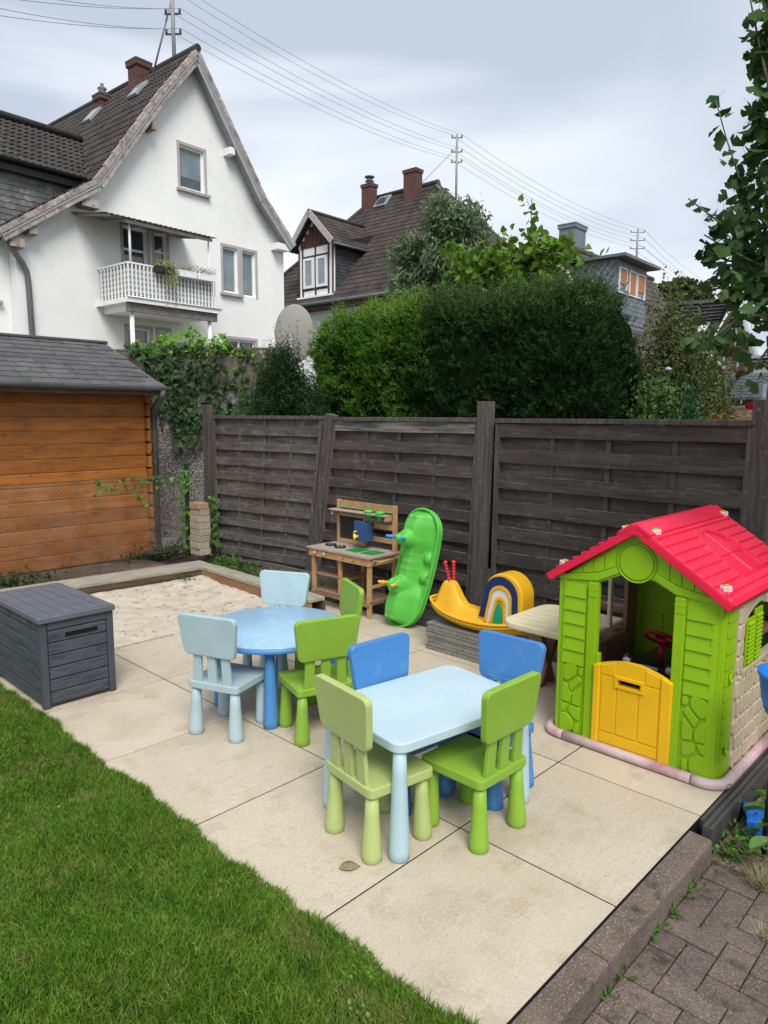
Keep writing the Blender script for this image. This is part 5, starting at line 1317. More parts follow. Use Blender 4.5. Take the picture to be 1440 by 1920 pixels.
# verge tiles along the rake, with weathered barge board below
def verge(profile, par, flip):
    seg = [(Vector((a[0], 0, a[1])), Vector((c[0], 0, c[1]))) for a, c in zip(profile[:-1], profile[1:])]
    for a, c in seg:
        L_ = (c - a).length; d = (c - a).normalized(); nn = Vector((-d.z, 0, d.x)); nn = nn if nn.z > 0 else -nn
        k = max(1, round(L_ / .34))
        for i in range(k):
            p = a + d * (L_ * i / k); q_ = a + d * (L_ * (i + 1) / k + .03)
            b = MB(); o1 = nn * .030; o2 = nn * .014
            y_ = YF - .012
            V = [p + o1 + Vector((0, y_, 0)), q_ + o2 + Vector((0, y_, 0)), q_ + o2 + Vector((0, YF + .16, 0)), p + o1 + Vector((0, YF + .16, 0)),
                 p - nn * .080 + Vector((0, y_ - .004, 0)), q_ - nn * .09 + Vector((0, y_, 0)), p - nn * .080 + Vector((0, YF + .005, 0)), q_ - nn * .09 + Vector((0, YF + .005, 0))]
            b.add(V, [(0, 1, 2, 3), (0, 4, 5, 1), (4, 6, 7, 5), (0, 3, 6, 4), (1, 5, 7, 2), (3, 2, 7, 6)]); b.build('verge_tile', m_vt, par)
        b = MB(); b.bar(a - nn * .17 + Vector((0, YF + .035, 0)), c - nn * .17 + Vector((0, YF + .035, 0)), nn, .13, .04); b.build('barge_board', m_vt if not flip else m_gr, par)
verge(LP, roofL, 0); verge(RP, roofR, 1)
b = MB(); b.tube([(1.24, YF - .02, 10.64), (1.24, YB, 10.64)], .09, 10); b.build('ridge_tiles', m_rt, H1)
for x, z, w_ in ((-1.70, 6.44, .42), (-3.0, 5.62, .2), (-.02, 8.55, .12), (2.30, 8.62, .16), (4.05, 6.52, .45), (-3.35, 5.30, .3)):
    MB().b2((x - w_ / 2, YF + .06, z - .16), (x + w_ / 2, -.002, z + .02)).build('corbel', m_wh if x > 0 else m_vt, H1, bev=.01)
def chimney(par, x, y, z0, z1, w_, d_, m=None, cap=True):
    m = m or m_brk
    c = MB().b2((x - w_ / 2, y - d_ / 2, z0), (x + w_ / 2, y + d_ / 2, z1)).build('chimney', m, par)
    MB().b2((x - w_ / 2 - .04, y - d_ / 2 - .04, z1 - .12), (x + w_ / 2 + .04, y + d_ / 2 + .04, z1 + .002)).build('chimney_cap', m, c)
    MB().b2((x - w_ / 2 - .05, y - d_ / 2 - .05, z1 + .003), (x + w_ / 2 + .05, y + d_ / 2 + .05, z1 + .035)).build('chimney_lid', m_zinc, c)
    return c
chimney(roofL, 1.00, 1.85, 9.4, 10.82, .40, .42); c = chimney(roofL, .85, 3.45, 9.3, 10.38, .30, .34)
MB().lathe((.85, 3.45, 10.42), [(.10, 0), (.12, .06), (.09, .12), (.13, .17), (.04, .24), (.05, .30), (0, .32)], 12).build('chimney_pot', m_zinc, c)
def on_left(x):                      # roof point and slope direction on the left profile
    for a, c in zip(LP[:-1], LP[1:]):
        if a[0] <= x <= c[0]:
            f_ = (x - a[0]) / (c[0] - a[0]); return a[1] + (c[1] - a[1]) * f_, Vector((c[0] - a[0], 0, c[1] - a[1])).normalized()
for x, y in ((.40, 1.20), (.30, 3.3)):
    z, d = on_left(x); nn = Vector((-d.z, 0, d.x)); p = Vector((x, y, z))
    b = MB(); b.bar(p + nn * .07, p + nn * .07 + d * .55, nn, .06, .42); sk = b.build('skylight', m_gr, roofL)
    b = MB(); b.bar(p + nn * .103 + d * .05, p + nn * .103 + d * .50, nn, .012, .34); b.build('skylight_pane', mat('skylight_glass', (0.30, 0.33, 0.36), rough=.1, spec=1), sk)
# wing roof to the left with slate clad wall below
WR = [(Vector((-9.5, .30, 7.07)), Vector((-9.5, 2.5, 8.65)))]
d_ = Vector((0, 2.2, 1.58)).normalized()
b = MB(); b.add([(-9.5, .30, 7.02), (-1.20, .30, 7.02), (-.10, 2.5, 8.60), (-9.5, 2.5, 8.60), (-9.5, 4.7, 7.02), (-1.2, 4.7, 7.02)], [(0, 1, 2, 3), (3, 2, 5, 4), (0, 4, 5, 1)]); wr = b.build('wing_roof', m_rt, H1)
out_ = []
for r_ in range(9):
    s = r_ * .30; p = Vector((0, .27, 7.05)) + d_ * s
    xe_ = -1.22 + (r_ / 9) * 1.1
    for k in range(28):
        x = xe_ - .1 - k * .30
        out_.append((Vector((x, p.y, p.z)), Vector((1, 0, 0)), d_))
tile_field(wr, out_, None, 240)
b = MB(); b.tube([(-9.5, 2.5, 8.72), (-.35, 2.5, 8.72)], .10, 10); b.build('ridge_tiles', m_rt, wr)
P = [(.07 * math.cos(PI + PI * k / 8), .07 * math.sin(PI + PI * k / 8)) for k in range(9)] + [(.06 * math.cos(2 * PI - PI * k / 8), .06 * math.sin(2 * PI - PI * k / 8)) for k in range(9)]
b = MB(); b.prism(P, lambda y, z, x: (x, .17 + y, 7.02 + z), -9.5, -1.5); b.build('gutter', m_blk, H1)
MB().b2((-9.5, .26, 6.80), (-1.45, .42, 6.95)).build('eaves_board', m_blk, H1)
MB().b2((-9.5, .46, 5.36), (-1.5, .6, 6.9)).build('slate_wall', m_slate, H1); sw = bpy.data.objects[[o for o in bpy.data.objects if o.name.startswith('slate_wall')][-1].name]
sm = MB(); sm.add([(-.105, 0, 0.01), (-.06, 0, -.012), (.06, 0, -.012), (.105, 0, .01), (.105, .02, .17), (-.105, .02, .17), (-.105, .012, .01), (.105, .012, .01)], [(0, 1, 2, 3, 4, 5), (0, 6, 1), (3, 2, 7)]); SM = sm.data('slate_piece'); SM.materials.append(m_slate)
cnt = 0
for r_ in range(11):
    for k in range(27):
        x = -1.6 - k * .205 - (r_ % 2) * .10; z = 6.70 - r_ * .125
        lim = on_left(max(x, -3.6))[0] - .1 if x > -3.6 else 0
        if z < lim or x < -6.4: continue
        put('slate', SM, sw, loc=(x, .435, z))
# drain pipe and gutter end
b = MB(); b.tube([(-3.55, -.30, 5.42), (-3.60, -.25, 5.28), (-3.20, -.12, 4.86), (-3.10, -.08, 4.70), (-3.08, -.07, 4.4), (-3.02, -.07, 0)], .06, 10); b.build('downpipe', m_zinc, H1)
b = MB(); b.tube([(-3.60, -.36, 5.44), (-3.60, 2.2, 5.44)], .07, 8); b.build('gutter', m_gr, H1)
# balcony
BX0, BX1, BY = -1.46, .86, -1.28
bl = MB().b2((BX0 - .08, BY - .08, 4.17), (BX1 + .10, .0, 4.27)).build('balcony', m_whs, H1)
MB().b2((BX0 - .03, BY + .0, 3.98), (BX1 + .05, BY + .10, 4.168)).build('balcony_beam', mat('rusty_steel', (0.20, 0.19, 0.18), (0.12, 0.10, 0.09), rough=.7, scale=8), bl)
MB().b2((BX0 + .1, BY + .101, 4.02), (BX1 - .1, -.01, 4.168)).build('balcony_soffit', m_wh, bl)
b = MB(); b.tube([(BX0 - .1, BY - .1, 4.28), (BX1 + .12, BY - .1, 4.28)], .018, 6); b.build('balcony_gutter', m_whs, bl)
m_fab = mat('striped_fabric', (0.55, 0.56, 0.56), (0.50, 0.51, 0.51), rough=.9, scale=5, wave=((0.22, 0.23, 0.24), 2.9, 'Z'))
MB().b2((BX0 + .03, BY + .035, 4.35), (BX1 - .03, BY + .045, 4.97)).build('fabric_screen', m_fab, bl); MB().b2((BX0 + .03, BY + .05, 4.35), (BX0 + .04, -.05, 4.97)).build('fabric_screen', m_fab, bl)
MB().b2((BX1 - .04, BY + .05, 4.35), (BX1 - .03, -.05, 4.97)).build('fabric_screen', m_fab, bl)
n = 24
for k in range(n + 1):
    x = BX0 + (BX1 - BX0) * k / n; MB().b2((x - .014, BY - .014, 4.28), (x + .014, BY + .014, 5.0)).build('baluster', m_whs, bl)
for k in range(1, 9):
    y = BY + (-.02 - BY) * k / 9
    for x in (BX0, BX1): MB().b2((x - .012, y - .014, 4.28), (x + .012, y + .014, 5.0)).build('baluster', m_whs, bl)
b = MB(); b.b2((BX0 - .02, BY - .02, 5.001), (BX1 + .02, BY + .02, 5.035)); b.b2((BX0 - .02, BY + .0201, 5.001), (BX0 + .02, -.01, 5.034)); b.b2((BX1 - .02, BY + .0201, 5.001), (BX1 + .02, -.01, 5.034)); b.build('handrail', m_whs, bl)
for x in (BX0 + .12, BX1 - .10):
    b = MB(); b.tube([(x, BY + .08, 5.04 if x < 0 else 4.3), (x, BY + .08, 5.86)], .028 if x < 0 else .018, 8); b.build('canopy_post', m_whs, bl)
    b = MB(); b.tube([(x, BY + .12, 0), (x, BY + .12, 3.98)], .05, 10); b.build('balcony_post', m_whs, bl)
m_can = mat('canopy_sheet', (0.21, 0.19, 0.15), (0.13, 0.12, 0.10), rough=.6, scale=3)
b = MB(); b.grid(lambda u, v: (-2.02 + 2.88 * u, -1.42 + 1.42 * v, 5.93 + .24 * v + .008 * math.sin(u * 2 * PI * 22)), 140, 2); b.build('canopy', m_can, H1, solid=.01, fix=False)
b = MB(); b.b2((-1.5, -1.34, 5.84), (.78, -1.29, 5.90)); 
for x in (-1.9, -1.3, -.6, .1, .7): b.bar((x, -1.38, 5.90), (x, -.01, 6.13), (0, 0, 1), .05, .04)
b.build('canopy_frame', m_sur, H1)
# planters on the handrail and plants
H1M = Matrix.Translation((9.1, 16.6, 0)) @ Matrix.Rotation(R(4.2), 4, 'Z')
m_pot = mat('black_planter', (0.02, 0.02, 0.022), rough=.6)
m_sed = mat('sedum', (0.20, 0.25, 0.07), (0.30, 0.27, 0.10), rough=.8, scale=9, island=.35); m_hea = mat('heather', (0.28, 0.24, 0.20), (0.35, 0.34, 0.24), rough=.8, scale=9, island=.4)
for i, (x, mp_c, mpl, lab) in enumerate(((-.62, m_pot, m_sed, 'black planter with trailing yellow green plant on the balcony rail'), (-.02, m_whs, m_hea, 'white planter with dry flowers, middle of the three on the balcony rail'), (.50, m_whs, m_hea, 'white planter with dry flowers, rightmost on the balcony rail'))):
    p = H1M @ Vector((x, BY - .12, 4.88)); t = thing('planter', lab, 'planter', p, R(4.2), 'planters on the balcony')
    MB().b2((-.24, -.07, 0), (.24, .07, .15)).build('box', mp_c, t, bev=.01)
    nl = 900 if i == 0 else 260
    Pp = np.stack([rng.uniform(-.24, .24, nl), rng.normal(0, .06, nl) - .02, .15 + np.abs(rng.normal(0, .07, nl))], 1)
    if i == 0:
        sel = rng.uniform(size=nl) < .55; Pp[sel, 1] = -.10 + rng.normal(0, .025, sel.sum()); Pp[sel, 2] = rng.uniform(-.25, .2, sel.sum()); Pp[sel, 0] = rng.uniform(-.05, .30, sel.sum())
        st_ = rng.uniform(size=nl) < .15; Pp[st_, 1] = -.09; Pp[st_, 2] = rng.uniform(-.75, 0, st_.sum()); Pp[st_, 0] = np.where(rng.uniform(size=st_.sum()) < .5, -.02, .22) + rng.normal(0, .012, st_.sum())
    leafmesh('plant', Pp, rng.normal(size=(nl, 3)), .035, OVAL, mpl, t, asp=.6, kind='stuff')
# roof pole with insulators
m_ins = mat('insulator', (0.05, 0.05, 0.055), rough=.4); m_pole = mat('galvanised_pole', (0.30, 0.31, 0.32), (0.22, 0.23, 0.24), rough=.5, scale=6)
def pole(base, top, r, arms, label, M_, arm_w=.5, ydir=1):
    b0 = M_ @ Vector(base); t = thing('roof_pole', label, 'utility pole', b0); hgt = top - base[2]
    MB().tube([(0, 0, -.3), (0, 0, hgt)], r, 10).build('mast', m_pole, t)
    q = Vector((math.cos(R(130)), math.sin(R(130)), 0)); pts = []
    for z in arms:
        b = MB(); b.bar(q * -arm_w / 2 + Vector((0, 0, z)) , q * arm_w / 2 + Vector((0, 0, z)), (0, 0, 1), .035, .035); ar = b.build('crossarm', m_ins, t)
        for s in (-1, 1):
            c_ = q * (s * (arm_w / 2 - .03)) + Vector((0, 0, z)); b = MB(); b.lathe(c_, [(.018, .02), (.035, .05), (.022, .07), (.036, .09), (.015, .12), (0, .125)], 10); b.build('insulator', m_ins, ar)
            pts.append(b0 + c_ + Vector((0, 0, .13)))
    return t, pts
t1, w1 = pole((1.24, .62, 10.5), 12.5, .05, (.75, 1.22, 1.75), 'galvanised roof pole with insulators on the white house ridge', H1M, .42)
b = MB(); b.tube([H1M @ Vector((1.10, 1.45, 10.35)) - Vector(t1.location), Vector((0, 0, 1.62))], .025, 8); b.build('brace', m_pole, t1)

# ---------------- brown roofed house behind the hedge
H2 = thing('brown_house', 'house with brown hipped tile roof, slate sided dormer and two brick chimneys', 'house', (22, 20, 0), R(3))
H2M = Matrix.Translation((22, 20, 0)) @ Matrix.Rotation(R(3), 4, 'Z')
# local: the slope we see rises from the eave x=-.6 (z 6.65) to the ridge x=4.5 (z 12.3); y from -1 (right) to 9 (left)
EX, EZ, RX_, RZ_ = -.6, 6.65, 4.5, 12.3
MB().b2((0, -3.6, -.3), (9, 10.2, 6.6)).build('wall', m_wh, H2)
yL, yR = 5.5, 1.75
EL, ER = 9.9, -3.4
b = MB(); b.add([(EX, EL, EZ), (EX, ER, EZ), (RX_, yR, RZ_), (RX_, yL, RZ_), (9.6, EL, EZ), (9.6, ER, EZ)], [(0, 1, 2, 3), (3, 2, 5, 4), (1, 5, 2), (0, 3, 4), (0, 4, 5, 1)]); rf2 = b.build('roof', m_rti, H2)
d2 = Vector((RX_ - EX, 0, RZ_ - EZ)).normalized(); L2 = math.hypot(RX_ - EX, RZ_ - EZ); out_ = []
nr = int(L2 / .31)
for r_ in range(nr):
    f_ = r_ / nr; p = Vector((EX, 0, EZ)) + d2 * (r_ * .31); ya, yb_ = EL + (yL - EL) * f_, ER + (yR - ER) * f_
    y = ya - .15
    while y > yb_ + .1:
        if not (3.6 < y < 6.3 and p.x < 2.2 + (0) and p.x < .2 + 2.3): out_.append((Vector((p.x, y, p.z)), Vector((0, -1, 0)), d2))
        elif p.x < -.25: out_.append((Vector((p.x, y, p.z)), Vector((0, -1, 0)), d2))
        y -= .30
tile_field(rf2, out_, None, 0, joined=m_rti)
for a, c in (((RX_, yL, RZ_), (EX, EL, EZ)), ((RX_, yR, RZ_), (EX, ER, EZ)), ((RX_, yL, RZ_), (RX_, yR, RZ_))):
    b = MB(); b.tube([Vector(a) + Vector((0, 0, .05)), Vector(c) + Vector((0, 0, .05))], .11, 8); b.build('ridge_tiles', m_rti, rf2)
b = MB(); b.tube([(EX - .08, EL, EZ - .05), (EX - .08, ER, EZ - .05)], .08, 8); b.build('gutter', m_zinc, H2)
MB().b2((EX, ER, EZ - .28), (EX + .6, EL, EZ - .12)).build('eaves', m_woodd, H2)
# dormer with half timbered front
dz0, dz1 = 7.0, 9.22; dy0, dy1 = 3.75, 5.95; dx = -.3
MB().prism([(dy0, dz0), (dy1, dz0), (dy1, dz1), ((dy0 + dy1) / 2 + .05, 10.35), (dy0, dz1)], YZ, dx, dx + .12).build('dormer_front', m_whs, H2)
b = MB(); b.prism([(dx + .121, dz0 - .4), (3.0, dz0 + 3), (3.0, dz1), (dx + .121, dz1)], lambda x, z, y: (x, y, z), dy0 + .0, dy0 + .1); ds = b.build('dormer_side', m_slates, H2)
b = MB()
for r_ in range(16):
    z = dz1 - .14 - r_ * .14; xmax = dx + .12 + (dz1 - z) * 0 + 2.6
    xx = dx + .15 + (r_ % 2) * .12
    while xx < 2.4: 
        if z > EZ + (xx - EX) * (RZ_ - EZ) / (RX_ - EX) - .1: b.add([(xx, dy0 - .022, z), (xx + .225, dy0 - .022, z), (xx + .225, dy0 - .004, z + .15), (xx, dy0 - .004, z + .15), (xx, dy0, z), (xx + .225, dy0, z)], [(0, 1, 2, 3), (0, 4, 5, 1)])
        xx += .235
b.build('side_slates', m_slates, H2, fix=False, kind='stuff')
MB().b2((dx + .13, dy1 - .1, dz0), (2.0, dy1, dz1)).build('dormer_side', m_slates, H2)
ym = (dy0 + dy1) / 2 + .05
for s, y_ in ((1, dy0 - .28), (-1, dy1 + .28)):
    b = MB(); b.add([(dx - .35, ym, 10.52), (3.6, ym, 10.52), (2.35, y_, 9.1), (dx - .35, y_, 9.1), (dx - .35, ym, 10.42), (3.6, ym, 10.42), (2.35, y_, 9.0), (dx - .35, y_, 9.0)], [(0, 1, 2, 3), (4, 7, 6, 5), (0, 3, 7, 4), (3, 2, 6, 7)]); dr_ = b.build('dormer_roof', m_rti, H2)
    dd = Vector((0, ym - y_, 1.42)); LL_ = dd.length; dd.normalize(); out_ = []
    for r_ in range(int(LL_ / .27)):
        p = Vector((0, y_, 9.1)) + dd * (r_ * .27); xm = 2.35 + 1.25 * r_ / (LL_ / .27)
        x = dx - .2
        while x < xm: out_.append((Vector((x, p.y, p.z)), Vector((1, 0, 0)) if s > 0 else Vector((-1, 0, 0)), dd)); x += .30
    tile_field(dr_, out_, None, 0, joined=m_rti)
    b = MB(); b.bar((dx - .36, ym, 10.50), (dx - .36, y_, 9.08), (0, 0, 1), .26, .05); b.build('barge_board', m_sur, H2)
b = MB(); b.tube([(dx - .36, ym, 10.56), (3.6, ym, 10.56)], .09, 8); b.build('ridge_tiles', m_rti, H2)
b = MB(); b.tube([(dx - .3, dy0 - .33, 9.02), (2.3, dy0 - .33, 9.02)], .06, 8); b.build('dormer_gutter', m_zinc, H2)
b = MB()
for k in range(7):
    y = dy0 + .35 + k * .26; hz = 10.22 - abs(y - ym) * 1.02
    if hz > dz1: b.b2((dx - .03, y - .115, dz1 - .12), (dx - .001, y + .115, hz))
b.build('gable_boards', m_woodd, H2)
b = MB()
for y in (dy0 + .28, ym - .05, dy1 - .28, dy0 + .02, dy1 - .04): b.b2((dx - .02, y - .045, dz0), (dx + .0, y + .045, dz1 - .10))
for z in (7.30, 8.72): b.b2((dx - .018, dy0 + .325, z - .04), (dx + .0, dy1 - .325, z + .04))
b.build('timber_frame', m_woodd, H2)
for ya, yb_ in ((dy0 + .36, ym - .13), (ym + .04, dy1 - .36)):
    b = MB()
    for a, c in (((ya, 7.36), (ya + .11, 8.66)), ((yb_ - .11, 7.36), (yb_, 8.66)), ((ya + .11, 7.36), (yb_ - .11, 7.47)), ((ya + .11, 8.55), (yb_ - .11, 8.66))): b.b2((dx - .07, a[0], a[1]), (dx - .02, c[0], c[1]))
    wn_ = b.build('window', m_whs, H2); MB().b2((dx - .045, ya + .1, 7.46), (dx - .035, yb_ - .1, 8.56)).build('pane', mat('curtained_glass', (0.28, 0.32, 0.34), (0.2, 0.23, 0.26), rough=.15, scale=3, spec=.8), wn_)
MB().b2((dx - .1, dy0 - .05, dz0 - .08), (dx + .02, dy1 + .05, dz0 - .001)).build('dormer_sill', m_whs, H2)
c = chimney(rf2, 4.1, 5.62, 11.2, 12.85, .45, .62); MB().lathe((4.1, 5.6, 12.9), [(.15, 0), (.15, .10), (.22, .12), (.22, .15), (.14, .17), (.14, .29), (.24, .31), (.24, .36), (0, .4)], 14).build('chimney_pot', m_zinc, c)
c = chimney(rf2, 4.1, 2.9, 11.2, 12.95, .50, .72); MB().lathe((4.1, 2.9, 12.99), [(.08, 0), (.08, .2), (0, .2)], 10).build('chimney_pot', m_whs, c)
p = Vector((EX, 4.9, EZ)) + d2 * 6.7; nn = Vector((-d2.z, 0, d2.x)); p.y = 4.75
b = MB(); b.bar(p + nn * .08, p + nn * .08 + d2 * .75, nn, .08, .75); sk = b.build('skylight', m_gr, rf2); b = MB(); b.bar(p + nn * .125 + d2 * .08, p + nn * .125 + d2 * .66, nn, .012, .6); b.build('skylight_pane', m_glass, sk)
t2, w2 = pole((4.5, .72, 11.0), 14.15, .05, (1.97, 2.4, 3.0), 'roof pole with insulators above the brown roofed house', H2M, .50)
window(H2, 0, 1, 0, 1, sill=False) if False else None

# ---------------- brick house with blue slate dormer
H3 = thing('dormer_house', 'brick gabled house with a blue slate dormer with orange shutters', 'house', (27, 11, 0), R(3))
H3M = Matrix.Translation((27, 11, 0)) @ Matrix.Rotation(R(3), 4, 'Z')
# ridge along x at y=4, z 8.45; slope towards -y down to z 4 at y=-.9
m_r3 = mat('mossy_tile', (0.060, 0.050, 0.042), (0.085, 0.074, 0.062), rough=.9, scale=2, island=.25, spots=[((0.12, 0.11, 0.09), 6, .62, .72), ((0.05, 0.05, 0.035), 2, .55, .7)])
rx0, rx1 = -6.3, 3.2
R3Y, R3Z, R3E = 2.13, 7.38, 2.9
MB().prism([(-.9, -.3), (5.2, -.3), (5.2, 3.3), (R3Y, 7.0), (-.9, 3.1)], YZ, rx0 + .3, rx1 - .3).build('wall', m_brk2, H3)
b = MB(); b.add([(rx0, -1.2, R3E), (rx1, -1.2, R3E), (rx1, R3Y, R3Z), (rx0, R3Y, R3Z), (rx0, 5.46, R3E), (rx1, 5.46, R3E)], [(0, 1, 2, 3), (3, 2, 5, 4)]); rf3 = b.build('roof', m_r3, H3, solid=.15)
d3 = Vector((0, R3Y + 1.2, R3Z - R3E)).normalized(); out_ = []
for r_ in range(18):
    for k in range(30):
        p = Vector((rx0 + .15 + k * .31, -1.2, R3E + .02)) + d3 * (r_ * .31); out_.append((p, Vector((1, 0, 0)), d3))
tile_field(rf3, out_, None, 0, joined=m_r3)
for s in (-1.2, 5.46):
    b = MB(); b.bar((rx0 - .03, s, R3E - .05), (rx0 - .03, R3Y, R3Z - .03), (0, 0, 1), .22, .06); b.build('barge_board', m_sur, H3)
b = MB(); b.tube([(rx0, R3Y, R3Z + .04), (rx1, R3Y, R3Z + .04)], .12, 8); b.build('ridge_tiles', m_r3, rf3)
dm = MB().b2((-5.35, .02, 4.3), (-2.85, 1.9, 6.62)).build('dormer', m_slateb, H3)
b = MB()
for r_ in range(12):                               # diamond slates on the left cheek
    for k in range(16):
        y = .15 + k * .22 + (r_ % 2) * .11; z = 6.5 - r_ * .15
        if y < 1.75 and z > 4.3 + y * 1.37: b.add([(-5.37, y, z + .13), (-5.39, y + .105, z), (-5.40, y, z - .13), (-5.39, y - .105, z)], [(0, 1, 2, 3)])
b.build('cheek_slates', m_slateb, dm, fix=False, kind='stuff')
b = MB()
for z in [6.5 - .15 * q for q in range(12)]:
    for k in range(13):
        x = -5.33 + k * .19
        if not (5.62 < z < 6.42 and -5.15 < x < -3.1) or x < -5.2: b.b2((x + .004, -.012, z - .14), (x + .185, .018, z - .004))
b.build('front_slates', m_slateb, dm, fix=False, kind='stuff')
MB().b2((-5.55, -.35, 6.63), (-2.55, 2.0, 6.72)).build('dormer_roof', m_zinc, dm)
m_sht = mat('orange_shutter', (0.48, 0.20, 0.10), (0.40, 0.16, 0.08), rough=.7, scale=4, wave=((0.36, 0.14, 0.07), 6, 'Z'))
for k, (xa, xb, op_) in enumerate(((-5.2, -4.6, .24), (-4.4, -3.85, .0), (-3.75, -3.1, .16))):
    b = MB()
    for a, c in (((xa, 5.6), (xa + .03, 6.38)), ((xb - .03, 5.6), (xb, 6.38)), ((xa + .03, 5.6), (xb - .03, 5.63)), ((xa + .03, 6.35), (xb - .03, 6.38))): b.b2((a[0], -.06, a[1]), (c[0], .0, c[1]))
    wn_ = b.build('window', m_whs, dm); MB().b2((xa + .04, -.02, 5.64), (xb - .04, -.01, 6.34)).build('pane', m_glass, wn_); MB().b2((xa + .05, -.05, 5.65 + op_), (xb - .05, -.022, 6.33)).build('roller_shutter', m_sht, wn_)
chimney(rf3, -3.45, 2.5, 6.4, 8.32, .85, .6, m_slateb)
pb = atx(1193, 497, 45)
t3, w3 = pole(tuple(pb), pb.z + 2.2, .06, (1.0, 1.5, 2.0), 'distant pole with insulators right of the blue slate dormer', Matrix.Identity(4), .9)
# move this pole to where the wires need it (on the far end of the same ridge)
# ---------------- brick house at the right with white shutters
H4 = thing('brick_house', 'red brick gabled house with white shutters seen at the right above the fence', 'house', (0, 0, 0))
# gable plane roughly facing the camera's right; built in world axes
gx = 20.0
gp = [atx(1342, 640, gx), atx(1372, 568, gx), atx(1400, 640, gx)]
gy = lambda u: atx(u, 640, gx).y
gz = lambda u, v: atx(u, v, gx).z
yl, ym_, yr_ = gy(1337), gy(1372), gy(1412)
MB().prism([(yl, -.3), (yl, 3.75), (ym_, gz(1372, 572)), (yr_, 3.3), (yr_, -.3)], YZ, gx, gx + .3).build('gable_wall', m_brk2, H4)
b = MB(); yo = gy(1258)
b.add([(gx - .25, yl + .05, 3.60), (gx - .25, ym_, gz(1372, 563)), (gx - .1, yo + .1, gz(1268, 566)), (gx - .1, yo + .3, 3.4), ], [(0, 1, 2, 3)]); r4 = b.build('roof', m_slates, H4, solid=.12)
A_ = Vector((gx - .25, yl + .05, 3.60)); B2 = Vector((gx - .25, ym_, gz(1372, 563))); C2 = Vector((gx - .1, yo + .1, gz(1268, 566))); D2 = Vector((gx - .1, yo + .3, 3.4))
q = MB()
for r_ in range(14):
    for k in range(24):
        f0, f1 = r_ / 14, (r_ + 1.05) / 14; g0, g1 = k / 24, (k + .9) / 24
        P_ = lambda f_, g_: (A_ * (1 - f_) + B2 * f_) * (1 - g_) + (D2 * (1 - f_) + C2 * f_) * g_
        o_x = Vector((-.05, 0, .0)); q.add([P_(f0, g0) + o_x * 2, P_(f0, g1) + o_x * 2, P_(f1, g1) + o_x * .6, P_(f1, g0) + o_x * .6, P_(f0, g0), P_(f0, g1)], [(0, 1, 2, 3), (0, 4, 5, 1)])
q.build('roof_tiles', m_slates, r4, fix=False, kind='stuff')
b = MB(); b.bar(B2 + Vector((-.1, -.05, .02)), Vector((gx - .2, yr_ - .15, 3.15)), (1, 0, 0), .3, .14); b.build('barge_board', m_gr, H4)
MB().b2((gx + .0, yo + .1, -.3), (gx + .4, yl - .01, 3.3)).build('front_wall', m_brk2, H4)
def shut(u0, u1, v0, v1, m=m_whs, off=-.06, nm='shutter'):
    a = atx(u0, v1, gx + off); c = atx(u1, v0, gx + off); return MB().b2((gx + off, a.y, a.z), (gx + off + .05, c.y, c.z)).build(nm, m, H4)
for (u0, u1, v0, v1) in ((1367, 1373, 606, 642), (1377, 1382, 609, 648), (1336, 1342, 663, 678), (1352, 1358, 667, 686), (1381, 1386, 676, 688)): shut(u0, u1, v0, v1)
for (u0, u1, v0, v1) in ((1373.5, 1376.5, 612, 640), (1343, 1351, 668, 682)): shut(u0, u1, v0, v1, m_glass, -.02, 'window')
a = atx(1306, 622, gx - .6); c = atx(1330, 605, gx - .6); 
b = MB(); P1 = atx(1306, 622, gx - .55); P2 = atx(1320, 622, gx - .55); P3 = atx(1331, 604, gx - .4); P4 = atx(1316, 604, gx - .4)
b.add([P1, P2, P3, P4], [(0, 1, 2, 3)]); b.build('skylight', mat('skylight_bright', (0.55, 0.58, 0.6), rough=.1, spec=1), H4, solid=.05)
# low slate extension, white wall and brick wall in front of it
EXT = thing('slate_extension', 'low dark slate clad extension with white edged parapet below the brick house', 'building', (16, 0, 0))
def bx_(u0, u1, v0, v1, x, dpt, m, nm, par):
    a = atx(u0, v1, x); c = atx(u1, v0, x); o_ = Vector(par.location) if par else Vector((0, 0, 0))
    return MB().b2(Vector((x, c.y, a.z)) - o_, Vector((x + dpt, a.y, c.z)) - o_).build(nm, m, par)
bx_(1336, 1480, 697, 790, 16, 1.5, m_slateb, 'slate_wall', EXT)
b = MB(); a0, a1 = atx(1338, 746, 15.97), atx(1430, 699, 15.97); nY, nZ = 26, 8
for i in range(nY):
    for j in range(nZ):
        y = a0.y + (a1.y - a0.y) * (i + (j % 2) * .5) / nY; z = a1.z - (a1.z - a0.z) * (j + .5) / nZ; s = abs(a1.y - a0.y) / nY * .52; zz_ = (a1.z - a0.z) / nZ * .62
        b.add([(-.03, y, z - zz_), (-.035, y - s, z), (-.02, y, z + zz_), (-.035, y + s, z)], [(0, 1, 2, 3)])
b.build('fish_scale_slates', m_slateb, EXT, fix=False, kind='stuff')
b = MB(); off = Vector((-16, 0, 0))
p1, p2, p3 = atx(1328, 668, 16) + off, atx(1362, 694, 16) + off, atx(1328, 745, 16) + off
b.prism([(p1.y, p1.z), (p2.y, p2.z), (p2.y, -.2), (p1.y, -.2)], YZ, -.05, .1); b.build('slate_cheek', m_slates, EXT)
b = MB(); b.bar(p1 + Vector((-.08, 0, .03)), p2 + Vector((-.08, 0, .03)), (0, 0, 1), .05, .1); b.build('white_edge', m_gr, EXT)
WW = thing('white_annex', 'low white building behind the slate extension at the right edge', 'building', (19, 0, 0))
bx_(1392, 1500, 672, 760, 19, 1.5, m_whs, 'wall', WW); bx_(1385, 1500, 662, 673, 18.7, 2, m_gr, 'flat_roof', WW)
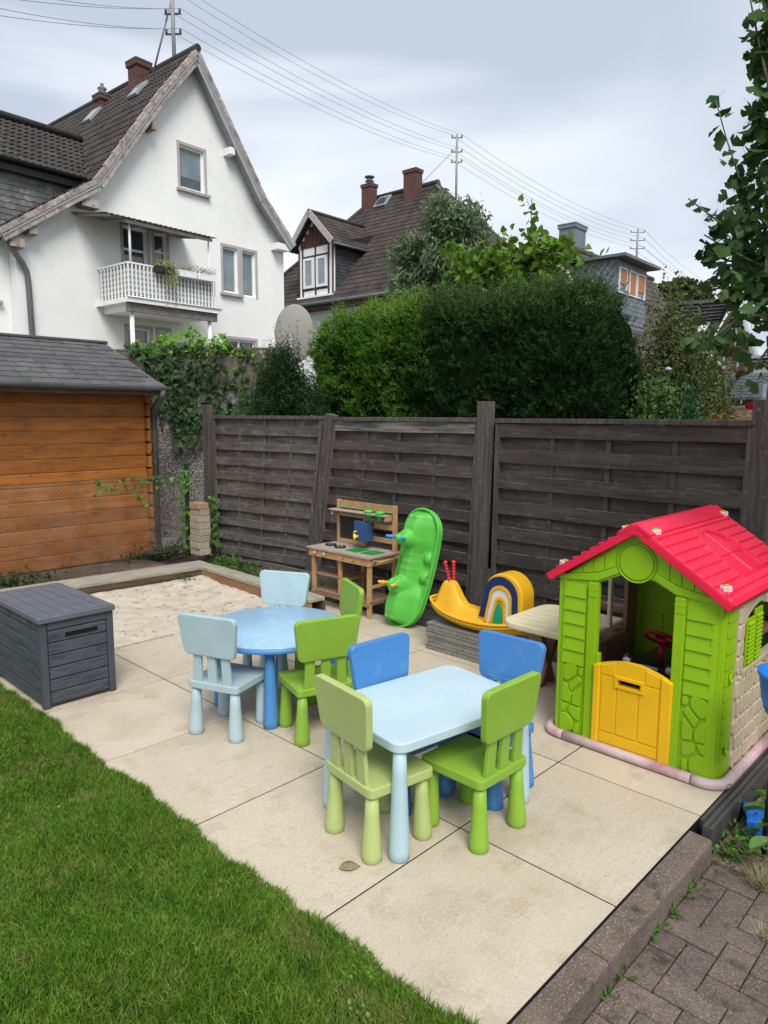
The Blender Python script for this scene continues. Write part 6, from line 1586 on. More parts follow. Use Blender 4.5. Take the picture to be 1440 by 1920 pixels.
BW = thing('brick_garden_wall', 'low brick garden wall with an upright brick course and pale coping at the right', 'wall', (13, 0, 0))
bx_(1300, 1500, 763, 980, 13, .25, m_brk2, 'brick_wall', BW); bx_(1300, 1500, 744, 747, 12.9, .4, m_gr, 'coping', BW)
a0, a1 = atx(1305, 762, 12.98), atx(1470, 748, 12.98)
for k in range(34):
    y = a0.y + (a1.y - a0.y) * k / 34; MB().b2((-.03, y - .062 * 1, a0.z + .01), (.2, y, a1.z)).build('upright_brick', mat('dark_brick', (0.12, 0.085, 0.07), (0.17, 0.11, 0.09), rough=.9, scale=9, rnd=.2), BW)
PC = thing('timber_screen', 'small dark lattice screen beside the slate extension at the right edge', 'screen', (14.5, 0, 0))
bx_(1428, 1436, 720, 760, 14.5, .05, m_gr, 'screen_post', PC); bx_(1437, 1480, 724, 760, 14.52, .02, m_blk, 'lattice', PC)
# satellite dish on a mast
t = thing('satellite_dish', 'large grey satellite dish behind the hedge beside the white house', 'satellite dish', (8.6, 10.62, 0), R(-62))
m_dish = mat('dish_grey', (0.30, 0.285, 0.26), (0.26, 0.25, 0.23), rough=.7, scale=3)
b = MB(); b.lathe((0, 0, 0), [(0, .0), (.13, .008), (.28, .036), (.38, .07), (.40, .068), (.38, .055), (.28, .02), (0, -.02)], 48, 'Y')
b.V = [(v[0] * 1.0, v[1], v[2] * 1.35 + 3.22) for v in b.V]; b.build('reflector', m_dish, t)
MB().tube([(0, -.1, 0), (0, -.1, 3.2)], .03, 10).build('mast', m_pole, t)
# overhead wires
m_wr = mat('overhead_wire', (0.20, 0.21, 0.23), rough=.5)
def wire(a, c, sag, label, r=.0055):
    n = 24; P = [a.lerp(c, k / n) - Vector((0, 0, sag * 4 * (k / n) * (1 - k / n))) for k in range(n + 1)]
    o = MB(); o.tube([p - a for p in P], r, 5); ob = o.build('overhead_wire', m_wr); ob.location = a; tag(ob, label, 'wire', 'overhead wires between the roof poles')
for i_ in range(6):
    nm_ = ['lowest', 'second from the bottom', 'third from the bottom', 'third from the top', 'second from the top', 'topmost'][i_]
    wire(w1[i_], w2[i_], .35, nm_ + ' wire from the white house to the brown roofed house')
    wire(w2[i_], w3[i_], .5, nm_ + ' wire from the brown roofed house to the distant pole', .007)
    if i_ < 5: wire(w3[i_], atx(1340, 556 - 5 * i_, 70), .4, nm_ + ' wire running right from the distant pole', .009)
    if i_ < 5: wire(w1[i_], atx(-60, 20 - 17 * i_ , 4.5), .1, nm_ + ' wire from the white house roof leftwards')
b = MB(); b.tube([Vector((0, 0, 2.6)), H2M @ Vector((4.5, 3.0, 12.3)) - Vector(t2.location)], .012, 6); b.build('stay', m_pole, t2)
# ================================================================== VEGETATION
def veg(name, c1, c2, island=.35, trans=.25, rough=.55, hue=.015, sc=3, spots=None):
    return mat(name, c1, c2, rough=max(rough, .65), scale=sc, island=island, rndhue=hue, trans=trans, spec=.12, spots=spots)
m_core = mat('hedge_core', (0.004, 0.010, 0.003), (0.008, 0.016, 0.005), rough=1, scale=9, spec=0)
m_yew = veg('yew_needles', (0.012, 0.036, 0.011), (0.022, 0.058, 0.016), .5, .12); m_yewt = veg('yew_young', (0.040, 0.088, 0.024), (0.07, 0.125, 0.032), .4, .25)
m_thu = veg('thuja_scale_leaf', (0.036, 0.115, 0.012), (0.075, 0.175, 0.018), .45, .25)
m_bark = mat('bark', (0.09, 0.07, 0.055), (0.14, 0.115, 0.09), rough=.95, scale=14, stretch=(2, 2, .5), bump=.6, bscale=40, bdist=.006)
m_green1 = veg('weed_leaf', (0.05, 0.13, 0.02), (0.085, 0.19, 0.035), .35, .3)
m_ivyd = veg('ivy_dark_leaf', (0.022, 0.055, 0.020), (0.05, 0.10, 0.035), .4, .2, .4); m_ivyl = veg('ivy_light_leaf', (0.10, 0.24, 0.022), (0.16, 0.32, 0.04), .3, .35)
m_will = veg('narrow_grey_leaf', (0.12, 0.175, 0.09), (0.18, 0.24, 0.135), .35, .3); m_haz = veg('round_bright_leaf', (0.075, 0.17, 0.022), (0.15, 0.27, 0.03), .3, .4)
m_shr = veg('shrub_leaf', (0.065, 0.095, 0.03), (0.12, 0.13, 0.05), .4, .25); m_shrg = veg('shrub_green_leaf', (0.05, 0.11, 0.03), (0.09, 0.16, 0.045), .4, .25)
m_con = veg('conifer_leaf', (0.02, 0.075, 0.03), (0.035, 0.11, 0.04), .3, .15); m_gink = veg('ginkgo_leaf_mat', (0.026, 0.070, 0.018), (0.045, 0.105, 0.026), .3, .22, .45)
mat('ginkgo_single', (0.034, 0.082, 0.022), (0.058, 0.125, 0.034), rough=.5, scale=4, rnd=.35, trans=.28, spec=.25)
m_redl = veg('red_leaf', (0.22, 0.06, 0.03), (0.30, 0.12, 0.05), .4, .3)

def lumpy(cx, cy, cz, sx, sy, sz, n, pw=3.2, seed=0, amp=.09, frq=2.2, inset=.05, zmin=None, front=0):
    """points and normals over the surface of a lumpy, boxy crown (superellipsoid), a little spread in depth"""
    v = rng.normal(size=(n, 3)); v /= np.linalg.norm(v, axis=1)[:, None]
    if front: fl = rng.uniform(size=n) < front; v[fl, 0] = -np.abs(v[fl, 0])
    r = (np.abs(v[:, 0]) ** pw + np.abs(v[:, 1]) ** pw + np.abs(v[:, 2]) ** pw) ** (-1 / pw)
    e0 = v * r[:, None] * np.array([sx, sy, sz]); q0 = np.sign(v) * np.abs(v * r[:, None]) ** (pw - 1) / np.array([sx, sy, sz]); q0 /= np.linalg.norm(q0, axis=1)[:, None]
    le = np.linalg.norm(e0, axis=1); wt = r ** 3 / np.maximum(.12, np.abs((q0 * e0).sum(1) / le)) / le * 1.0; ch = rng.choice(n, n, p=wt / wt.sum()); v = v[ch]; r = r[ch]
    P_ = v * r[:, None] * np.array([sx, sy, sz]); nn = np.sign(v) * np.abs(v * r[:, None]) ** (pw - 1) / np.array([sx, sy, sz]); nn /= np.linalg.norm(nn, axis=1)[:, None]
    d = np.array([mn.noise(Vector((*(p * frq + seed),))) * .6 + mn.noise(Vector((*(p * frq * 3.1 + seed + 7),))) * .4 for p in P_])
    P_ = P_ + nn * (d * amp * 2 + rng.normal(0, inset * .5, n) - inset * .3)[:, None]
    P_ += np.array([cx, cy, cz])
    if zmin is not None: k = P_[:, 2] > zmin; P_, nn = P_[k], nn[k]
    return P_, nn
def core(t, loc, c, s, pw=3.2, k=.9, seed=0, nm='shade_core', m=None):  # near-black solid added to block light and supply the foliage's inner shade
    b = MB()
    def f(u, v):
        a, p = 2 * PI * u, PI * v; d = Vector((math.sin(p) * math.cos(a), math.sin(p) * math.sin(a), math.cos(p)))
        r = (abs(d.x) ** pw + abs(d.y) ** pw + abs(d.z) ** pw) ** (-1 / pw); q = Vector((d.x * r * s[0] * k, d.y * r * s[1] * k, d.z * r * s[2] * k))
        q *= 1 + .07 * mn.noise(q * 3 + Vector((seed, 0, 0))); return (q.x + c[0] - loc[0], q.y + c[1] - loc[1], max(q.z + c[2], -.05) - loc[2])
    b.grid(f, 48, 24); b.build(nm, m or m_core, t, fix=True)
def sprigs(base, n, L_, m, t, name='young_shoots', lsz=.03, per=14, up=1.0, shape=DIAM, asp=.35, spread=.35):
    """upright feathery shoots standing on given base points"""
    P_, D_ = [], []; st = MB()
    for k in range(n):
        p = Vector(base[rng.integers(len(base))]); d = Vector((rng.normal(0, spread), rng.normal(0, spread), up)).normalized(); l = L_ * rng.uniform(.4, 1.2)
        for i in range(per):
            q = p + d * (l * (i + .5) / per); P_.append(q); D_.append(d * .7 + Vector(rng.normal(size=3)) * .7)
    P_ = np.array([tuple(p) for p in P_]); D_ = np.array([tuple(d) for d in D_])
    return leafmesh(name, P_, rng.normal(size=P_.shape), lsz, shape, m, t, asp=asp, dirv=D_)

# ---- yew hedge and thuja next to it
def hedge(name, label, c, s, n, m, mt, ntop, lsz, shoot, pw=3.4, amp=.09, seed=0, asp=.30, topband=.3, cat='hedge', drape=0, shl=.10):
    t = thing(name, label, cat, (c[0], c[1], 0)); loc = (c[0], c[1], 0)
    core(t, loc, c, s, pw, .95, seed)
    P_, nn = lumpy(*c, *s, n, pw, seed, amp, 2.4, .07, zmin=.9, front=.9)
    keep = (nn[:, 0] < .55) | (nn[:, 2] > .4); P_, nn = P_[keep], nn[keep]
    P_ -= np.array(loc)
    ztop = c[2] + s[2] * (1 - topband); isT = (P_[:, 2] > ztop + rng.normal(0, .12, len(P_)))
    # feathery shoots over the whole surface: a shoot carries rows of small needles
    k_ = 15; nb_ = len(P_) // k_; sel = rng.permutation(len(P_))[:nb_]; B0 = P_[sel]; N0 = nn[sel]
    d = N0 * .75 + np.array([0, 0, .55 - drape]) + rng.normal(size=(nb_, 3)) * .35; d /= np.linalg.norm(d, axis=1)[:, None]
    L0 = rng.uniform(.6, 1.4, nb_) * shl
    f = (np.arange(k_) + .5) / k_; Q = B0[:, None] + d[:, None] * (L0[:, None] * (f[None] - .45))[..., None] + (np.array([0, 0, -.25]) * shl)[None, None] * (f[None, :, None] ** 2) * drape
    sd = np.cross(d, rng.normal(size=(nb_, 3))); sd /= np.linalg.norm(sd, axis=1)[:, None]
    sg = np.where(np.arange(k_) % 2 == 0, 1, -1)[None, :, None]; dd = d[:, None] * .75 + sd[:, None] * sg * .8 + rng.normal(size=(nb_, k_, 3)) * .22
    Q = Q.reshape(-1, 3); dd = dd.reshape(-1, 3); nz2 = (np.cross(d, sd)[:, None] + rng.normal(size=(nb_, k_, 3)) * .3).reshape(-1, 3)
    isT = Q[:, 2] > ztop + rng.normal(0, .14, len(Q))
    leafmesh('foliage', Q[~isT], nz2[~isT], lsz, DIAM, m, t, asp=asp, dirv=dd[~isT] * 4)
    leafmesh('top_growth', Q[isT], nz2[isT], lsz, DIAM, mt, t, asp=asp, dirv=dd[isT] * 4)
    top = P_[(nn[:, 2] > .5)]
    if len(top) and ntop: sprigs(top, ntop, shoot, mt, t, lsz=lsz * .9)
    b = MB()
    for k in range(4): b.tube([(rng.uniform(-.2, .2), rng.uniform(-.6, .6), 0), (rng.uniform(-.3, .3), rng.uniform(-.8, .8), c[2])], [.05, .02], 6)
    b.build('trunk', m_bark, t)
    return t
hedge('yew_hedge', 'large dark green clipped yew hedge behind the fence', (7.0, 4.68, 1.50), (.72, 1.42, 1.50), 250000, m_yew, m_yewt, 1100, .034, .27, pw=4.6, amp=.13, seed=3, topband=.16, asp=.26)
hedge('thuja_hedge', 'bright green feathery thuja hedge to the left of the dark yew', (6.93, 6.42, 1.47), (.72, 1.10, 1.58), 190000, m_thu, mat('thuja_young', (0.10, 0.21, 0.02), (0.15, 0.26, 0.03), rough=.55, scale=3, island=.3, trans=.3), 420, .030, .24, pw=4.0, amp=.19, seed=9, asp=.42, topband=.14, drape=.25, shl=.14)
# young yew bush by the dish, loose
def bush(name, label, c, s, n, m, lsz, shape=OVAL, asp=.5, pw=2.0, nb=9, cat='shrub', shoots=0, mt=None, shoot=.25, group=None, inner=.75, core_=True, amp=.2, up=.2):
    t = thing(name, label, cat, (c[0], c[1], 0), 0, group); loc = np.array([c[0], c[1], 0])
    P_, nn = lumpy(*c, *s, n, pw, c[0], amp, 2.6 / max(s), .12 * max(s), zmin=.03)
    k = rng.uniform(inner, 1.05, len(P_))[:, None]; P_ = (P_ - np.array(c)) * k + np.array(c) - loc
    leafmesh('foliage', P_, rng.normal(size=P_.shape) + nn * .6, lsz, shape, m, t, asp=asp, up=up)
    b = MB()
    for i in range(nb):
        a = 2 * PI * i / nb; e = Vector((s[0] * .7 * math.cos(a), s[1] * .7 * math.sin(a), c[2] + s[2] * rng.uniform(.1, .75)))
        b.tube([(rng.uniform(-.05, .05), rng.uniform(-.05, .05), 0), (e.x * .35, e.y * .35, e.z * .45), tuple(e * .9)], [.02 * max(s), .012 * max(s), .004], 6)
    b.build('stems', m_bark, t)
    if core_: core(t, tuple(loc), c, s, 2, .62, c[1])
    if shoots:
        top = P_[nn[:, 2] > .45]; sprigs(top, shoots, shoot, mt or m, t, lsz=lsz * .9, shape=shape, asp=asp)
    return t
bush('yew_bush', 'loose dark yew bush with upright shoots between the garden wall and the thuja', (5.52, 6.98, 1.70), (.34, .52, .84), 34000, m_yew, .038, DIAM, .3, shoots=110, mt=m_yew, shoot=.28, inner=.7, nb=4)
# trees behind the hedge
def tree(name, label, base, crown, s, n, m, lsz, shape, asp, up=0, group=None, pw=2, seed=1, inner=.5, droop=.0, sprouts=()):
    t = thing(name, label, 'tree', base, 0, group); b = MB(); C_ = Vector(crown) - Vector(base)
    b.tube([(0, 0, -.1), (C_.x * .5, C_.y * .5, C_.z * .5), tuple(C_ + Vector((0, 0, s[2] * .6)))], [.10, .06, .015], 8); b.build('trunk', m_bark, t)
    rnd = random.Random(seed); b = MB(); P_ = []; D_ = []
    for k in range(46):
        d = Vector((rnd.gauss(0, 1), rnd.gauss(0, 1), rnd.gauss(.3, .8))).normalized(); e = C_ + Vector((d.x * s[0], d.y * s[1], d.z * s[2])) * rnd.uniform(.75, 1.05); st_ = C_ + Vector((0, 0, -s[2] * .4 + rnd.uniform(0, s[2] * .6))) * 1
        mid = st_.lerp(e, .5) + Vector((0, 0, .12)); b.tube([st_, mid, e], [.02, .012, .004], 5)
        for i in range(n // 46):
            f_ = rnd.uniform(.25, 1.05); q = (st_.lerp(mid, f_ * 2) if f_ < .5 else mid.lerp(e, f_ * 2 - 1)) + Vector((rnd.gauss(0, .085), rnd.gauss(0, .085), rnd.gauss(0, .07))); P_.append(tuple(q)); D_.append((d.x * .5, d.y * .5, -droop + d.z * .3))
    b.build('branches', m_bark, t)
    leafmesh('foliage', np.array(P_), rng.normal(size=(len(P_), 3)), lsz, shape, m, t, asp=asp, dirv=np.array(D_) + rng.normal(size=(len(P_), 3)) * .5)
    for (u, v, x, l) in sprouts:
        p = atx(u, v, x) - Vector(base); P2 = [tuple(p + Vector((rnd.gauss(0, .05), rnd.gauss(0, .05), -l * rnd.random()))) for _ in range(26)]
        b = MB(); b.tube([p + Vector((0, 0, -l)), p + Vector((0, 0, .02))], .006, 5); b.build('shoot', m_bark, t)
        leafmesh('shoot_leaves', np.array(P2), rng.normal(size=(26, 3)), lsz, shape, m, t, asp=asp, up=.6)
    return t
tree('willow_leaved_tree', 'tree with narrow drooping grey green leaves behind the thuja', (9.3, 7.95, 0), (9.3, 7.55, 3.95), (.95, 1.05, 1.25), 26000, m_will, .105, OVAL, .30, droop=.9, seed=4, sprouts=[(865, 372, 9.2, .35), (905, 402, 9.2, .3), (893, 380, 9.2, .3)])
tree('hazel_bush', 'bright green bush with large round leaves above the yew hedge', (8.1, 5.5, 0), (8.1, 5.45, 3.50), (.5, 1.25, .55), 1500, m_haz, .088, HEART, .95, droop=.5, seed=7, sprouts=[(997, 376, 8, .55), (1060, 440, 8, .35), (1035, 450, 8, .3), (850, 455, 8, .2), (935, 440, 8, .35), (1010, 430, 8.1, .45)])
# shrubs to the right
bush('olive_shrub', 'olive brown loose shrub right of the dark yew hedge', (7.5, 3.05, 1.5), (.55, .42, 1.42), 24000, m_shr, .045, OVAL, .5, inner=.4, shoots=60, mt=m_shr, shoot=.35)
bush('flowering_shrub', 'green leafy shrub with one pale violet flower right of the yew hedge', (6.75, 2.86, 1.15), (.36, .30, 1.02), 9000, m_shrg, .055, OVAL, .5, inner=.5)
p = atx(1253, 692, 6.35); tag(MB().ball((0, 0, 0), .028, 12, (1, 1, .6)).build('violet_flower', mat('violet', (0.45, 0.36, 0.62), rough=.6)), 'small pale violet flower among the green shrub leaves', 'flower'); bpy.data.objects['violet_flower'].location = p
bush('small_conifer', 'small dark green columnar conifer between the shrubs', (6.6, 2.50, 1.05), (.15, .13, 1.02), 5000, m_con, .05, DIAM, .25, up=2.5, nb=3, amp=.08, inner=.8)
bush('tall_shrub', 'loose brownish shrub in front of the brick house', (9.4, 3.50, 1.45), (.6, .50, 1.25), 18000, m_shr, .055, OVAL, .5, inner=.35, shoots=50, mt=m_shr, shoot=.5, core_=False)
bush('red_barberry', 'low reddish shrub over the fence top left of the rose', (6.7, 2.28, 1.2), (.3, .16, .58), 1500, m_redl, .035, OVAL, .6, inner=.5, core_=False)
bush('yellow_green_bush', 'low yellow green bush over the fence top beside the red rose', (6.6, 1.98, 1.15), (.25, .16, .60), 1500, mat('yellow_leaf', (0.20, 0.30, 0.05), (0.28, 0.36, 0.08), rough=.6, scale=9, island=.3, trans=.3), .05, OVAL, .5, inner=.5, core_=False)
tree('distant_tree', 'small distant round tree above the brick house roof', (40, 21.5, 0), tuple(atx(1282, 562, 40)), (1.9, 1.9, 1.0), 3000, m_shr, .30, OVAL, .7, seed=12)

# ---- ginkgo at the right edge: fan-shaped leaves one by one
def ginkgo_mesh(name, notch=.35, curl=.2):
    b = MB(); n = 10; V = [(0, 0, 0)]; A = R(62)
    for ring in (.55, 1.0):
        for k in range(n + 1):
            a = -A + 2 * A * k / n; r = ring * (1 - (notch * max(0, 1 - abs(a) / .16) if ring == 1 else 0) - .06 * (k % 2) * ring * (ring == 1)) * (1 - .10 * (abs(a) / A) ** 2)
            V.append((r * math.sin(a), r * math.cos(a), curl * r * r * (math.cos(a * 2.4)) * .55))
    F = [(0, 1 + k, 2 + k) for k in range(n)] + [(1 + k, n + 2 + k, n + 3 + k, 2 + k) for k in range(n)]
    b.add(V, F, True)
    b.add([(-.012, -.55, 0), (.012, -.55, 0), (.012, .02, 0), (-.012, .02, 0)], [(0, 1, 2, 3)])
    return b
t = thing('ginkgo_tree', 'ginkgo tree with dark fan shaped leaves at the right edge of the photo', 'tree', (3.75, .55, -.1))
TL_ = Vector(t.location)
m_gs = MC['ginkgo_single']
GB = [ginkgo_mesh('leaf', .35, .25), ginkgo_mesh('leaf', .12, -.3), ginkgo_mesh('leaf', .5, .1)]; GM = []
for b in GB: me = b.data('ginkgo_leaf'); me.materials.append(m_gs); GM.append(me)
b = MB(); b.tube([(0, 0, 0), (.03, .06, 1.2), (.0, .15, 2.2), (-.02, .22, 3.3), (0, .2, 4.2)], [.055, .045, .035, .022, .01], 10); b.build('trunk', m_bark, t)
# branches given as points where they stand (px, py, distance plane x) from trunk to tip
BR = [([(1500, 560, 3.7), (1440, 470, 3.6), (1395, 360, 3.5), (1362, 260, 3.4), (1342, 188, 3.38)], 1.0),
      ([(1490, 560, 3.7), (1400, 460, 3.5), (1340, 410, 3.4), (1290, 372, 3.35)], 1.0), ([(1500, 300, 3.6), (1450, 200, 3.5), (1425, 90, 3.5), (1405, -10, 3.45)], 1.0),
      ([(1500, 420, 3.6), (1440, 340, 3.55), (1405, 290, 3.5)], 1), ([(1500, 640, 3.5), (1430, 590, 3.4), (1380, 600, 3.35), (1330, 640, 3.3), (1285, 655, 3.3)], .8),
      ([(1500, 520, 3.6), (1430, 500, 3.5), (1370, 470, 3.45), (1320, 440, 3.4)], 1), ([(1500, 660, 3.4), (1450, 640, 3.35), (1415, 690, 3.3)], 1), ([(1500, 150, 3.6), (1465, 60, 3.5), (1440, -20, 3.5)], 1)]
LV = []; bb = MB(); rnd = random.Random(11)
for pts, _ in BR:
    P3 = [atx(*p) - TL_ for p in pts]; zs = max(.9, P3[0].z - .25); bb.tube([Vector((.0, .05 + .05 * zs, zs))] + P3, [.018] + [max(.003, .009 - .002 * i) for i in range(len(P3))], 6)
    for i in range(len(P3) - 1):
        L_ = (P3[i + 1] - P3[i]).length; k = int(L_ / .030)
        for j in range(k):
            q = P3[i].lerp(P3[i + 1], (j + rnd.random()) / k); LV.append(q + Vector((rnd.gauss(0, .022), rnd.gauss(0, .022), rnd.gauss(0, .015))))
def region(n, u0, u1, v0, v1, x0, x1, f=None):
    k = 0
    while k < n:
        u, v = rnd.uniform(u0, u1), rnd.uniform(v0, v1)
        if f and not f(u, v): continue
        LV.append(atx(u, v, rnd.uniform(x0, x1)) - TL_); k += 1
region(420, 1300, 1500, 320, 610, 3.4, 3.9, lambda u, v: u > 1372 - 40 * math.sin((v - 330) / 270 * PI) * 1.2 + rnd.uniform(-22, 22) and not (v > 560 and u < 1400))
region(300, 1385, 1480, -60, 330, 3.5, 3.9, lambda u, v: u > 1424 - (v - 100) * .05 + 12 * math.sin(v / 23) + rnd.uniform(-18, 15))
region(110, 1340, 1500, 500, 720, 3.3, 3.6, lambda u, v: u > 1372 + rnd.uniform(-20, 30) and not (1390 < u < 1440 and 640 > v > 600))
region(30, 1280, 1400, 610, 665, 3.25, 3.4); region(80, 1345, 1460, 400, 560, 3.35, 3.7); region(60, 1390, 1460, 20, 320, 3.45, 3.8, lambda u, v: u > 1405)
for _ in range(700):  # unseen rest of the crown, extended to shade the playhouse's side wall
    v_ = Vector((rnd.gauss(0, 1), rnd.gauss(0, 1), rnd.gauss(0, 1))).normalized() * rnd.uniform(.5, 1)
    LV.append(Vector((4.0 + v_.x * .75, .25 + v_.y * .62, 2.75 + v_.z * 1.1)) - TL_)
bb.build('branches', m_bark, t)
LV.sort(key=lambda p: (p + TL_).length)
LV2 = LV
rest = MB()
# the ones that show largest (inside the photo) become leaves of their own
def inview(p):
    d = RM.T @ np.array(tuple(p + TL_ - Vector((0, 0, CAMH)))); u = 720 - 1332 * d[0] / d[2]; return u < 1450
ins = [p for p in LV if inview(p)]; outs = [p for p in LV if not inview(p)]
for i, p in enumerate(ins + outs):
    s = rnd.uniform(.042, .060); hang = Vector((rnd.gauss(0, .7), rnd.gauss(0, .7), rnd.gauss(-.25, .8))).normalized(); nv = Vector((rnd.gauss(-.4, .8), rnd.gauss(-.3, .8), rnd.gauss(.9, .5)))
    nv = (nv - hang * nv.dot(hang)).normalized(); xd = hang.cross(nv)
    M_ = Matrix(((xd.x * s, hang.x * s, nv.x * s, p.x), (xd.y * s, hang.y * s, nv.y * s, p.y), (xd.z * s, hang.z * s, nv.z * s, p.z), (0, 0, 0, 1)))
    if i < 300: put('leaf', GM[i % 3], t, M=M_)
    else: g_ = GB[i % 3]; rest.add([M_ @ Vector(v) for v in g_.V], g_.F)
rest.build('further_leaves', m_gink, t, fix=False, kind='stuff')

# ---- ivy over the garden wall
WM = Matrix.Translation((4.9, 8.17, 0)) @ Matrix.Rotation(R(-45.5), 4, 'Z')
t = thing('ivy', 'ivy with dark and fresh green leaves hanging over the garden wall', 'climbing plant', (4.9, 8.17, 0), R(-45.5))
m_ivs = mat('ivy_single', (0.03, 0.075, 0.028), (0.055, 0.12, 0.045), rough=.4, scale=5, rnd=.35, trans=.2)
def ivy_shape():
    return [(0, 0), (-.05, .35), (.2, .55), (.45, .32), (1, 0), (.45, -.32), (.2, -.55), (-.05, -.35)]
Pd, Pl = [], []
def fill(lst, n, f, x0, x1, z0, z1, yo=.05):
    k = 0
    while k < n:
        x, z = rng.uniform(x0, x1), rng.uniform(z0, z1)
        if f(x, z): lst.append((x, -yo - abs(rng.normal(0, .06)), z)); k += 1
# curtain: wide at the top, narrowing downwards
fill(Pd, 640, lambda x, z: (-.68 + (2.55 - z) * .42 + .06 * math.sin(z * 9)) < x < (.62 - (2.55 - z) * .38 + .08 * math.sin(z * 7)) or (z > 1.62 and z < 1.95 and 0 < x < .9 and rng.uniform() < .6), -.9, 1.0, 1.30, 2.6)
fill(Pl, 300, lambda x, z: z < 2.78 - .35 * abs(x) + .12 * math.sin(x * 17) * rng.random(), -.70, .75, 2.45, 2.85, .0)
for xs in (.62, .70, .86, 1.02, 1.2, .75):
    for k in range(26): z = 2.55 - 1.0 * rng.random(); Pl.append((xs + .05 * math.sin(z * 6 + xs * 9) + rng.normal(0, .02), -.06, z)) if rng.random() < .45 else Pd.append((xs + .05 * math.sin(z * 6 + xs * 9) + rng.normal(0, .03), -.06, z))
fill(Pd, 260, lambda x, z: True, .2, 1.25, 1.55, 1.78, .1)
nI = lambda n: rng.normal(size=(n, 3)) * .45 + np.array([0, -1, .45])
Pd = np.array(Pd); Pl = np.array(Pl)
leafmesh('dark_leaves', Pd, nI(len(Pd)), .066, ivy_shape(), m_ivyd, t, asp=1.0, dirv=np.tile([0, -.1, -1.], (len(Pd), 1)) + rng.normal(size=(len(Pd), 3)) * .4)
leafmesh('light_leaves', Pl, nI(len(Pl)), .055, ivy_shape(), m_ivyl, t, asp=1.0, up=.5)
b = MB()
for k in range(16):
    x = rng.uniform(-.5, 1.1); b.tube([(x, -.04, 2.6), (x + .05, -.05, 2.2), (x - .03, -.05, 1.8), (x + .02, -.05, 1.5)], .005, 5)
b.build('stems', m_bark, t)
# ---- vine along the chain-link fence
t = thing('bindweed', 'green climbing vine with two yellow leaves on the chain-link fence', 'climbing plant', (4.2, 7.08, 0))
m_vs = mat('vine_leaf_mat', (0.06, 0.15, 0.03), (0.10, 0.21, 0.045), rough=.5, scale=6, rnd=.3, trans=.3); m_vy = mat('vine_yellow', (0.60, 0.40, 0.02), (0.5, 0.3, 0.02), rough=.5, scale=9, trans=.3)
hb_ = MB(); sh = [(0, 0), (-.10, .35), (.0, .5), (.3, .42), (1, 0), (.3, -.42), (.0, -.5), (-.10, -.35)]
hb_.add([(c * 1, a, .10 * abs(c)) for a, c in sh] , [(0, 1, 2, 3, 4), (0, 4, 5, 6, 7)]); HM = hb_.data('vine_leaf'); HM.materials.append(m_vs); HY = hb_.data('vine_leaf_yellow'); HY.materials.append(m_vy)
b = MB(); b.tube([(-1.0, -.01, 1.03), (-.7, -.01, 1.05), (-.35, -.01, 1.03), (0, -.02, 1.08), (.0, -.03, .8), (-.05, -.03, .4), (-.02, -.02, .16)], .003, 5); b.tube([(-.75, -.01, 1.0), (-.6, -.02, .85), (-.42, -.02, .72)], .002, 5); b.build('stems', m_green1, t)
vr = random.Random(5)
spots_ = [(-vr.uniform(.0, 1.05) if k < 46 else -.02 + vr.gauss(0, .07), vr.gauss(0, .012), 1.04 + vr.uniform(-.11, .02) if k < 46 else vr.uniform(.2, 1.1)) for k in range(110)] + [(-.75 + .3 * q + vr.gauss(0, .02), 0, 1.0 - .3 * q) for q in [vr.random() for _ in range(10)]]
for k, (x, y, z) in enumerate(spots_):
    s = vr.uniform(.035, .065); down = Vector((vr.gauss(0, .4), vr.gauss(-.1, .2), -1)).normalized(); nv = Vector((vr.gauss(0, .4), -1, vr.gauss(.3, .3))); nv = (nv - down * nv.dot(down)).normalized(); xd = down.cross(nv)
    put('leaf', HY if k in (20, 33, 70) else HM, t, M=Matrix(((xd.x * s, down.x * s, nv.x * s, x), (xd.y * s, down.y * s, nv.y * s, y - .02), (xd.z * s, down.z * s, nv.z * s, z), (0, 0, 0, 1))))
# second vine on the left end of the panel fence
t = thing('bindweed', 'short green vine hanging at the left end of the wooden fence', 'climbing plant', (4.46, 7.0, 0))
b = MB(); b.tube([(0, 0, .15), (.0, .03, .5), (-.02, 0, .8)], .003, 5); b.build('stems', m_green1, t)
for k in range(42):
    x, y, z = vr.gauss(0, .03), vr.gauss(-.02, .05), vr.uniform(.2, .8); s = vr.uniform(.04, .07); down = Vector((vr.gauss(0, .3), vr.gauss(0, .3), -1)).normalized(); nv = Vector((-.7, -.7, .3)); nv = (nv - down * nv.dot(down)).normalized(); xd = down.cross(nv)
    put('leaf', HM, t, M=Matrix(((xd.x * s, down.x * s, nv.x * s, x), (xd.y * s, down.y * s, nv.y * s, y), (xd.z * s, down.z * s, nv.z * s, z), (0, 0, 0, 1))))
# ---- weeds: ground cover as stuff
def weeds(label, pts, size, m, shape=OVAL, asp=.5, name='weeds', up=1.2):
    P_ = np.array(pts); nv = rng.normal(size=P_.shape) * .6; nv[:, 2] += 1
    return stuff(leafmesh(name, P_, nv, size, shape, m, asp=asp, up=up), label, 'weeds')
g_ = lambda n, x, y, sx_, sy_, z, sz_: [(x + rng.normal(0, sx_), y + rng.normal(0, sy_), z + abs(rng.normal(0, sz_))) for _ in range(n)]
weeds('small weeds growing along the foot of the kerb', sum([g_(9, x, .872, .022, .010, -.10, .018) for x in (2.66, 2.58, 2.45, 2.33, 2.24, 2.02, 1.93)], []), .026, m_green1)
weeds('weeds and ivy creeping under the left fence panels', g_(500, 4.35, 6.5, .08, .25, .03, .06) + g_(700, 4.45, 5.7, .09, .5, -.02, .05) + g_(60, 3.72, 6.33, .05, .06, .03, .03), .04, m_green1)
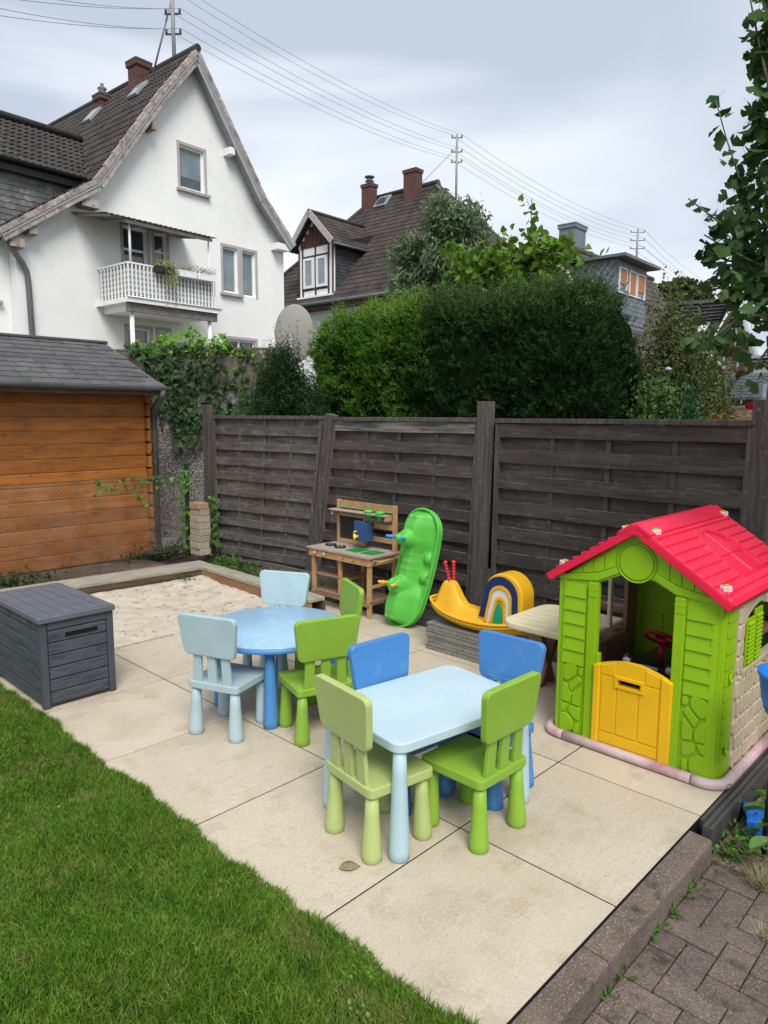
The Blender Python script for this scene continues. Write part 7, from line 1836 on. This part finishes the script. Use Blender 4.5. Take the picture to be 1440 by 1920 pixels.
weeds('dark weeds behind the chain-link fence at the foot of the shed', g_(900, 4.1, 7.6, .25, .14, .06, .06) + g_(600, 2.2, 7.25, .25, .1, .06, .05), .045, m_ivyd)
weeds('green weeds in the flower bed beside the blue toy', g_(150, 3.06, .80, .06, .05, -.08, .03) + g_(60, 2.92, .84, .04, .03, -.09, .03) + g_(300, 3.4, .5, .25, .2, -.08, .06), .03, m_green1)
m_dg = mat('dry_grass', (0.22, 0.24, 0.10), (0.30, 0.28, 0.15), rough=.8, scale=20, island=.3)
def tuft(x, y, z, n, h, label):
    a = rng.uniform(0, 2 * PI, n); d = np.stack([np.cos(a) * .7, np.sin(a) * .7, np.ones(n) * .8], 1); P_ = np.stack([x + rng.normal(0, .012, n), y + rng.normal(0, .012, n), np.full(n, z)], 1)
    return stuff(leafmesh('grass_tuft', P_, np.cross(d, rng.normal(size=(n, 3))), h, [(0, .5), (.5, .4), (1, 0), (.5, -.4), (0, -.5)], m_dg, asp=.03, dirv=d), label, 'grass')
tuft(2.83, .69, -.10, 160, .10, 'dry grass tuft between the paving blocks near the flower bed')
tuft(2.55, .60, -.10, 60, .06, 'sparse dry grass in the paving joint at the right edge')
jp = [(1.75 + .0985 * rng.integers(0, 11) + rng.normal(0, .012), .886 - .0985 * rng.integers(0, 5) + rng.normal(0, .005), -.112 + abs(rng.normal(0, .006))) for _ in range(260)]
weeds('moss and tiny weeds in the joints of the paving', jp, .012, m_green1, name='joint_moss')
# broad leaves over the blue toy
t = thing('broad_leaf_plant', 'plant with broad green leaves overhanging the blue toy at the right edge', 'plant', (3.03, .70, -.09))
for (u, v, sz, rot) in ((1432, 1512, .09, 1.9), (1440, 1575, .10, 2.6), (1455, 1540, .08, 2.2), (1436, 1488, .05, 1.6), (1470, 1500, .09, 1.8)):
    p = atz(u, v, .06) - Vector(t.location); b = MB()
    b.grid(lambda i, j: ((i - .1) * sz, (j - .5) * sz * .75 * math.sin(PI * min(1, max(0.02, i)) ** .8), .012 * math.cos(6 * j) - .3 * sz * (i - .4) ** 2), 8, 6); o = b.build('leaf', MC['vine_leaf_mat'] if u != 1436 else m_ivyl, t, fix=False); o.location = p; o.rotation_euler = (.2, .25, rot)
b = MB(); b.tube([(0, 0, -.02), (.02, -.02, .1), (.05, -.06, .16)], .005, 6); b.build('stems', m_green1, t)
# leaf litter on the bed
m_ll = mat('leaf_litter_mat', (0.16, 0.075, 0.035), (0.10, 0.055, 0.03), rough=.9, scale=30, island=.5)
n = 420; P_ = np.stack([rng.uniform(2.98, 4.6, n), rng.uniform(.1, .86, n), np.full(n, -.080)], 1); nv = rng.normal(size=(n, 3)) * .4; nv[:, 2] += 1
stuff(leafmesh('leaf_litter', P_, nv, .045, OVAL, m_ll, asp=.7), 'brown fallen leaves on the flower bed', 'leaves')
for (u, v, s, lab) in ((1365, 1500, .05, 'curled orange brown leaf on the bed beside the dark edging'), (1358, 1532, .05, 'crumpled brown leaf near the end of the dark edging'), (1372, 1595, .04, 'small yellow leaf on the gravel by the border block')):
    p = atz(u, v, -.08); dryleaf(p.x, p.y, p.z + .002, s, u * .7, lab, mat('yellow_dead', (0.42, 0.36, 0.04), rough=.7) if v == 1595 else mat('orange_dead', (0.30, 0.13, 0.035), (0.2, 0.08, 0.03), rough=.8, scale=40), .4)
# ---- dark edging rails beside the playhouse
m_rail = mat('dark_plastic_rail', (0.055, 0.053, 0.054), (0.075, 0.072, 0.072), rough=.45, scale=7)
t = thing('edging_rail', 'dark plastic edging rails running along the right side of the playhouse', 'edging', (2.93, .95, 0))
b = MB(); b.prism([(.035, -.10), (.035, -.004), (.020, -.004), (.020, -.014), (.012, -.014), (.012, -.10)], YZ, .06, 1.7); b.build('rail', m_rail, t)
b = MB(); b.prism([(.005, -.12), (.005, .004), (-.012, .004), (-.012, -.006), (-.022, -.006), (-.022, .004), (-.036, .004), (-.036, -.12)], YZ, .0, 1.7); b.build('rail', m_rail, t, bev=.001)
# ---- blue toy scoop lying on the bed and blue ball/bucket at the frame edge
m_bt = plastic('toy_blue', (0.01, 0.16, 0.62))
p = atz(1418, 1560, -.08); t = thing('blue_toy', 'blue plastic sand toy lying on the flower bed under broad leaves', 'toy', (p.x, p.y, -.085), R(-70))
b = MB(); b.prism(rpoly([(-.03, 0), (.03, 0), (.038, .055), (-.038, .055)], .008, 3), lambda a, z, d: (a * (1 + d * 2), d, z), -.02, .16); b.build('body', m_bt, t, bev=.004)
b = MB(); b.prism(rpoly([(-.036, .0), (.036, .0), (.045, .07), (-.045, .07)], .01, 3), lambda a, z, d: (a, d, z), -.045, -.02); b.build('rim', m_bt, t, bev=.004)
p = atx(1492, 1302, 3.12); t = thing('blue_tub', 'blue plastic tub on legs cut off by the right edge beside the playhouse', 'toy', (p.x, p.y, 0)); 
b = MB(); b.lathe((0, 0, p.z), [(0, -.085), (.105, -.085), (.122, -.03), (.136, .07), (.142, .07), (.142, .085), (.130, .085), (.112, -.07), (0, -.075)], 40); b.build('tub', m_bt, t)
for k in range(3):
    a = R(20 + 120 * k); MB().tube([(.075 * math.cos(a), .075 * math.sin(a), p.z - .08), (.085 * math.cos(a), .085 * math.sin(a), -.10)], .011, 8).build('leg', m_blk, t)
apply_cuts()
